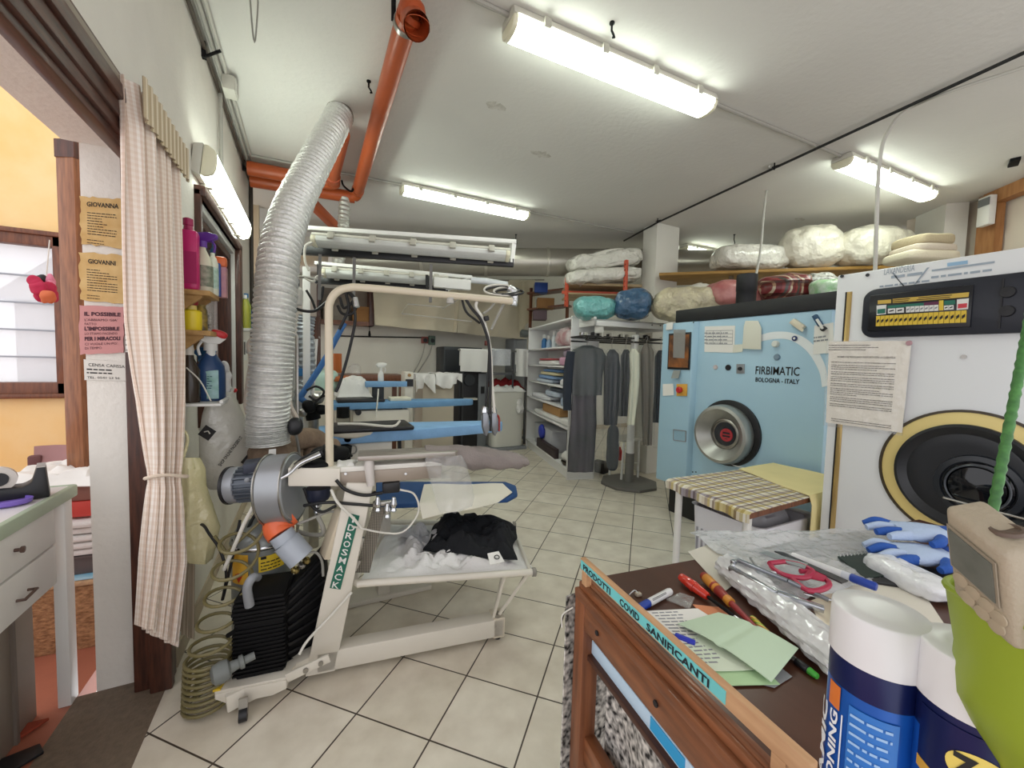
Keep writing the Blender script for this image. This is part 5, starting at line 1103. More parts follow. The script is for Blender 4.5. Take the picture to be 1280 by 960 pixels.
# bundle of black leads under the overhead pipe bend, and two leads going down
for k, (pts, lab) in enumerate(((((418, 372), (428, 366), (440, 368), (446, 380), (440, 392), (428, 392), (422, 382)), 'coil of black leads under the bend of the overhead pipe'), (((432, 364), (436, 385), (430, 400), (424, 412)), 'black lead hanging from the pipe bend to the blue arm'), (((441, 378), (444, 400), (436, 440), (425, 478), (420, 490)), 'black lead running down to the rear ironing table'), (((425, 372), (430, 385), (442, 375), (436, 366)), 'small black lead loop around the overhead pipe'))):
    solo('cable', MB().tube([ad(x, y, 2.1) for x, y in pts], .0075, 8, 6), CABLEB, lab, 'cable')
solo('plug', MB().tube([ad(444, 372, 2.05), ad(446, 384, 2.05)], [.013, .016], 10), CHROME, 'small shiny plug in the black coil under the pipe bend', 'plug')

# ---- steam irons hanging from the right end of the overhead pipe
def ir(x, y, off=0): return pp(x, y, .05+off)
for k, (pts, m_, r_, lab) in enumerate((
    (((581, 372), (590, 386), (600, 398), (606, 412), (611, 430), (613, 470), (612, 518)), CABLEB, .0075, 'black steam lead hanging from the pipe to the left steam gun'),
    (((597, 374), (595, 384), (602, 396), (608, 412), (613, 440), (615, 480), (618, 516)), CABLEW, .008, 'white steam lead hanging down to the right steam gun'),
    (((620, 376), (612, 386), (604, 392)), CABLEG, .006, 'grey cord tied from the pipe to the steam leads'),
    (((631, 377), (622, 395), (614, 412)), CABLEG, .007, 'thin grey rod bracing the steam leads'),
    (((577, 372), (583, 390), (600, 404)), CABLEB, .006, 'second black lead joining the steam leads'),
    (((612, 430), (610, 470), (607, 512)), CABLEB, .006, 'third black lead beside the steam guns'))):
    solo('steam_lead', MB().tube([ir(x, y, .01*k) for x, y in pts], r_, 8, 6), m_, lab, 'cable')
solo('lead_tie', MB().lathe(ir(608, 398), (.3, 0, -1), [(.012, -.012), (.015, 0), (.012, .012)], 12), BLACKP, 'black tie where the steam leads meet', 'tie')
for k, (x, lab) in enumerate(((607, 'left steam gun hanging over the blue ironing table'), (618, 'right steam gun hanging over the blue ironing table'))):
    t = thing('steam_gun', lab, 'steam gun', ir(x, 545, .03*k))
    a_, b_ = ir(x, 516, .03*k), ir(x+1, 545, .03*k)
    MB().prism([a_+V((-.014, 0, 0)), a_+V((.016, 0, 0)), lerp(a_, b_, .7)+V((.02, 0, 0)), b_+V((.004, 0, 0)), b_+V((-.004, 0, 0)), lerp(a_, b_, .6)+V((-.016, 0, 0))], PB*.04, .005).done('body', mat('gun_metal', '#8a8d92', .35, .7), t)
    MB().lathe(a_+PB*.02, (0, 0, 1), [(.016, -.01), (.018, .01), (.01, .03)], 14).done('cap', CHROME, t)
    MB().tube([a_+V((.012, .02, -.01)), a_+V((.035, .02, -.03)), b_+V((.03, .02, .02))], .006, 8, 5).done('handle', BLACKP if k == 0 else mat('red_handle', '#9c2b26', .4), t)
# white pipe tail with coiled leads at the pipe end
ce = ad(628, 362, 2.3); t = thing('coiled_lead', 'white and black leads coiled at the right end of the overhead pipe', 'cable', ce)
for k, (rx, rz_, m_) in enumerate(((.085, .035, CABLEW), (.095, .028, CABLEB), (.07, .03, CABLEW), (.08, .022, CABLEB))):
    MB().tube([ce+_r*(rx*math.cos(a*PI/12)+.02*k-.02)+_u*(rz_*math.sin(a*PI/12)-.005*k)+_f*(.03*math.sin(a*PI/12)) for a in range(24)], .006, 6, closed=True).done('loop', m_, t)
solo('hanging_nozzle', MB().tube([ad(636, 360, 2.3), ad(643, 366, 2.3), ad(642, 382, 2.3)], [.022, .022, .021], 14, 5), mat('bright_foil', '#d5d7d8', .25, .8, bump=.6, bscale=60), 'short silver nozzle bent down at the end of the overhead pipe', 'nozzle')
sp = [ir(563, 372+.8*k) for k in range(0, 10)]; solo('spring', MB().tube(sp, [.016+.003*(k % 2) for k in range(10)], 12), mat('pale_spring', '#c5c3bd', .4), 'pale spring hanging under the overhead pipe', 'spring')
# clothes hanger wire hanging on the beige sheet
solo('wire_hanger', MB().tube([ir(x, y, .4) for x, y in ((553, 386), (577, 372), (590, 402), (502, 392), (510, 380), (553, 384))], .003, 6), CABLEG, 'thin wire clothes hanger under the overhead pipe', 'hanger')

# ---- silver air duct across the back
t = thing('air_duct', 'large silver duct running under the ceiling at the back', 'duct', ad(640, 340, 5.7))
e0, e1 = ad(318, 326, 5.35), ad(1010, 330, 6.0)
MB().tube([e0, e1], .19, 30).done('barrel', mat('galvanised', '#a6a197', .35, .75, var=.1, vscale=3), t)
for k in range(9):
    c_ = lerp(e0, e1, .06+k*.11); d_ = (e1-e0).normalized(); MB().lathe(c_, d_, [(.19, -.02), (.198, -.015), (.198, .015), (.19, .02)], 30).done('joint_band', mat('galvanised_band', '#b8b3a8', .35, .75), t)
solo('vent_hose', MB().tube([ad(420, 312, 5.0), ad(420, 330, 5.0), ad(412, 352, 5.0)], [.09, .092, .09], 16), mat('grey_foil', '#b5b3ad', .4, .4), 'grey foil branch dropping from the big silver duct', 'duct')

# ---- back wall: cupboard, sheet, sockets, cabinets, towels
cu = thing('cupboard', 'brown open wall cupboard holding a cardboard box', 'cupboard', ay(435, 400, 6.9))
a_, b_ = ay(398, 401, 6.7), ay(466, 362, 6.7); ztp = b_.z
MB().bx(a_.x, b_.x, 6.7, 6.98, a_.z-.03, a_.z+.03).done('shelf_board', WOODM, cu); MB().bx(b_.x-.05, b_.x+.02, 6.68, 6.98, a_.z-.03, ztp+.1).done('side_panel', WOODD, cu); MB().bx(a_.x, b_.x, 6.96, 6.98, a_.z, ztp).done('back_panel', mat('taupe_panel', '#8f8376', .6), cu); MB().bx(a_.x-.02, a_.x+.03, 6.7, 6.98, a_.z-.03, ztp).done('side_panel', WOODD, cu)
q0, q1 = ay(441, 399, 6.72), ay(463, 384, 6.72); solo('cardboard_box', MB().bx(q0.x, q1.x, 6.72, 6.92, a_.z+.032, q1.z, .004).bx(q0.x-.01, q1.x-.1, 6.70, 6.73, q1.z-.05, q1.z-.04), mat('cardboard', '#9a6f42', .8, var=.1), 'cardboard box on the brown wall cupboard shelf', 'box')
q0, q1 = ay(404, 399, 6.72), ay(436, 380, 6.72); solo('grey_box', MB().bx(q0.x, q1.x, 6.74, 6.92, a_.z+.032, q1.z, .004).bx(q0.x+.05, q1.x-.05, 6.735, 6.745, a_.z+.1, q1.z-.05), mat('grey_carton', '#7d7770', .7), 'grey box beside the cardboard box in the wall cupboard', 'box')
q = ay(462, 404, 6.75); m = MB().tube([q+V((0, 0, .05)), q-V((0, 0, .12))], .006, 6); m.lathe(q-V((0, 0, .22)), (0, 0, 1), [(.012, 0), (.022, .03), (.012, .1)], 10); solo('pull_cord', m, BLACKM, 'black pull cord hanging from the wall cupboard', 'cord')
q0, q1 = ay(391, 470, 6.6), ay(401, 396, 6.6); solo('wood_post', MB().bx(q0.x, q1.x, 6.6, 6.7, 0, q1.z, .006), WOODD, 'dark brown wooden post on the back wall left of the ironing tables', 'post')
YS = 6.55
def sheet_(u, v):
    T = lerp(ay(466, 352, YS), ay(664, 350, YS), u); Bt = lerp(ay(469, 406, YS), ay(652, 424, YS), u); 
    return lerp(T, Bt, v)+V((0, .05*math.sin(u*11)+.03*math.sin(u*27+v*2)-.06*(abs(u-.5) < .004), 0))
hs = thing('hanging_sheet', 'large beige sheet hung along the back wall', 'sheet', ay(560, 420, YS))
MB().slab(sheet_, 90, 12, .006).done('cloth', mat('beige_sheet', '#cfc6b0', .85, var=.07, vscale=3), hs)
MB().tube([ay(455, 352, YS), ay(680, 350, YS)], .014, 8).done('rail', STEEL, hs)
def fold_(u, v): return lerp(lerp(ay(650, 352, 6.4), ay(667, 350, 6.4), u), lerp(ay(648, 418, 6.4), ay(667, 396, 6.4), u), v)+V((0, .06*math.sin(u*4), 0))
MB().slab(fold_, 10, 10, .006).done('side_fold', mat('beige_sheet_fold', '#c7bda5', .85), hs)
solo('cable', MB().tube([ay(425, 420, 6.98), ay(470, 421, 6.98), ay(530, 422, 6.98)], .012, 6), CABLEB, 'thin dark cable along the back wall to the red socket', 'cable')
for nm, x0, y0, x1, y1, m_, lab in (('socket', 527, 429, 535, 421, mat('red_brown_plastic', '#8a4a42', .5), 'red wall socket on the back wall'), ('socket', 536, 431, 544, 420, mat('green_grey_plastic', '#5f7468', .5), 'green wall socket beside the red one')):
    a_, b_ = ay(x0, y0, 6.95), ay(x1, y1, 6.95); t = thing(nm, lab, 'socket', a_); MB().bx(a_.x, b_.x, 6.93, 7.0, a_.z, b_.z, .008).done('box', m_, t); c_ = (a_+b_)/2; MB().cyl((c_.x, 6.93, c_.z), (c_.x, 6.90, c_.z-.01), .035, 14).done('plug', DARKG, t)
for k, (pts, lab) in enumerate(((((531, 429), (527, 446), (517, 466)), 'grey cable from the red socket down to the table'), (((540, 431), (536, 444), (522, 466)), 'grey cable from the green socket down to the table'))):
    solo('cable', MB().tube([ay(x, y, 6.8) for x, y in pts], .012, 6, 5), CABLEG, lab, 'cable')
# white cloths on a small table
A, B = ay(528, 490, 5.5), ay(568, 490, 5.5); zt5 = ay(545, 468, 5.5).z
ts = thing('side_table', 'pale boxy table under white draped cloths', 'table', ((A.x+B.x)/2, 5.7, 0)); MB().bx(A.x, B.x, 5.5, 5.95, .1, zt5-.1, .02).done('body', mat('beige_plastic', '#c3b9a6', .6), ts); MB().bx(A.x-.02, B.x+.02, 5.48, 5.97, zt5-.1, zt5-.03, .01).done('top', WHITE, ts)
for xx in (A.x+.05, B.x-.1): MB().bx(xx, xx+.05, 5.55, 5.9, 0, .1).done('foot', DARKG, ts)
def drape(x0, x1, ylow, seed, Yf, zt, deep): 
    def fn(u, v):
        p = lerp(ay(x0, 480, Yf), ay(x1, 480, Yf), u); w_ = noise.noise(V((u*5, seed, 0)))
        if v < .5: return V((p.x, Yf+.42*(1-v*2), zt+.012*noise.noise(V((u*6, v*6, seed)))))
        t_ = (v-.5)*2; return V((p.x+.05*w_*t_, Yf-.02-.04*t_*math.sin(u*13+seed), zt-deep*t_*(.8+.3*w_+.22*math.sin(u*5.5+seed))))
    return fn
solo('white_cloth', MB().slab(drape(519, 543, 0, 2, 5.44, zt5, .24), 26, 22, .005), WHITEC, 'white cloth draped over the left of the pale table', 'cloth')
solo('white_cloth', MB().slab(drape(544, 577, 0, 6, 5.45, zt5+.012, .20), 26, 22, .005), mat('soft_white_cloth', '#e8e6e4', .9, bump=.3, bscale=70), 'white cloth draped over the right of the pale table', 'cloth')
# dark cabinet and machine
cbn = thing('dark_cabinet', 'tall dark grey cabinet behind the hanging towels', 'cabinet', (ay(580, 520, 6.5).x, 6.6, 0))
a_, b_ = ay(555, 433, 6.5), ay(603, 433, 6.5); MB().bx(a_.x, b_.x, 6.5, 6.95, 0, a_.z, .01).done('body', DARKG, cbn); MB().bx(a_.x+.02, b_.x-.25, 6.49, 6.5, .3, a_.z-.05).done('door', mat('charcoal', '#2b2e33', .5), cbn)
bm_ = thing('boiler', 'black boiler cabinet with grey side strip under the towels', 'boiler', (ay(590, 525, 5.9).x, 6.1, 0))
a_, b_ = ay(574, 466, 5.9), ay(608, 466, 5.9); MB().bx(a_.x, b_.x, 5.9, 6.4, 0.02, a_.z, .01).done('body', BLACKP, bm_); c_ = ay(598, 466, 5.9).x
MB().bx(c_, b_.x+.01, 5.885, 5.9, .05, a_.z-.01, .003).done('strip', mat('mid_grey_panel', '#75797d', .5, .2), bm_); q = ay(603, 487, 5.885); MB().bx(q.x-.03, q.x+.03, 5.87, 5.885, q.z-.06, q.z+.05).done('switch', BLACKP, bm_)
q = ay(586, 475, 5.9); MB().cyl(q, q-V((0, .04, 0)), .09, 20).done('gauge', DARKG, bm_); q = ay(585, 497, 5.9); MB().bx(q.x-.1, q.x+.12, 5.8, 5.9, q.z-.03, q.z).done('ledge', LAMPBODY, bm_)
rk = thing('towel_rail', 'steel rail carrying towels in front of the dark cabinet', 'rail', ay(610, 440, 5.8)); a_, b_ = ay(573, 437, 5.8), ay(661, 440, 5.8)
MB().tube([a_, b_], .014, 8).done('bar', STEEL, rk); 
for x in (580, 643): q = ay(x, 439, 5.8); MB().tube([V((q.x, 5.83, 0)), V((q.x, 5.83, q.z))], .016, 8).done('post', mat('dark_post', '#3b3c3f', .5), rk)
def towel(x0, x1, ylo, ylo2, m_, lab, seed):
    def fn(u, v):
        p = lerp(ay(x0, 437.5, 5.8), ay(x1, 438.5, 5.8), u); zl_ = lerp(ay(x0, ylo, 5.8), ay(x1, ylo2, 5.8), u).z
        if v < .3: t_ = 1-v/.3; return V((p.x, 5.8+.018, p.z+.016-t_*.25))
        if v < .4: a = (v-.3)/.1*PI; return V((p.x, 5.8+.018*math.cos(a), p.z+.016*math.sin(a)+.004))
        t_ = (v-.4)/.6; return V((p.x, 5.8-.02-.012*math.sin(u*9+seed), p.z+(zl_-p.z)*t_))
    solo('towel', MB().slab(fn, 16, 30, .006), m_, lab, 'towel')
towel(575, 611, 464, 465, WHITEC, 'large white towel on the rail over the black boiler', 1); towel(614, 638, 457, 457, mat('grey_white_towel', '#c9cbd0', .95, var=.15, vscale=40), 'small grey towel in the middle of the rail', 2); towel(645, 660, 470, 471, WHITEC, 'narrow white towel at the right end of the rail', 3)
gs = thing('metal_shelf', 'grey metal shelf unit holding the red fabric', 'shelf', (ay(635, 530, 6.1).x, 6.3, 0)); a_, b_ = ay(612, 485, 6.1), ay(659, 457, 6.1); c_ = ay(640, 469, 6.1)
for z_ in (a_.z-.02, c_.z+.03, .12): MB().bx(a_.x, b_.x, 6.1, 6.6, z_-.03, z_, .003).done('board', GREYM, gs)
for xx in (a_.x, b_.x-.03):
    for yy in (6.1, 6.57): MB().bx(xx, xx+.03, yy, yy+.03, 0, b_.z).done('post', GREYM, gs)
solo('red_fabric', MB().heap([(a_.x+.03, 6.11, 0), (b_.x-.03, 6.11, 0), (b_.x-.03, 6.5, 0), (a_.x+.03, 6.5, 0)], a_.z-.018, (c_.z-a_.z)*1.0, 5, 9, .35, 28), mat('red_fabric', '#a32a2e', .9, var=.2, vscale=15), 'folded red fabric on the grey metal shelf', 'fabric')
hm = thing('hamper', 'white laundry hamper before the red fabric', 'hamper', (ay(636, 530, 5.75).x, 5.85, 0)); a_, b_ = ay(616, 527, 5.75), ay(658, 490, 5.75)
def ringr(z, e): 
    cx_, cy_ = (a_.x+b_.x)/2, 5.95; hx_, hy_ = (b_.x-a_.x)/2+e, .2+e
    return [V((cx_+hx_*math.copysign(abs(math.cos(t_))**.35, math.cos(t_))*(1+.012*math.sin(26*t_)), cy_+hy_*math.copysign(abs(math.sin(t_))**.35, math.sin(t_)), z)) for t_ in [2*PI*k/80 for k in range(80)]]
MB().loft([ringr(.05, -.03), ringr(.06, -.02), ringr(b_.z-.03, 0), ringr(b_.z, .005)]).done('body', mat('hamper_white', '#d9d7ce', .7), hm); MB().bx(a_.x-.02, b_.x+.02, 5.72, 6.18, 0, .05, .006).done('base', GREYM, hm)
solo('white_laundry', MB().heap([(a_.x, 5.74, 0), (b_.x, 5.74, 0), (b_.x, 6.14, 0), (a_.x, 6.14, 0)], b_.z+.003, .14, 6, 8, .5, 26), WHITEC, 'white laundry heaped on the hamper', 'laundry')
cc_ = ay(650, 508, 5.72); solo('white_rag', MB().blob(cc_, (.07, .03, .12), 0, (.8, .9), 3, .03, 14, 24, 18, crease=.02), WHITEC, 'white rag hanging over the front of the hamper', 'rag')
a_, b_ = ay(642, 438, 6.6), ay(659, 424, 6.6); solo('grey_box', MB().bx(a_.x, b_.x, 6.6, 6.95, 0.9, b_.z, .01).bx(a_.x+.05, b_.x-.05, 6.59, 6.6, a_.z+.02, b_.z-.02), GREYM, 'grey metal box on the back wall beside the white shelf', 'box')
q = ay(656, 417, 6.5); solo('pipe_end', MB().tube([q+V((-.1, 0, 0)), q+V((.1, 0, 0))], .07, 18), mat('grey_pipe', '#7d8485', .4, .3), 'grey pipe end below the beige sheet', 'pipe')
solo('red_socket', MB().bx(ay(606, 431, 6.45).x, ay(612, 431, 6.45).x, 6.4, 6.48, ay(609, 432, 6.45).z, ay(609, 426, 6.45).z, .008).cyl(ay(609, 429, 6.40), ay(609, 429, 6.36), .03, 12), MATS['red_brown_plastic'], 'dark red plug above the dark cabinet', 'plug')
# ================================================================== right side: dry cleaning machine, dryer, table, racks and bundles
MX = 3.05
def mp_(x, y, off=0): return ax(x, y, MX-off)
SKY = mat('sky_blue_enamel', '#a9cbdf', .35, var=.03, vscale=3)
dm = thing('dry_cleaning_machine', 'pale blue dry cleaning machine with round steel door', 'machine', (3.5, 2.1, 0))
MB().bx(MX, 4.05, 1.43, 2.80, .33, 1.832, .01).done('body', SKY, dm)
MB().bx(MX+.12, 4.05, 1.46, 2.78, 0, .33, .01).done('plinth', BLACKP, dm)
MB().bx(MX-.01, 4.05, 1.41, 2.69, 1.832, 1.945, .006).done('black_top', mat('black_cover', '#17181b', .5), dm)
cpn = MB().prism([(MX-.045, 2.80, .337), (MX-.045, 2.46, .337), (MX+.0, 2.435, .337), (MX+.04, 2.435, .337), (MX+.04, 2.82, .337), (MX, 2.82, .337)], (0, 0, 1.49), .008).done('control_column', mat('sky_blue_column', '#a3c6da', .35), dm)
CF = .048
def cpx(x, y, off=0): return ax(x, y, MX-CF-off)
wd_ = [cpx(836.5, 417), cpx(864.5, 415), cpx(862.5, 462.5), cpx(834.5, 461.5)]
MB().prism(wd_, (-.006, 0, 0), .002).done('display_frame', BLACKP, cpn)
def inset(P, e): return [quad([P[3], P[2], P[1], P[0]], u, v)+V((-.008, 0, 0)) for u, v in ((e, 1-e), (1-e, 1-e), (1-e, e), (e, e))]
MB().prism(inset(wd_, .06), (-.003, 0, 0)).done('display_glass', mat('amber_glass', '#9c6236', .2, dark='#4d3a30', vscale=9), cpn)
MB().prism([cpx(842, 412, .012), cpx(857, 412, .012), cpx(855.5, 448, .012), cpx(841.5, 447, .012)], (-.001, 0, 0)).done('hanging_slip', film('grey_slip', '#a7a7a4', .55), cpn)
MB().prism([cpx(834, 404, .004), cpx(842, 403, .004), cpx(841, 412, .004), cpx(833, 413, .004)], (-.01, 0, 0), .003).done('clip', WHITE, cpn)
MB().prism([cpx(842, 463, .003), cpx(851, 463, .003), cpx(848, 473, .03), cpx(839, 473, .03)], (-.003, 0, 0)).done('card_tab', mat('grey_card', '#8f938f', .6), cpn)
c_ = [cpx(828.5, 480, .003), cpx(841.5, 479.5, .003), cpx(842.5, 494, .003), cpx(828.5, 495, .003)]; solo('paper_note', MB().prism(c_, (-.001, 0, 0)), PAPER, 'small white note at the left edge of the blue machine', 'note')
c_ = [cpx(846, 480), cpx(859.5, 480), cpx(859, 495), cpx(846, 495)]; st_ = MB().prism(c_, (-.006, 0, 0), .002).done('stop_plate', mat('stop_yellow', '#dba646', .5), cpn)
q = (c_[0]+c_[2])/2+V((-.006, .01, 0)); MB().lathe(q, (-1, 0, 0), [(.024, 0), (.026, .012), (.03, .018), (.03, .026), (.022, .034), (0, .036)], 24).done('stop_button', mat('stop_red', '#c02227', .35), st_)
c_ = [cpx(842, 537), cpx(857.5, 539), cpx(857, 552), cpx(842, 550)]
m = MB(); 
for a_, b_ in ((0, 1), (1, 2), (2, 3), (3, 0)): m.bar(c_[a_], c_[b_], .008, .008)
m.done('recess_frame', GREYM, cpn); MB().prism(c_, (-.002, 0, 0)).done('recess', mat('recess_blue', '#8fb1c4', .5), cpn)
for x, y in ((867, 403), (868, 430), (866, 590), (870, 590)): q = cpx(x, y) if x < 868 else mp_(x, y); MB().cyl(q, q+V((-.004, 0, 0)), .006, 8).done('screw', DARKG, dm)
# round door
dc = V((MX, mp_(911, 541).y, mp_(911, 541).z)); rB = .268
MB().lathe(dc, (-1, 0, 0), [(rB, 0), (rB, .018), (rB-.02, .024), (.2, .024)], 56).done('door_ring', BLACKP, dm)
dr = MB().lathe(dc+V((-.02, .012, -.01)), (-1, 0, 0), [(.235, 0), (.242, .02), (.238, .07), (.228, .092), (.206, .098), (.196, .090), (.150, .045), (.118, .004)], 56).done('door', mat('door_steel', '#b3b3ae', .42, .8, var=.15, vscale=8), dm)
MB().lathe(dc+V((-.02, .012, -.01)), (-1, 0, 0), [(.122, .004), (.124, .018), (.112, .022), (.108, .01)], 48).done('glass_bezel', STEEL, dr)
MB().lathe(dc+V((-.02, .012, -.01)), (-1, 0, 0), [(.110, .006), (.09, .012), (.05, .016), (0, .017)], 40).done('door_glass', mat('dark_glass', '#2a2d33', .08), dr)
MB().lathe(dc+V((-.02, -.005, -.015)), (-1, 0, 0), [(.055, .012), (.052, .021), (.036, .021), (.036, .012)], 30).done('red_ring', mat('red_label', '#b03139', .5), dr)  # flat red ring of the label on the door glass
m = MB()
for k in (-1, 0, 1): m.bx(dc.x-.040, dc.x-.037, dc.y-.05, dc.y+.03, dc.z-.012+k*.026-.006, dc.z-.012+k*.026+.004)
m.done('red_print', MATS['red_label'], dr)
hq = mp_(875, 541, .05); MB().tube([hq+V((0, .01, .05)), hq+V((-.02, .005, .02)), hq+V((-.03, 0, -.01)), hq+V((-.01, .005, -.09))], .010, 10, 5).done('handle', CHROME, dr)
MB().obox(hq+V((-.01, -.02, -.03)), (.05, 0, 0), (0, .05, 0), (0, 0, .05), .006).done('latch', CHROME, dr)
# white arc stripe
outer = [(940, 424), (950, 419), (962, 415.5), (972, 414.5), (985, 415), (998, 418.5), (1010, 425), (1020, 435), (1028, 449), (1033, 463), (1035, 482)]
inner = [(941, 431.5), (951, 427), (963, 424.5), (973, 423.5), (983, 424), (993, 427.5), (1003, 434), (1012, 443), (1020, 456), (1025, 468), (1027.5, 484)]
o_ = smooth_path([mp_(x, y, .002) for x, y in outer], 5); i_ = smooth_path([mp_(x, y, .002) for x, y in inner], 5)
m = MB(); m.add(o_+i_, [(k, k+1, len(o_)+k+1, len(o_)+k) for k in range(len(o_)-1)]); m.done('white_arc', mat('white_stripe', '#e6ebee', .4), dm)
# maker's lettering
A, B, T = mp_(944.5, 467.5), mp_(999.5, 466.5), mp_(944.5, 456)
fm = plane_map(A, V((0, -1, 0)), V((0, 0, 1)), .003); W_ = (B-A).length; H_ = (T-A).length
s_, x0_ = fit('FIRBIMATIC', H_*1.22, W_, .0008); m = MB().text('FIRBIMATIC', H_*1.22, lambda u, v: fm((u-x0_)*s_, v), 1, .0008)
A2 = mp_(944.5, 477); fm2 = plane_map(A2, V((0, -1, 0)), V((0, 0, 1)), .003); s2_, x2_ = fit('BOLOGNA - ITALY', H_*.66, W_, .001)
m.done('lettering', mat('black_print', '#15161a', .5), dm); m = MB(); m.text('BOLOGNA - ITALY', H_*.66, lambda u, v: fm2((u-x2_)*s2_, v), 1, .001); m.done('subtitle', mat('black_print', '#15161a', .5), dm)
# buttons, gauges
for nm, x, y, m_, r_ in (('button', 894.8, 459, mat('grey_pink', '#c9bdbd', .4), .020), ('button', 910.5, 459.5, BLACKP, .024), ('gauge', 971.5, 446.5, mat('pale_ring', '#7e93a6', .4, .4), .023), ('knob', 970.5, 430, mat('ivory', '#d9dcd6', .4), .024)):
    q = mp_(x, y); b_ = MB().lathe(q, (-1, 0, 0), [(r_, 0), (r_, .006), (r_*.85, .012), (r_*.8, .012)] if nm != 'knob' else [(r_, 0), (r_, .02), (r_*.8, .028), (0, .03)], 22).done(nm, m_, dm)
    if nm == 'gauge': MB().lathe(q, (-1, 0, 0), [(r_*.7, .010), (0, .011)], 18).done('dial', mat('pale_dial', '#b9d3e0', .4), b_)
c_ = [mp_(921, 455), mp_(931, 455), mp_(931, 467), mp_(921, 467)]; b_ = MB().prism(c_, (-.006, 0, 0), .001).done('key_plate', GREYM, dm); q = (c_[0]+c_[2])/2; MB().lathe(q, (-1, 0, 0), [(.015, .006), (.013, .02), (0, .021)], 16).done('key_switch', BLACKP, b_)
# papers and things stuck on the machine
c_ = [mp_(881, 408, .002), mp_(919, 407, .002), mp_(918, 441, .002), mp_(880.5, 440, .002)]
t = thing('paper_sheet', 'printed white chart taped on the blue machine', 'paper', c_[3]); MB().prism(c_, (-.001, 0, 0)).done('sheet', PAPER, t)
f_ = lambda u, v: quad([c_[3], c_[2], c_[1], c_[0]], u, v)+V((-.003, 0, 0)); m = MB()
for k in range(5): m.add([f_(.06, .3+k*.13), f_(.94, .3+k*.13), f_(.94, .315+k*.13), f_(.06, .315+k*.13)], [(0, 1, 2, 3)])
for u in (.06, .3, .55, .93): m.add([f_(u, .3), f_(u+.01, .3), f_(u+.01, .83), f_(u, .83)], [(0, 1, 2, 3)])
m.rows(lambda u, v: f_(u, v), .85, 4, .13, .035, 3, .72).done('chart', mat('grey_ink', '#8a8c92', .7), t)
c2 = [mp_(932, 401, .012), mp_(948, 401, .012), mp_(952, 410, .014), mp_(951.5, 437, .02), mp_(928, 436, .02), mp_(930, 408, .014)]
solo('paper_note', MB().prism(c2, (-.004, 0, 0), .001), mat('cream_note', '#dcdcce', .8), 'cream note pad hung beside the printed chart', 'note')
solo('paper_note', MB().prism([mp_(917, 431, .004), mp_(930, 430, .004), mp_(928, 440, .004), mp_(916, 441, .004)], (-.001, 0, 0)), MATS['cream_note'], 'small cream slip under the note pad on the blue machine', 'note')
q = mp_(997, 407, .01); solo('magnet_clip', MB().obox(mp_(989, 404, .0), mp_(1003, 414, 0)-mp_(989, 404, 0), mp_(995, 398, 0)-mp_(989, 404, 0), (-.035, 0, 0), .008).obox(mp_(999, 412, .036), mp_(1003, 415, .036)-mp_(999, 412, .036), mp_(1001, 409, .036)-mp_(999, 412, .036), (-.004, 0, 0)), mat('ivory_plastic', '#ddd5c0', .4), 'ivory magnetic clip on the blue machine', 'clip')
tl = thing('tool', 'blue handled tool hanging on the blue machine', 'tool', mp_(1024, 403, .02)); MB().bar(mp_(1018, 394, .015), mp_(1026, 407, .015), .03, .022, (-1, 0, 0), .004).done('handle', mat('tool_blue', '#22486b', .45), tl); MB().bar(mp_(1021, 399, .03), mp_(1029, 411, .03), .014, .012, (-1, 0, 0)).done('grip_strip', WHITE, tl); MB().bar(mp_(1027, 413, .02), mp_(1032, 409, .02), .02, .03, (-1, 0, 0), .003).done('head', BLACKP, tl)
c3 = [mp_(1018, 407, .004), mp_(1042, 403, .004), mp_(1042, 441, .004), mp_(1016.5, 443, .004)]
t = thing('paper_sheet', 'white card hanging below the blue handled tool', 'paper', c3[3]); MB().prism(c3, (-.001, 0, 0)).done('sheet', PAPER, t); m = MB().rows(lambda u, v: quad([c3[3], c3[2], c3[1], c3[0]], u, v)+V((-.003, 0, 0)), .8, 2, .12, .05, 2, .55); m.done('print', MATS['grey_ink'], t)
q = mp_(993.5, 423, .004); b_ = thing('eye_bead', 'dark blue round bead on the white arc', 'ornament', q); MB().lathe(q, (-1, 0, 0), [(.018, 0), (.018, .005), (.01, .008)], 18).done('disc', mat('bead_blue', '#1d2c63', .25), b_); MB().lathe(q, (-1, 0, 0), [(.008, .0085), (0, .010)], 12).done('pupil', WHITE, b_)
# black flue on top
q = ax(932, 380, 3.4); fz = 1.946; fl = thing('flue', 'short black flue standing on the machine top', 'flue', (q.x, q.y, fz)); rr_ = .078
MB().lathe((q.x, q.y, fz), (0, 0, 1), [(rr_, 0), (rr_, .15), (rr_*1.05, .155), (rr_*1.05, .29), (rr_*.95, .295), (rr_*.9, .25)], 30).done('pipe', mat('flue_black', '#1c1d20', .5), fl)
pts = [az(962, 208, CE-.03), ad(960, 225, 4.2), ad(955, 262, 3.9), ad(951, 310, 3.7), V((q.x+.04, q.y-.05, fz+.27))]
solo('conduit', MB().tube(pts, .010, 8, 5), mat('pale_conduit', '#bdbbb3', .5), 'thin pale conduit dropping from the ceiling to the black flue', 'conduit')
pts = [az(1390, 46, CE-.04), az(1280, 84, CE-.04), az(1180, 117, CE-.04), az(1130, 140, CE-.05), ax(1108, 168, 2.9), ax(1100, 200, 2.8), ax(1097, 240, 2.75), V((2.75, ax(1095, 335, 2.75).y, 1.9))]
solo('conduit', MB().tube(pts, .0095, 10, 6), MATS['pale_conduit'], 'pale conduit bending from the ceiling down behind the white dryer', 'conduit')

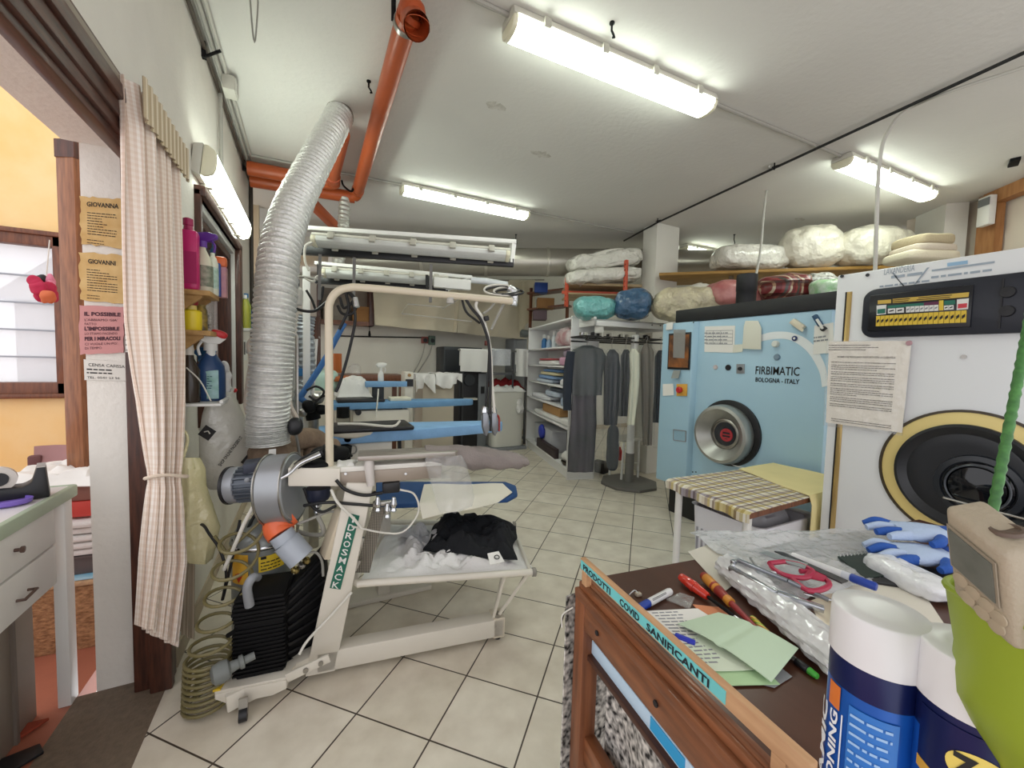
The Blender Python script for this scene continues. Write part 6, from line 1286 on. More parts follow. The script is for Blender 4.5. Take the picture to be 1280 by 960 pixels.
# ---- white dryer
MXS = MX; MX = 2.42; KS = MX/3.05
def sy(v): return v*KS
def sz(v): return CAMH+(v-CAMH)*KS
DW_ = mat('dryer_white', '#dfe1e3', .38, var=.03, vscale=2)
dy = thing('dryer', 'white industrial dryer with gold ringed door', 'dryer', (2.9, .5, 0))
MB().bx(MX, 3.02, .08, sy(1.418), 0.0, sz(2.045), .008).done('body', DW_, dy)
yb = ax(1060, 395, MX).y; MB().bx(MX-.004, MX+.01, yb-.011, yb+.010, .3, sz(1.93), .001).done('brass_strip', mat('brass_strip', '#c6ab72', .3, .8), dy)
MB().bx(MX-.005, MX+.01, yb+.011, yb+.016, .3, sz(1.93)).done('gap', BLACKP, dy)
pz0, pz1, py0, py1 = sz(1.635), sz(1.925), sy(1.262), sy(.50)
m = MB(); pl = []
rc = .05
for cy, cz, a0 in ((py0-rc, pz1-rc, 0), (py1+rc, pz1-rc, 90), (py1+rc, pz0+rc, 180), (py0-rc, pz0+rc, 270)):
    for k in range(7): a = R_(a0+k*15); pl.append(V((MX-.006, cy+rc*math.cos(a), cz+rc*math.sin(a))))
m.prism(pl, (-.014, 0, 0), .006); pn = m.done('control_panel', mat('navy_black_panel', '#1b1f2a', .4), dy)
MB().bx(MX-.028, MX-.02, sy(.80), sy(1.225), pz0+.03, pz1-.03, .003).done('panel_screen', mat('panel_black', '#14161c', .3), pn)
MB().bx(MX-.026, MX-.02, sy(.70), sy(.706), pz0+.02, pz1-.02).done('panel_seam', BLACKP, pn)
FX = MX-.0285
def kq(x, y): return ax(30+1000+0*x, 0, 1)
def pk(x, y): return ax(1030+x/5.12, 320+y/5.12, FX)   # from the close view of the panel
KY = mat('key_yellow', '#d9b93c', .5); KW = mat('key_white', '#dcdcd8', .5); KG = mat('key_green', '#1f6a58', .5); KM = mat('key_maroon', '#5a2142', .5); KR = mat('key_red', '#c43a47', .5)
def keyrow(tl, tr, br_, bl, n, m_, name, gap=.12, dot=None):
    for k in range(n):
        c_ = [quad([bl, br_, tr, tl], u, v) for u, v in (((k+gap/2)/n, 0), ((k+1-gap/2)/n, 0), ((k+1-gap/2)/n, 1), ((k+gap/2)/n, 1))]
        kb = MB().prism(c_, (-.003, 0, 0)).done(name, m_, pn)
        if dot:
            cc_ = (c_[0]+c_[2])/2; w_ = (c_[1]-c_[0])*.3; h_ = (c_[3]-c_[0])*.13; MB().prism([cc_-w_-h_*1.6, cc_+w_-h_*.2, cc_+w_+h_*1.6, cc_-w_+h_*.4], (-.0042, 0, 0)).done('key_mark', dot, kb)
keyrow(pk(335, 385), pk(915, 347), pk(912, 425), pk(332, 450), 18, KY, 'key', .1, INK)
keyrow(pk(525, 325), pk(735, 312), pk(735, 350), pk(525, 362), 7, KW, 'key', .12, MATS['grey_ink'])
keyrow(pk(408, 338), pk(515, 330), pk(515, 362), pk(408, 368), 2, KW, 'key', .1, INK)
keyrow(pk(768, 318), pk(832, 314), pk(832, 342), pk(768, 346), 2, KW, 'key', .1, INK)
for nm, q_, m_ in (('green_band', [(408, 318), (640, 300), (640, 318), (408, 335)], KG), ('maroon_band', [(640, 298), (735, 290), (735, 310), (640, 318)], KM), ('green_band', [(770, 287), (840, 282), (840, 308), (770, 314)], KG), ('yellow_key', [(737, 285), (765, 283), (765, 348), (737, 350)], KY), ('legend_strip', [(440, 275), (930, 232), (925, 262), (440, 302)], mat('gold_strip', '#c7a84a', .5)), ('legend_strip', [(345, 285), (430, 278), (430, 302), (345, 308)], MATS['gold_strip']), ('white_frame', [(338, 318), (400, 312), (397, 372), (338, 378)], KW), ('white_frame', [(852, 278), (928, 270), (922, 340), (850, 346)], KW)):
    c_ = [pk(x, y) for x, y in q_]; MB().prism(c_, (-.002, 0, 0)).done(nm, m_, pn)
for q_, m_ in (([(344, 342), (394, 337), (393, 366), (344, 370)], KG), ([(860, 308), (918, 302), (915, 330), (858, 336)], KR)): MB().prism([pk(x, y) for x, y in q_], (-.004, 0, 0)).done('start_button' if m_ is KG else 'stop_button', m_, pn)
c_ = [pk(440, 275), pk(930, 232), pk(925, 262), pk(440, 302)]; m = MB().rows(lambda u, v: quad([c_[3], c_[2], c_[1], c_[0]], u, v)+V((-.0035, 0, 0)), .96, 2, .42, .16, 4, .62); m.done('legend_print', INK, pn)
for x, y in ((1175, 230), (1168, 352)): q = pk(x, y)+V((.008, 0, 0)); MB().lathe(q, (-1, 0, 0), [(.022, 0), (.02, .012), (0, .013)], 18).done('knob', BLACKP, pn)
for x, y in ((116, 130), (280, 122)): q = ax(1030+x/5.12, 320+y/5.12, MX); MB().cyl(q, q+V((-.004, 0, 0)), .008, 10).done('screw', DARKG, dy)
# faded shop lettering on the dryer top
A, B = ax(1030+385/5.12, 320+122/5.12, MX), ax(1030+580/5.12, 320+98/5.12, MX); fm = plane_map(A, V((0, -1, 0)), V((0, 0, 1)), .002)
s_, x0_ = fit('LAVANDERIA', .04, (B-A).length); m = MB().text('LAVANDERIA', .04, lambda u, v: fm((u-x0_)*s_, v), 1)
A3 = ax(1030+430/5.12, 320+145/5.12, MX); fm3 = plane_map(A3, V((0, -1, 0)), V((0, 0, 1)), .002); m.rows(lambda u, v: fm3(u, v), .127, 1, .03, .012, 5, .0); m.rows(lambda u, v: fm3(u-.04, v), .19, 1, .03, .008, 7, -.035)
A4 = ax(1030+690/5.12, 320+100/5.12, MX); fm4 = plane_map(A4, V((0, -1, 0)), V((0, 0, 1)), .002); m.rows(lambda u, v: fm4(u, v), .19, 1, .03, .008, 7, 0, .95, 0, False); m.rows(lambda u, v: fm4(u, v), .19, 1, .03, .009, 9, -.03)
for e in (-1, 1): m.add([fm4(-.07+e*.008, -.06), fm4(-.07+e*.014, -.06), fm4(-.07+e*.06+.002, .02), fm4(-.07+e*.06-.006, .02)], [(0, 1, 2, 3)])
m.done('faded_lettering', mat('faded_print', '#9aa6b2', .6), dy)
c_ = [ax(1030+x/5.12, 320+y/5.12, MX) for x, y in ((790, 45), (920, 28), (920, 50), (790, 68))]; MB().prism(c_, (-.002, 0, 0)).done('blue_sticker', mat('pale_blue_sticker', '#8fb3cf', .5), dy)
q = ax(1205, 446, MX); MB().cyl(q, q+V((-.004, 0, 0)), .009, 10).done('screw', STEEL, dy)
# gold ring and black door bowl
gc = V((MX, sy(.778), sz(.895))); 
MB().lathe(gc, (-1, 0, 0), [(0.2793, -0.0080), (0.2793, 0.0096), (0.2698, 0.0112), (0.2698, 0.0032)], 72).done('ring_edge', mat('bronze_edge', '#3e3426', .4), dy)
MB().lathe(gc, (-1, 0, 0), [(0.2713, 0.0000), (0.2682, 0.0064), (0.2222, 0.0096), (0.2142, 0.0096)], 72).done('gold_ring', mat('gold_enamel', '#dfca84', .35, .15), dy)
dd = MB().lathe(gc, (-1, 0, 0), [(0.2206, 0.0000), (0.2190, 0.0240), (0.2079, 0.0288), (0.1983, 0.0240), (0.1785, 0.0112), (0.1706, 0.0128), (0.1349, 0.0104)], 64).done('door', mat('door_black', '#15181d', .35), dy)
gi = gc+V((0, -.04, -.03)); MB().lathe(gi, (-1, 0, 0), [(0.1309, 0.0096), (0.1269, 0.0240), (0.1071, 0.0272), (0.1031, 0.0176)], 56).done('glass_rim', mat('rim_black', '#20242a', .3), dd); MB().lathe(gi, (-1, 0, 0), [(0.1047, 0.0112), (0.0992, 0.0240), (0.0555, 0.0352), (0.0000, 0.0384)], 48).done('door_glass', mat('black_glass', '#101317', .06), dd); MB().lathe(gi, (-1, 0, 0), [(0.0936, 0.0288), (0.0904, 0.0320), (0.0857, 0.0288)], 48).done('glass_line', mat('grey_line', '#3a3f46', .3), dd)
q = ax(1124, 656, MX); MB().cyl(q, q+V((-.012, 0, 0)), .008, 10).done('screw', DARKG, dy)
# notice in a plastic sleeve
nq = [ax(x, y, MX-.012) for x, y in ((1036.5, 427), (1139.5, 426), (1127.5, 541), (1032.5, 528))]; nq[0].y += .0
t = thing('notice_sheet', 'printed rules notice in a clear sleeve on the white dryer', 'notice', nq[3]); MB().prism(nq, (-.002, 0, 0)).done('sheet', mat('ivory_paper', '#efe8dd', .6), t)
ff = lambda u, v: quad([nq[3], nq[2], nq[1], nq[0]], u, v)+V((-.0045, 0, 0))
s_, x0_ = fit('NORME CHE REGOLANO I RAPPORTI CON LA CLIENTELA', .03, .72); m = MB().text('NORME CHE REGOLANO I RAPPORTI CON LA CLIENTELA', .03, lambda u, v: ff(.13+(u-x0_)*s_, .805+v), 1, .0008)
m.rows(ff, .7, 3, .027, .009, 2, .95)
vv = .745
for n_, sd in ((1, 1), (3, 2), (2, 3), (3, 4), (2, 5), (4, 6), (3, 7), (2, 8)):
    m.rows(lambda u, v: ff(.05+u, v), .88, n_, .0235, .009, sd, vv); vv -= .0235*n_+.012
m.rows(lambda u, v: ff(.08+u, v), .86, 2, .025, .009, 12, .055); m.done('print', mat('brown_ink', '#6b625c', .7), t)
MB().prism([ff(-.03, -.04)+V((-.002, 0, 0)), ff(1.015, -.03)+V((-.002, 0, 0)), ff(1.015, 1.01)+V((-.002, 0, 0)), ff(-.03, 1.01)+V((-.002, 0, 0))], (-.001, 0, 0)).done('sleeve', FILMT, t)
q = ff(.98, .975); MB().lathe(q, (-1, 0, 0), [(.012, 0), (.009, .008), (0, .009)], 14).done('magnet', mat('pink_magnet', '#b58d93', .5), t)

q0, q1 = ax(1180, 622, MX-.06), ax(1290, 651, MX-.06); rdm = MB().tube([q0, q1], .005, 8).done('door_bar', CHROME, dy)
for q in (q0, q1): MB().tube([q, q+V((.055, 0, 0))], .005, 8).done('bar_mount', CHROME, rdm)
MX = MXS

# ---- plaid table with yellow cloth
zt = .75
A, B, Cc, Dd = az(834, 599, zt), az(938, 642, zt), az(1012, 622, zt), V((2.56, 1.68, zt)); E_, F_ = V((2.98, 1.20, zt)), V((2.98, 1.70, zt))
tb = thing('folding_table', 'white legged table under a plaid cloth before the blue machine', 'table', (2.3, 1.4, 0))
MB().prism([A+V((.01, -.01, -.035)), B+V((.01, .01, -.035)), V((2.98, 1.20, zt-.035)), V((2.98, 1.7, zt-.035))], (0, 0, .028), .003).done('top', WOODM, tb)
for q in (A+V((.05, -.05, 0)), B+V((.06, .05, 0)), E_+V((-.05, .05, 0)), F_+V((-.05, -.05, 0))): MB().tube([V((q.x, q.y, .02)), V((q.x, q.y, zt-.035))], .020, 14).done('leg', WHITE, tb)
PLAID = stripes('plaid_cloth', ['#e2ddd0', '#d2cbb4', '#aaa2a0', '#e4dfd4', '#cbbd8c', '#e0dacc', '#a199a3', '#ddd7c9'], 7.0, 0, .9, ['#ffffff', '#d5cba6', '#ece6da', '#b3a5a2', '#ffffff', '#e0d2a0', '#c9bdb8', '#f4f0e8'], 7.5, 1)
zc_ = zt+.002
def plaid(u, v):
    a_ = lerp(A, B, u); b_ = lerp(Dd, Cc, u)
    if v < .12: t_ = v/.12; return V((a_.x-.012-.004*math.sin(u*30), a_.y, zc_-.05*(1-t_)+.004*math.sin(u*19)))
    return lerp(a_, b_, (v-.12)/.88)+V((0, 0, .003+.002*noise.noise(V((u*7, v*7, 2)))))
MB2 = MB().slab(plaid, 40, 30, .003); cl = solo('tablecloth', MB2, PLAID, 'plaid tablecloth over the near half of the white legged table', 'tablecloth')
cA, cB = B+V((-.012, 0, 0)), A
def yel(u, v):
    a_ = lerp(Dd, Cc, u); b_ = lerp(F_, E_, u)
    if u > .86: t_ = (u-.86)/.14; a_ = lerp(Dd, Cc, .99); b_ = lerp(F_, E_, .99); p = lerp(a_, b_, v); return p+V((0, -.02-.01*math.sin(v*9), .008-.33*t_*(1-.0*v)))
    a_ = lerp(Dd, Cc, u/.86); b_ = lerp(F_, E_, u/.86); return lerp(a_, b_, v)+V((0, 0, .009+.002*math.sin(u*9+v*4)))
solo('yellow_cloth', MB().slab(yel, 50, 14, .004), mat('yellow_cotton', '#ecdda2', .9, var=.06, vscale=6, bump=.2, bscale=80), 'plain yellow cloth over the far half of the plaid table', 'cloth')
# basket below
bk = thing('laundry_basket', 'white slatted laundry basket under the plaid table', 'basket', (2.26, 1.41, .0))
def rr2(x0, x1, y0, y1, z, r=.05):
    pts = []
    for cx_, cy_, a0 in ((x1-r, y1-r, 0), (x0+r, y1-r, 90), (x0+r, y0+r, 180), (x1-r, y0+r, 270)):
        for k in range(8): a = R_(a0+k*90/7); pts.append(V((cx_+r*math.cos(a), cy_+r*math.sin(a), z)))
    return pts
bz = .62
m = MB(); m.loft([rr2(2.08, 2.46, 1.24, 1.58, .02), rr2(2.07, 2.47, 1.23, 1.60, .03), rr2(2.04, 2.50, 1.20, 1.625, bz), rr2(2.03, 2.51, 1.19, 1.635, bz), rr2(2.05, 2.49, 1.21, 1.615, bz-.005), rr2(2.08, 2.46, 1.24, 1.59, .06)]); m.done('body', mat('basket_white', '#e2e2e8', .45), bk)
for k in range(12): y = 1.235+k*.031; MB().bar((2.061, y, .12), (2.046, y-.002, bz-.13), .008, .010, (0, 1, 0)).done('slot', mat('slot_grey', '#9c9ca4', .6), bk)
solo('garment_bag', MB().blob((2.27, 1.41, .56), (.20, .17, .12), 0, (.6, .6), 3, .03, 8, 36, 20, crease=.02), mat('grey_plastic_film', '#8d8c90', .3, bump=.6, bscale=20), 'grey plastic bundle in the white laundry basket', 'bundle')
solo('white_bin', MB().bx(2.52, 2.9, 1.2, 1.5, .0, .52, .03), mat('bin_white', '#d8d8d6', .5), 'white bin behind the laundry basket under the table', 'bin')
for k, (x, y) in enumerate(((853, 655), (856, 668))):
    pass
q = az(853, 690, .05); ct_ = thing('castor_trolley', 'small dark castor visible beside the white basket', 'castor', (1.99, 1.66, 0)); MB().cyl((1.98, 1.66, .03), (2.0, 1.66, .03), .03, 16).done('wheel', BLACKP, ct_); MB().bx(1.97, 2.02, 1.64, 1.70, .055, .09, .004).done('bracket', mat('wood_bracket', '#86694a', .6), ct_)
hp_ = [ax(x, y, 2.9) for x, y in ((913, 592), (917, 575), (925, 565), (938, 566), (948, 574), (954, 582))]; 
solo('wire_hoop', MB().tube([V((2.62, 1.62, .76))]+[ad(x, y, 3.25) for x, y in ((914, 580), (918, 570), (927, 565), (939, 567), (949, 575))]+[ad(955, 585, 3.15)], .004, 8, 5), WHITE, 'thin white wire hoop standing behind the plaid cloth', 'wire')

# ---- column side rack with upright posts and flat bundles
fr_ = thing('steel_rack', 'orange post rack with plank shelf fixed beside the white column', 'rack', (3.5, 4.35, 0))
ORP = mat('orange_steel', '#c9553a', .5)
for x, yt, yb, d in ((709, 344, 372, 5.35), (783, 325, 362, 5.15)):
    q = ad(x, yt, d); m = MB().bx(q.x-.02, q.x+.02, q.y-.02, q.y+.02, 2.18, q.z, .003); m.done('post', ORP, fr_)
    if d < 5.5:
        for k in range(6): MB().cyl((q.x-.021, q.y-.01, q.z-.06-k*.07), (q.x-.0225, q.y-.01, q.z-.06-k*.07), .008, 8).done('hole', INK, fr_)
a_, b_ = ad(707, 362, 5.3), ad(806, 349, 5.1); zpl = 2.46
MB().prism([V((3.05, 4.46, zpl)), V((3.93, 4.05, zpl)), V((4.2, 4.6, zpl)), V((3.3, 5.0, zpl))], (0, 0, .035), .004).done('plank', mat('pale_plank', '#b09a78', .6, dark='#9d8664', vscale=6), fr_)
MB().prism([V((3.05, 4.46, zpl-.12)), V((3.93, 4.05, zpl-.12)), V((4.2, 4.6, zpl-.12)), V((3.3, 5.0, zpl-.12))], (0, 0, .02), .004).done('lower_plank', MATS['pale_plank'], fr_)
BAGW = mat('quilt_in_film', '#e2dfd4', .25, var=.1, vscale=9, bump=1.0, bscale=13, bdist=.05, coat=.5)
BAGY = mat('cream_quilt_in_film', '#e8e3d2', .28, var=.06, vscale=6, bump=.9, bscale=9, bdist=.05, coat=.4)
an_ = math.atan2(-.44, .9)
MB().bar(V((3.1, 4.7, 2.40)), V((4.2, 4.12, 2.40)), .04, .04, bev=.003).done('arm', ORP, fr_)
bl1 = ad(758, 343, 5.3); solo('bedding_bundle', MB().blob((bl1.x, bl1.y+.1, zpl+.036+.095), (.50, .26, .095), an_, (.5, .45), 21, .04, 6, 56, 28, crease=.03, tilt=-.10), BAGW, 'lower flat bedding bundle on the orange post rack', 'bedding bundle', 'flat bundles beside the column')
solo('bedding_bundle', MB().blob((bl1.x+.02, bl1.y+.1, zpl+.036+.19+.105), (.49, .26, .115), an_, (.5, .45), 25, .05, 6, 56, 28, crease=.035, tilt=-.16), BAGW, 'upper flat bedding bundle on the orange post rack', 'bedding bundle', 'flat bundles beside the column')

# ---- plank shelf with big bundles
ps = thing('plank_shelf', 'long ochre plank shelf above the machines', 'shelf', (4.9, 3.0, 2.55))
OCH = mat('ochre_plank', '#a8803c', .6, dark='#8e6a30', vscale=6, stretch=(1, 1, 6))
MB().prism([V((3.86, 3.70, 2.54)), V((6.15, 1.95, 2.60)), V((6.45, 2.4, 2.60)), V((4.40, 4.15, 2.54))], (0, 0, .035), .003).done('plank', OCH, ps)
for q in ((4.6, 3.25), (5.6, 2.5)): MB().bx(q[0], q[0]+.04, q[1], q[1]+.04, 0, 2.55).done('post', STEEL, ps)
sh_an = math.atan2(-1.75, 2.29)
def bund(px_, py0, py1, hw, d, m_, lab, seed, e=(.75, .75), dp=.22, grp='white bundles on the plank shelf', amp=.03, crease=.012, an=None, z0=None):
    top, bot = ad(px_, py0, d), ad(px_, py1, d); zz0 = bot.z if z0 is None else z0; h = (top.z-zz0)/2
    c_ = V((top.x, top.y, zz0+h)); return solo('bedding_bundle', MB().blob(c_, (pxw(hw, c_), dp, h), (-YAW if an is None else an), e, seed, amp, 7, 52, 30, crease=crease), m_, lab, 'bedding bundle', grp)
bund(938, 308, 338, 44, 4.9, BAGW, 'flat white bundle at the column end of the plank shelf', 31, (.5, .5))
bund(1015, 283, 336, 37, 4.75, BAGY, 'round white bundle in the middle of the plank shelf', 32, (.85, .85), .26)
bund(1091, 285, 335, 45, 4.65, BAGY, 'wide white bundle at the dryer end of the plank shelf', 33, (.75, .7), .26)
for k, (y0, y1, x, hw, m_, lab) in enumerate(((317, 329, 1150, 32, mat('cream_towel', '#d8cfb8', .95, bump=.3, bscale=60), 'bottom folded cream blanket beside the wide white bundle'), (309, 319, 1152, 26, mat('beige_towel', '#cbbfae', .95, bump=.3, bscale=60), 'middle folded beige blanket of the pile beyond the dryer'), (297, 310, 1153, 22, mat('khaki_towel', '#b3a588', .95, bump=.3, bscale=60), 'top folded khaki blanket of the pile beyond the dryer'))):
    t_, b_ = ad(x, y0, 4.05), ad(x, y1, 4.05); h = (t_.z-b_.z)/2; c_ = V((t_.x, t_.y, b_.z+h)); solo('folded_blanket', MB().blob(c_, (pxw(hw, c_), .18, h*1.05), -YAW, (.4, .35), 40+k, .01, 8, 36, 18), m_, lab, 'blanket', 'blankets beyond the dryer')
# bundles on top of the machine
TM = 1.946
bund(925, 352, 386, 42, 4.35, mat('pink_quilt_in_film', '#c98c86', .3, dark='#a95f5f', vscale=7, bump=.6, bscale=20), 'pink bundle in clear film behind the black flue', 51, (.7, .7), .2, 'bundles on the machine top')
bund(982, 343, 380, 34, 4.15, stripes('tartan_in_film', ['#6e2227', '#8a3a38', '#4e4a45', '#7a2c2e', '#b9ab92', '#6e2227'], 9, 0, .3, ['#ffffff', '#c9a99a', '#8d6d66', '#ffffff'], 8, 2), 'dark red tartan bundle on the machine top', 52, (.8, .8), .2, 'bundles on the machine top')
bund(1022, 342, 376, 24, 4.1, mat('patterned_film', '#d5d4cd', .2, dark='#4f4d4a', vscale=22, bump=.7, bscale=25), 'black and white patterned bundle beside the tartan one', 53, (.8, .8), .16, 'bundles on the machine top')
bund(1034, 348, 376, 18, 3.85, mat('green_white_film', '#dfe6dc', .25, dark='#7fbf7a', vscale=12, bump=.6, bscale=25), 'pale green bundle at the dryer corner of the machine top', 54, (.8, .8), .13, 'bundles on the machine top')
bund(876, 356, 376, 22, 4.6, BAGW, 'small white bundle behind the cream floral one', 55, (.8, .8), .14, 'bundles on the machine top')
bund(861, 359, 402, 45, 4.45, mat('floral_film', '#d9cfae', .3, dark='#b9ad93', vscale=10, bump=1, bscale=13, bdist=.05, coat=.4), 'cream floral bundle in film at the left end of the machine top', 56, (.8, .7), .22, 'bundles on the machine top', .04, .02)

# ---- white shelf unit with laundry
SO = V((2.81, 4.02, 0)); SE = V((3.27, 5.92, 0)); sw_ = (SE-SO).normalized(); sdp = V((sw_.y, -sw_.x, 0)); SL = (SE-SO).length
su = thing('shelf_unit', 'tall white shelf unit full of folded laundry', 'shelf unit', SO)
SHW_ = mat('shelf_white', '#e6e5e4', .5)
zs_ = [.16, .646, .87, 1.131, 1.392, 1.641, 1.985]
zs_ = [.14, .63, .87, 1.131, 1.392, 1.641, 1.985]
for z_ in zs_: MB().obox(SO+V((0, 0, z_-.02)), sw_*SL, sdp*.36, (0, 0, .02), .002).done('shelf', SHW_, su)
for q in (SO, SE-sw_*.025): MB().obox(q, sw_*.025, sdp*.36, (0, 0, 2.0), .002).done('side_panel', SHW_, su)
MB().obox(SO+sdp*.35, sw_*SL, sdp*.012, (0, 0, 2.0)).done('back_panel', mat('shelf_back', '#d8d6d2', .6), su)
MB().obox(SO+sdp*.03+V((0, 0, .0)), sw_*SL, sdp*.02, (0, 0, .12)).done('plinth', SHW_, su)
def on(u, z, dep_=.16): return SO+sw_*(SL*u)+sdp*dep_+V((0, 0, z))
sa_ = math.atan2(sw_.y, sw_.x)
def fold(u, z, hl, h, m_, lab, seed, e=(.45, .4), grp=None, dep_=.17, hd=.15): return solo('folded_laundry', MB().blob(on(u, z+h/2, dep_), (hl, hd, h/2), sa_, e, seed, min(.012, h*.12), 9, 32, 16), m_, lab, 'laundry', grp)
# top shelf: bottles and a bag
for k, (u, r_, h, m_, lab) in enumerate(((.80, .045, .17, mat('blue_plastic', '#2f6ea8', .4), 'blue bottle on the upper shelf of the white unit'), (.68, .042, .14, mat('blue_white_label', '#9fb6cf', .4), 'short pale blue bottle beside the blue bottle'), (.56, .035, .2, mat('pale_sprayer', '#d4dadd', .4), 'pale spray bottle next to the filled bag on the shelf'))):
    q = on(u, 1.642); t = thing('bottle', lab, 'bottle', q); MB().lathe(q, (0, 0, 1), [(r_*.95, 0), (r_, .01), (r_, h*.75), (r_*.5, h)], 18).done('body', m_, t); MB().lathe(q+V((0, 0, h)), (0, 0, 1), [(r_*.6, 0), (r_*.6, .05), (r_*.4, .06)], 14).done('cap', WHITE, t)
solo('plastic_bag', MB().blob(on(.24, 1.642+.13), (.36, .14, .13), sa_, (.8, .8), 60, .03, 8, 36, 22, crease=.02), mat('mixed_cloth_film', '#d8cfcf', .3, dark='#a9656c', vscale=8, bump=.6, bscale=25), 'clear bag of red and white cloths on the top shelf', 'plastic bag')
fold(.55, 1.393, .42, .07, WHITEC, 'white folded cloth on the second shelf', 61); fold(.58, 1.463, .33, .03, mat('rose_cloth', '#b9565a', .9), 'rose folded cloth lying on the white one', 62); fold(.16, 1.393, .22, .12, mat('pink_cloth', '#c99ab0', .9), 'pink folded cloth at the right of the second shelf', 63)
solo('lilac_bundle', MB().blob(on(.25, 1.56, .22), (.25, .1, .06), sa_, (.8, .8), 64, .02, 9, 24, 16), mat('lilac_cloth', '#c3b5c7', .8), 'lilac bundle on the pink folded cloth', 'bundle')
for k, (u, z0, hl, h, hx_, lab) in enumerate(((.62, 1.132, .35, .06, '#c9d2dc', 'pale folded cloth at the base of the blue pile'), (.55, 1.19, .38, .06, '#7f9cc4', 'blue folded cloth in the middle shelf pile'), (.5, 1.248, .4, .05, '#d9cda6', 'cream folded cloth on the blue pile'), (.45, 1.296, .36, .04, '#5f7ea8', 'dark blue folded cloth on top of the middle shelf pile'), (.13, 1.132, .22, .1, '#e4e4e6', 'white folded cloth beside the blue pile'))):
    fold(u, z0, hl, h, mat('cloth_'+hx_[1:], hx_, .9), lab, 70+k)
for k, (u, z0, hl, h, hx_, lab) in enumerate(((.7, .871, .45, .08, '#e2e3e6', 'white folded cloth on the fourth shelf'), (.42, .951, .3, .09, '#b9c4d3', 'grey blue folded cloth on the fourth shelf'), (.33, 1.04, .25, .05, '#4d545e', 'dark grey folded cloth on the fourth shelf pile'), (.12, .871, .2, .12, '#a9b7cc', 'blue grey folded cloth at the right of the fourth shelf'))):
    fold(u, z0, hl, h, mat('cloth_'+hx_[1:], hx_, .9), lab, 80+k)
solo('cardboard_box', MB().obox(on(.25, .705, .06), sw_*.75, sdp*.24, (0, 0, .11), .004), mat('light_cardboard', '#b98f5d', .8), 'flat cardboard box on the fifth shelf', 'box'); fold(.5, .631, .7, .072, mat('soft_white_cloth', '#e8e6e4', .9, bump=.3, bscale=70), 'white cloth under the flat cardboard box', 90); fold(.1, .631, .16, .1, WHITEC, 'white cloth at the right end of the fifth shelf', 91)
solo('carton', MB().obox(on(.42, .141, .08), sw_*.85, sdp*.22, (0, 0, .30), .004).obox(on(.40, .441, .07), sw_*.89, sdp*.24, (0, 0, .02), .003), mat('pale_grey_carton', '#c2c3c9', .6), 'pale grey carton on the bottom shelf', 'box')
solo('blue_ball', MB().blob(on(.62, .385, .05), (.09, .05, .11), sa_, (1, 1), 5, .012, 14, 24, 16), mat('cobalt', '#2c3ba6', .5), 'cobalt blue bundle in front of the pale grey carton', 'bundle')
solo('dark_box', MB().obox(on(.25, .141, .01), sw_*.85, sdp*.06, (0, 0, .13), .004).obox(on(.27, .17, .008), sw_*.3, sdp*.003, (0, 0, .07)), mat('dark_brown_box', '#3a2d30', .6), 'long dark box at the front of the bottom shelf', 'box')
solo('white_laundry', MB().blob(on(.09, .235, .12), (.13, .1, .08), sa_, (.8, .8), 92, .03, 9, 24, 16), WHITEC, 'white bundle at the right of the bottom shelf', 'laundry')
solo('wicker_dish', MB().lathe(on(.09, .141, .12), (0, 0, 1), [(.1, 0), (.13, .05), (.125, .05), (.09, .01)], 20), mat('dark_wicker', '#4a4038', .8), 'dark dish under the white bundle on the bottom shelf', 'dish')
# things behind the shelf unit, on the back shelves
bs_ = thing('back_shelf', 'brown shelves above the white unit by the back wall', 'shelf', ad(682, 380, 6.9)); 
for y in (368, 388): a_, b_ = ad(662, y, 6.9), ad(712, y-6, 6.6); MB().bar(a_, b_, .25, .03, (0, 0, 1)).done('board', WOODM, bs_)
for x in (664, 710): a_ = ad(x, 360, 6.85 if x < 700 else 6.6); MB().bx(a_.x-.02, a_.x+.02, a_.y-.02, a_.y+.02, 0, a_.z).done('post', WOODM, bs_)
def backbox(x0, y0, x1, y1, d, m_, nm, lab): a_, b_ = ad(x0, y1, d), ad(x1, y0, d); c_ = (a_+b_)/2; solo(nm, MB().cbox(c_, (b_-a_).dot(_r), .25, b_.z-a_.z, -YAW, .006), m_, lab, 'box')
backbox(668, 355, 684, 366.5, 6.75, mat('crate_blue', '#2b4c9e', .5), 'blue_crate', 'blue crate on the brown back shelf'); backbox(671, 374, 692, 386, 6.75, mat('cardboard', '#9a6f42', .8, var=.1), 'cardboard_box', 'small cardboard box on the brown back shelf under the blue crate'); backbox(666, 389, 683, 400, 6.75, mat('dark_mixed', '#6d5b62', .7), 'dark_box', 'dark box standing above the white shelf unit')

# ---- garment rack with film covered clothes
gk = thing('garment_rack', 'garment rack with grey base plate and white top shelf', 'garment rack', (3.42, 3.58, 0))
gb = V((3.42, 3.60, 0)); MB().prism([gb+V((.34*math.cos(R_(22.5+45*k)), .34*math.sin(R_(22.5+45*k)), 0)) for k in range(8)], (0, 0, .035), .006).done('base_plate', mat('base_grey', '#6d6a66', .5, .2), gk)
MB().cyl(gb+V((0, 0, .035)), gb+V((0, 0, .38)), .052, 20).done('post_sleeve', mat('post_grey', '#75726d', .5), gk); MB().cyl(gb+V((0, 0, .38)), gb+V((0, 0, 1.78)), .045, 20).done('post', WHITE, gk)
R0, R1 = V((2.846, 3.64, 1.86)), V((3.78, 3.50, 1.86)); gd = (R1-R0).normalized(); gn = V((-gd.y, gd.x, 0))
MB().obox(R0, R1-R0, gn*.02, (0, 0, .075), .003).done('front_beam', WHITE, gk); MB().obox(R0+gn*.5, R1-R0, gn*.02, (0, 0, .075), .003).done('rear_beam', WHITE, gk); MB().obox(R0+V((0, 0, .055)), R1-R0, gn*.5, (0, 0, .02), .003).done('top_shelf', WHITE, gk)
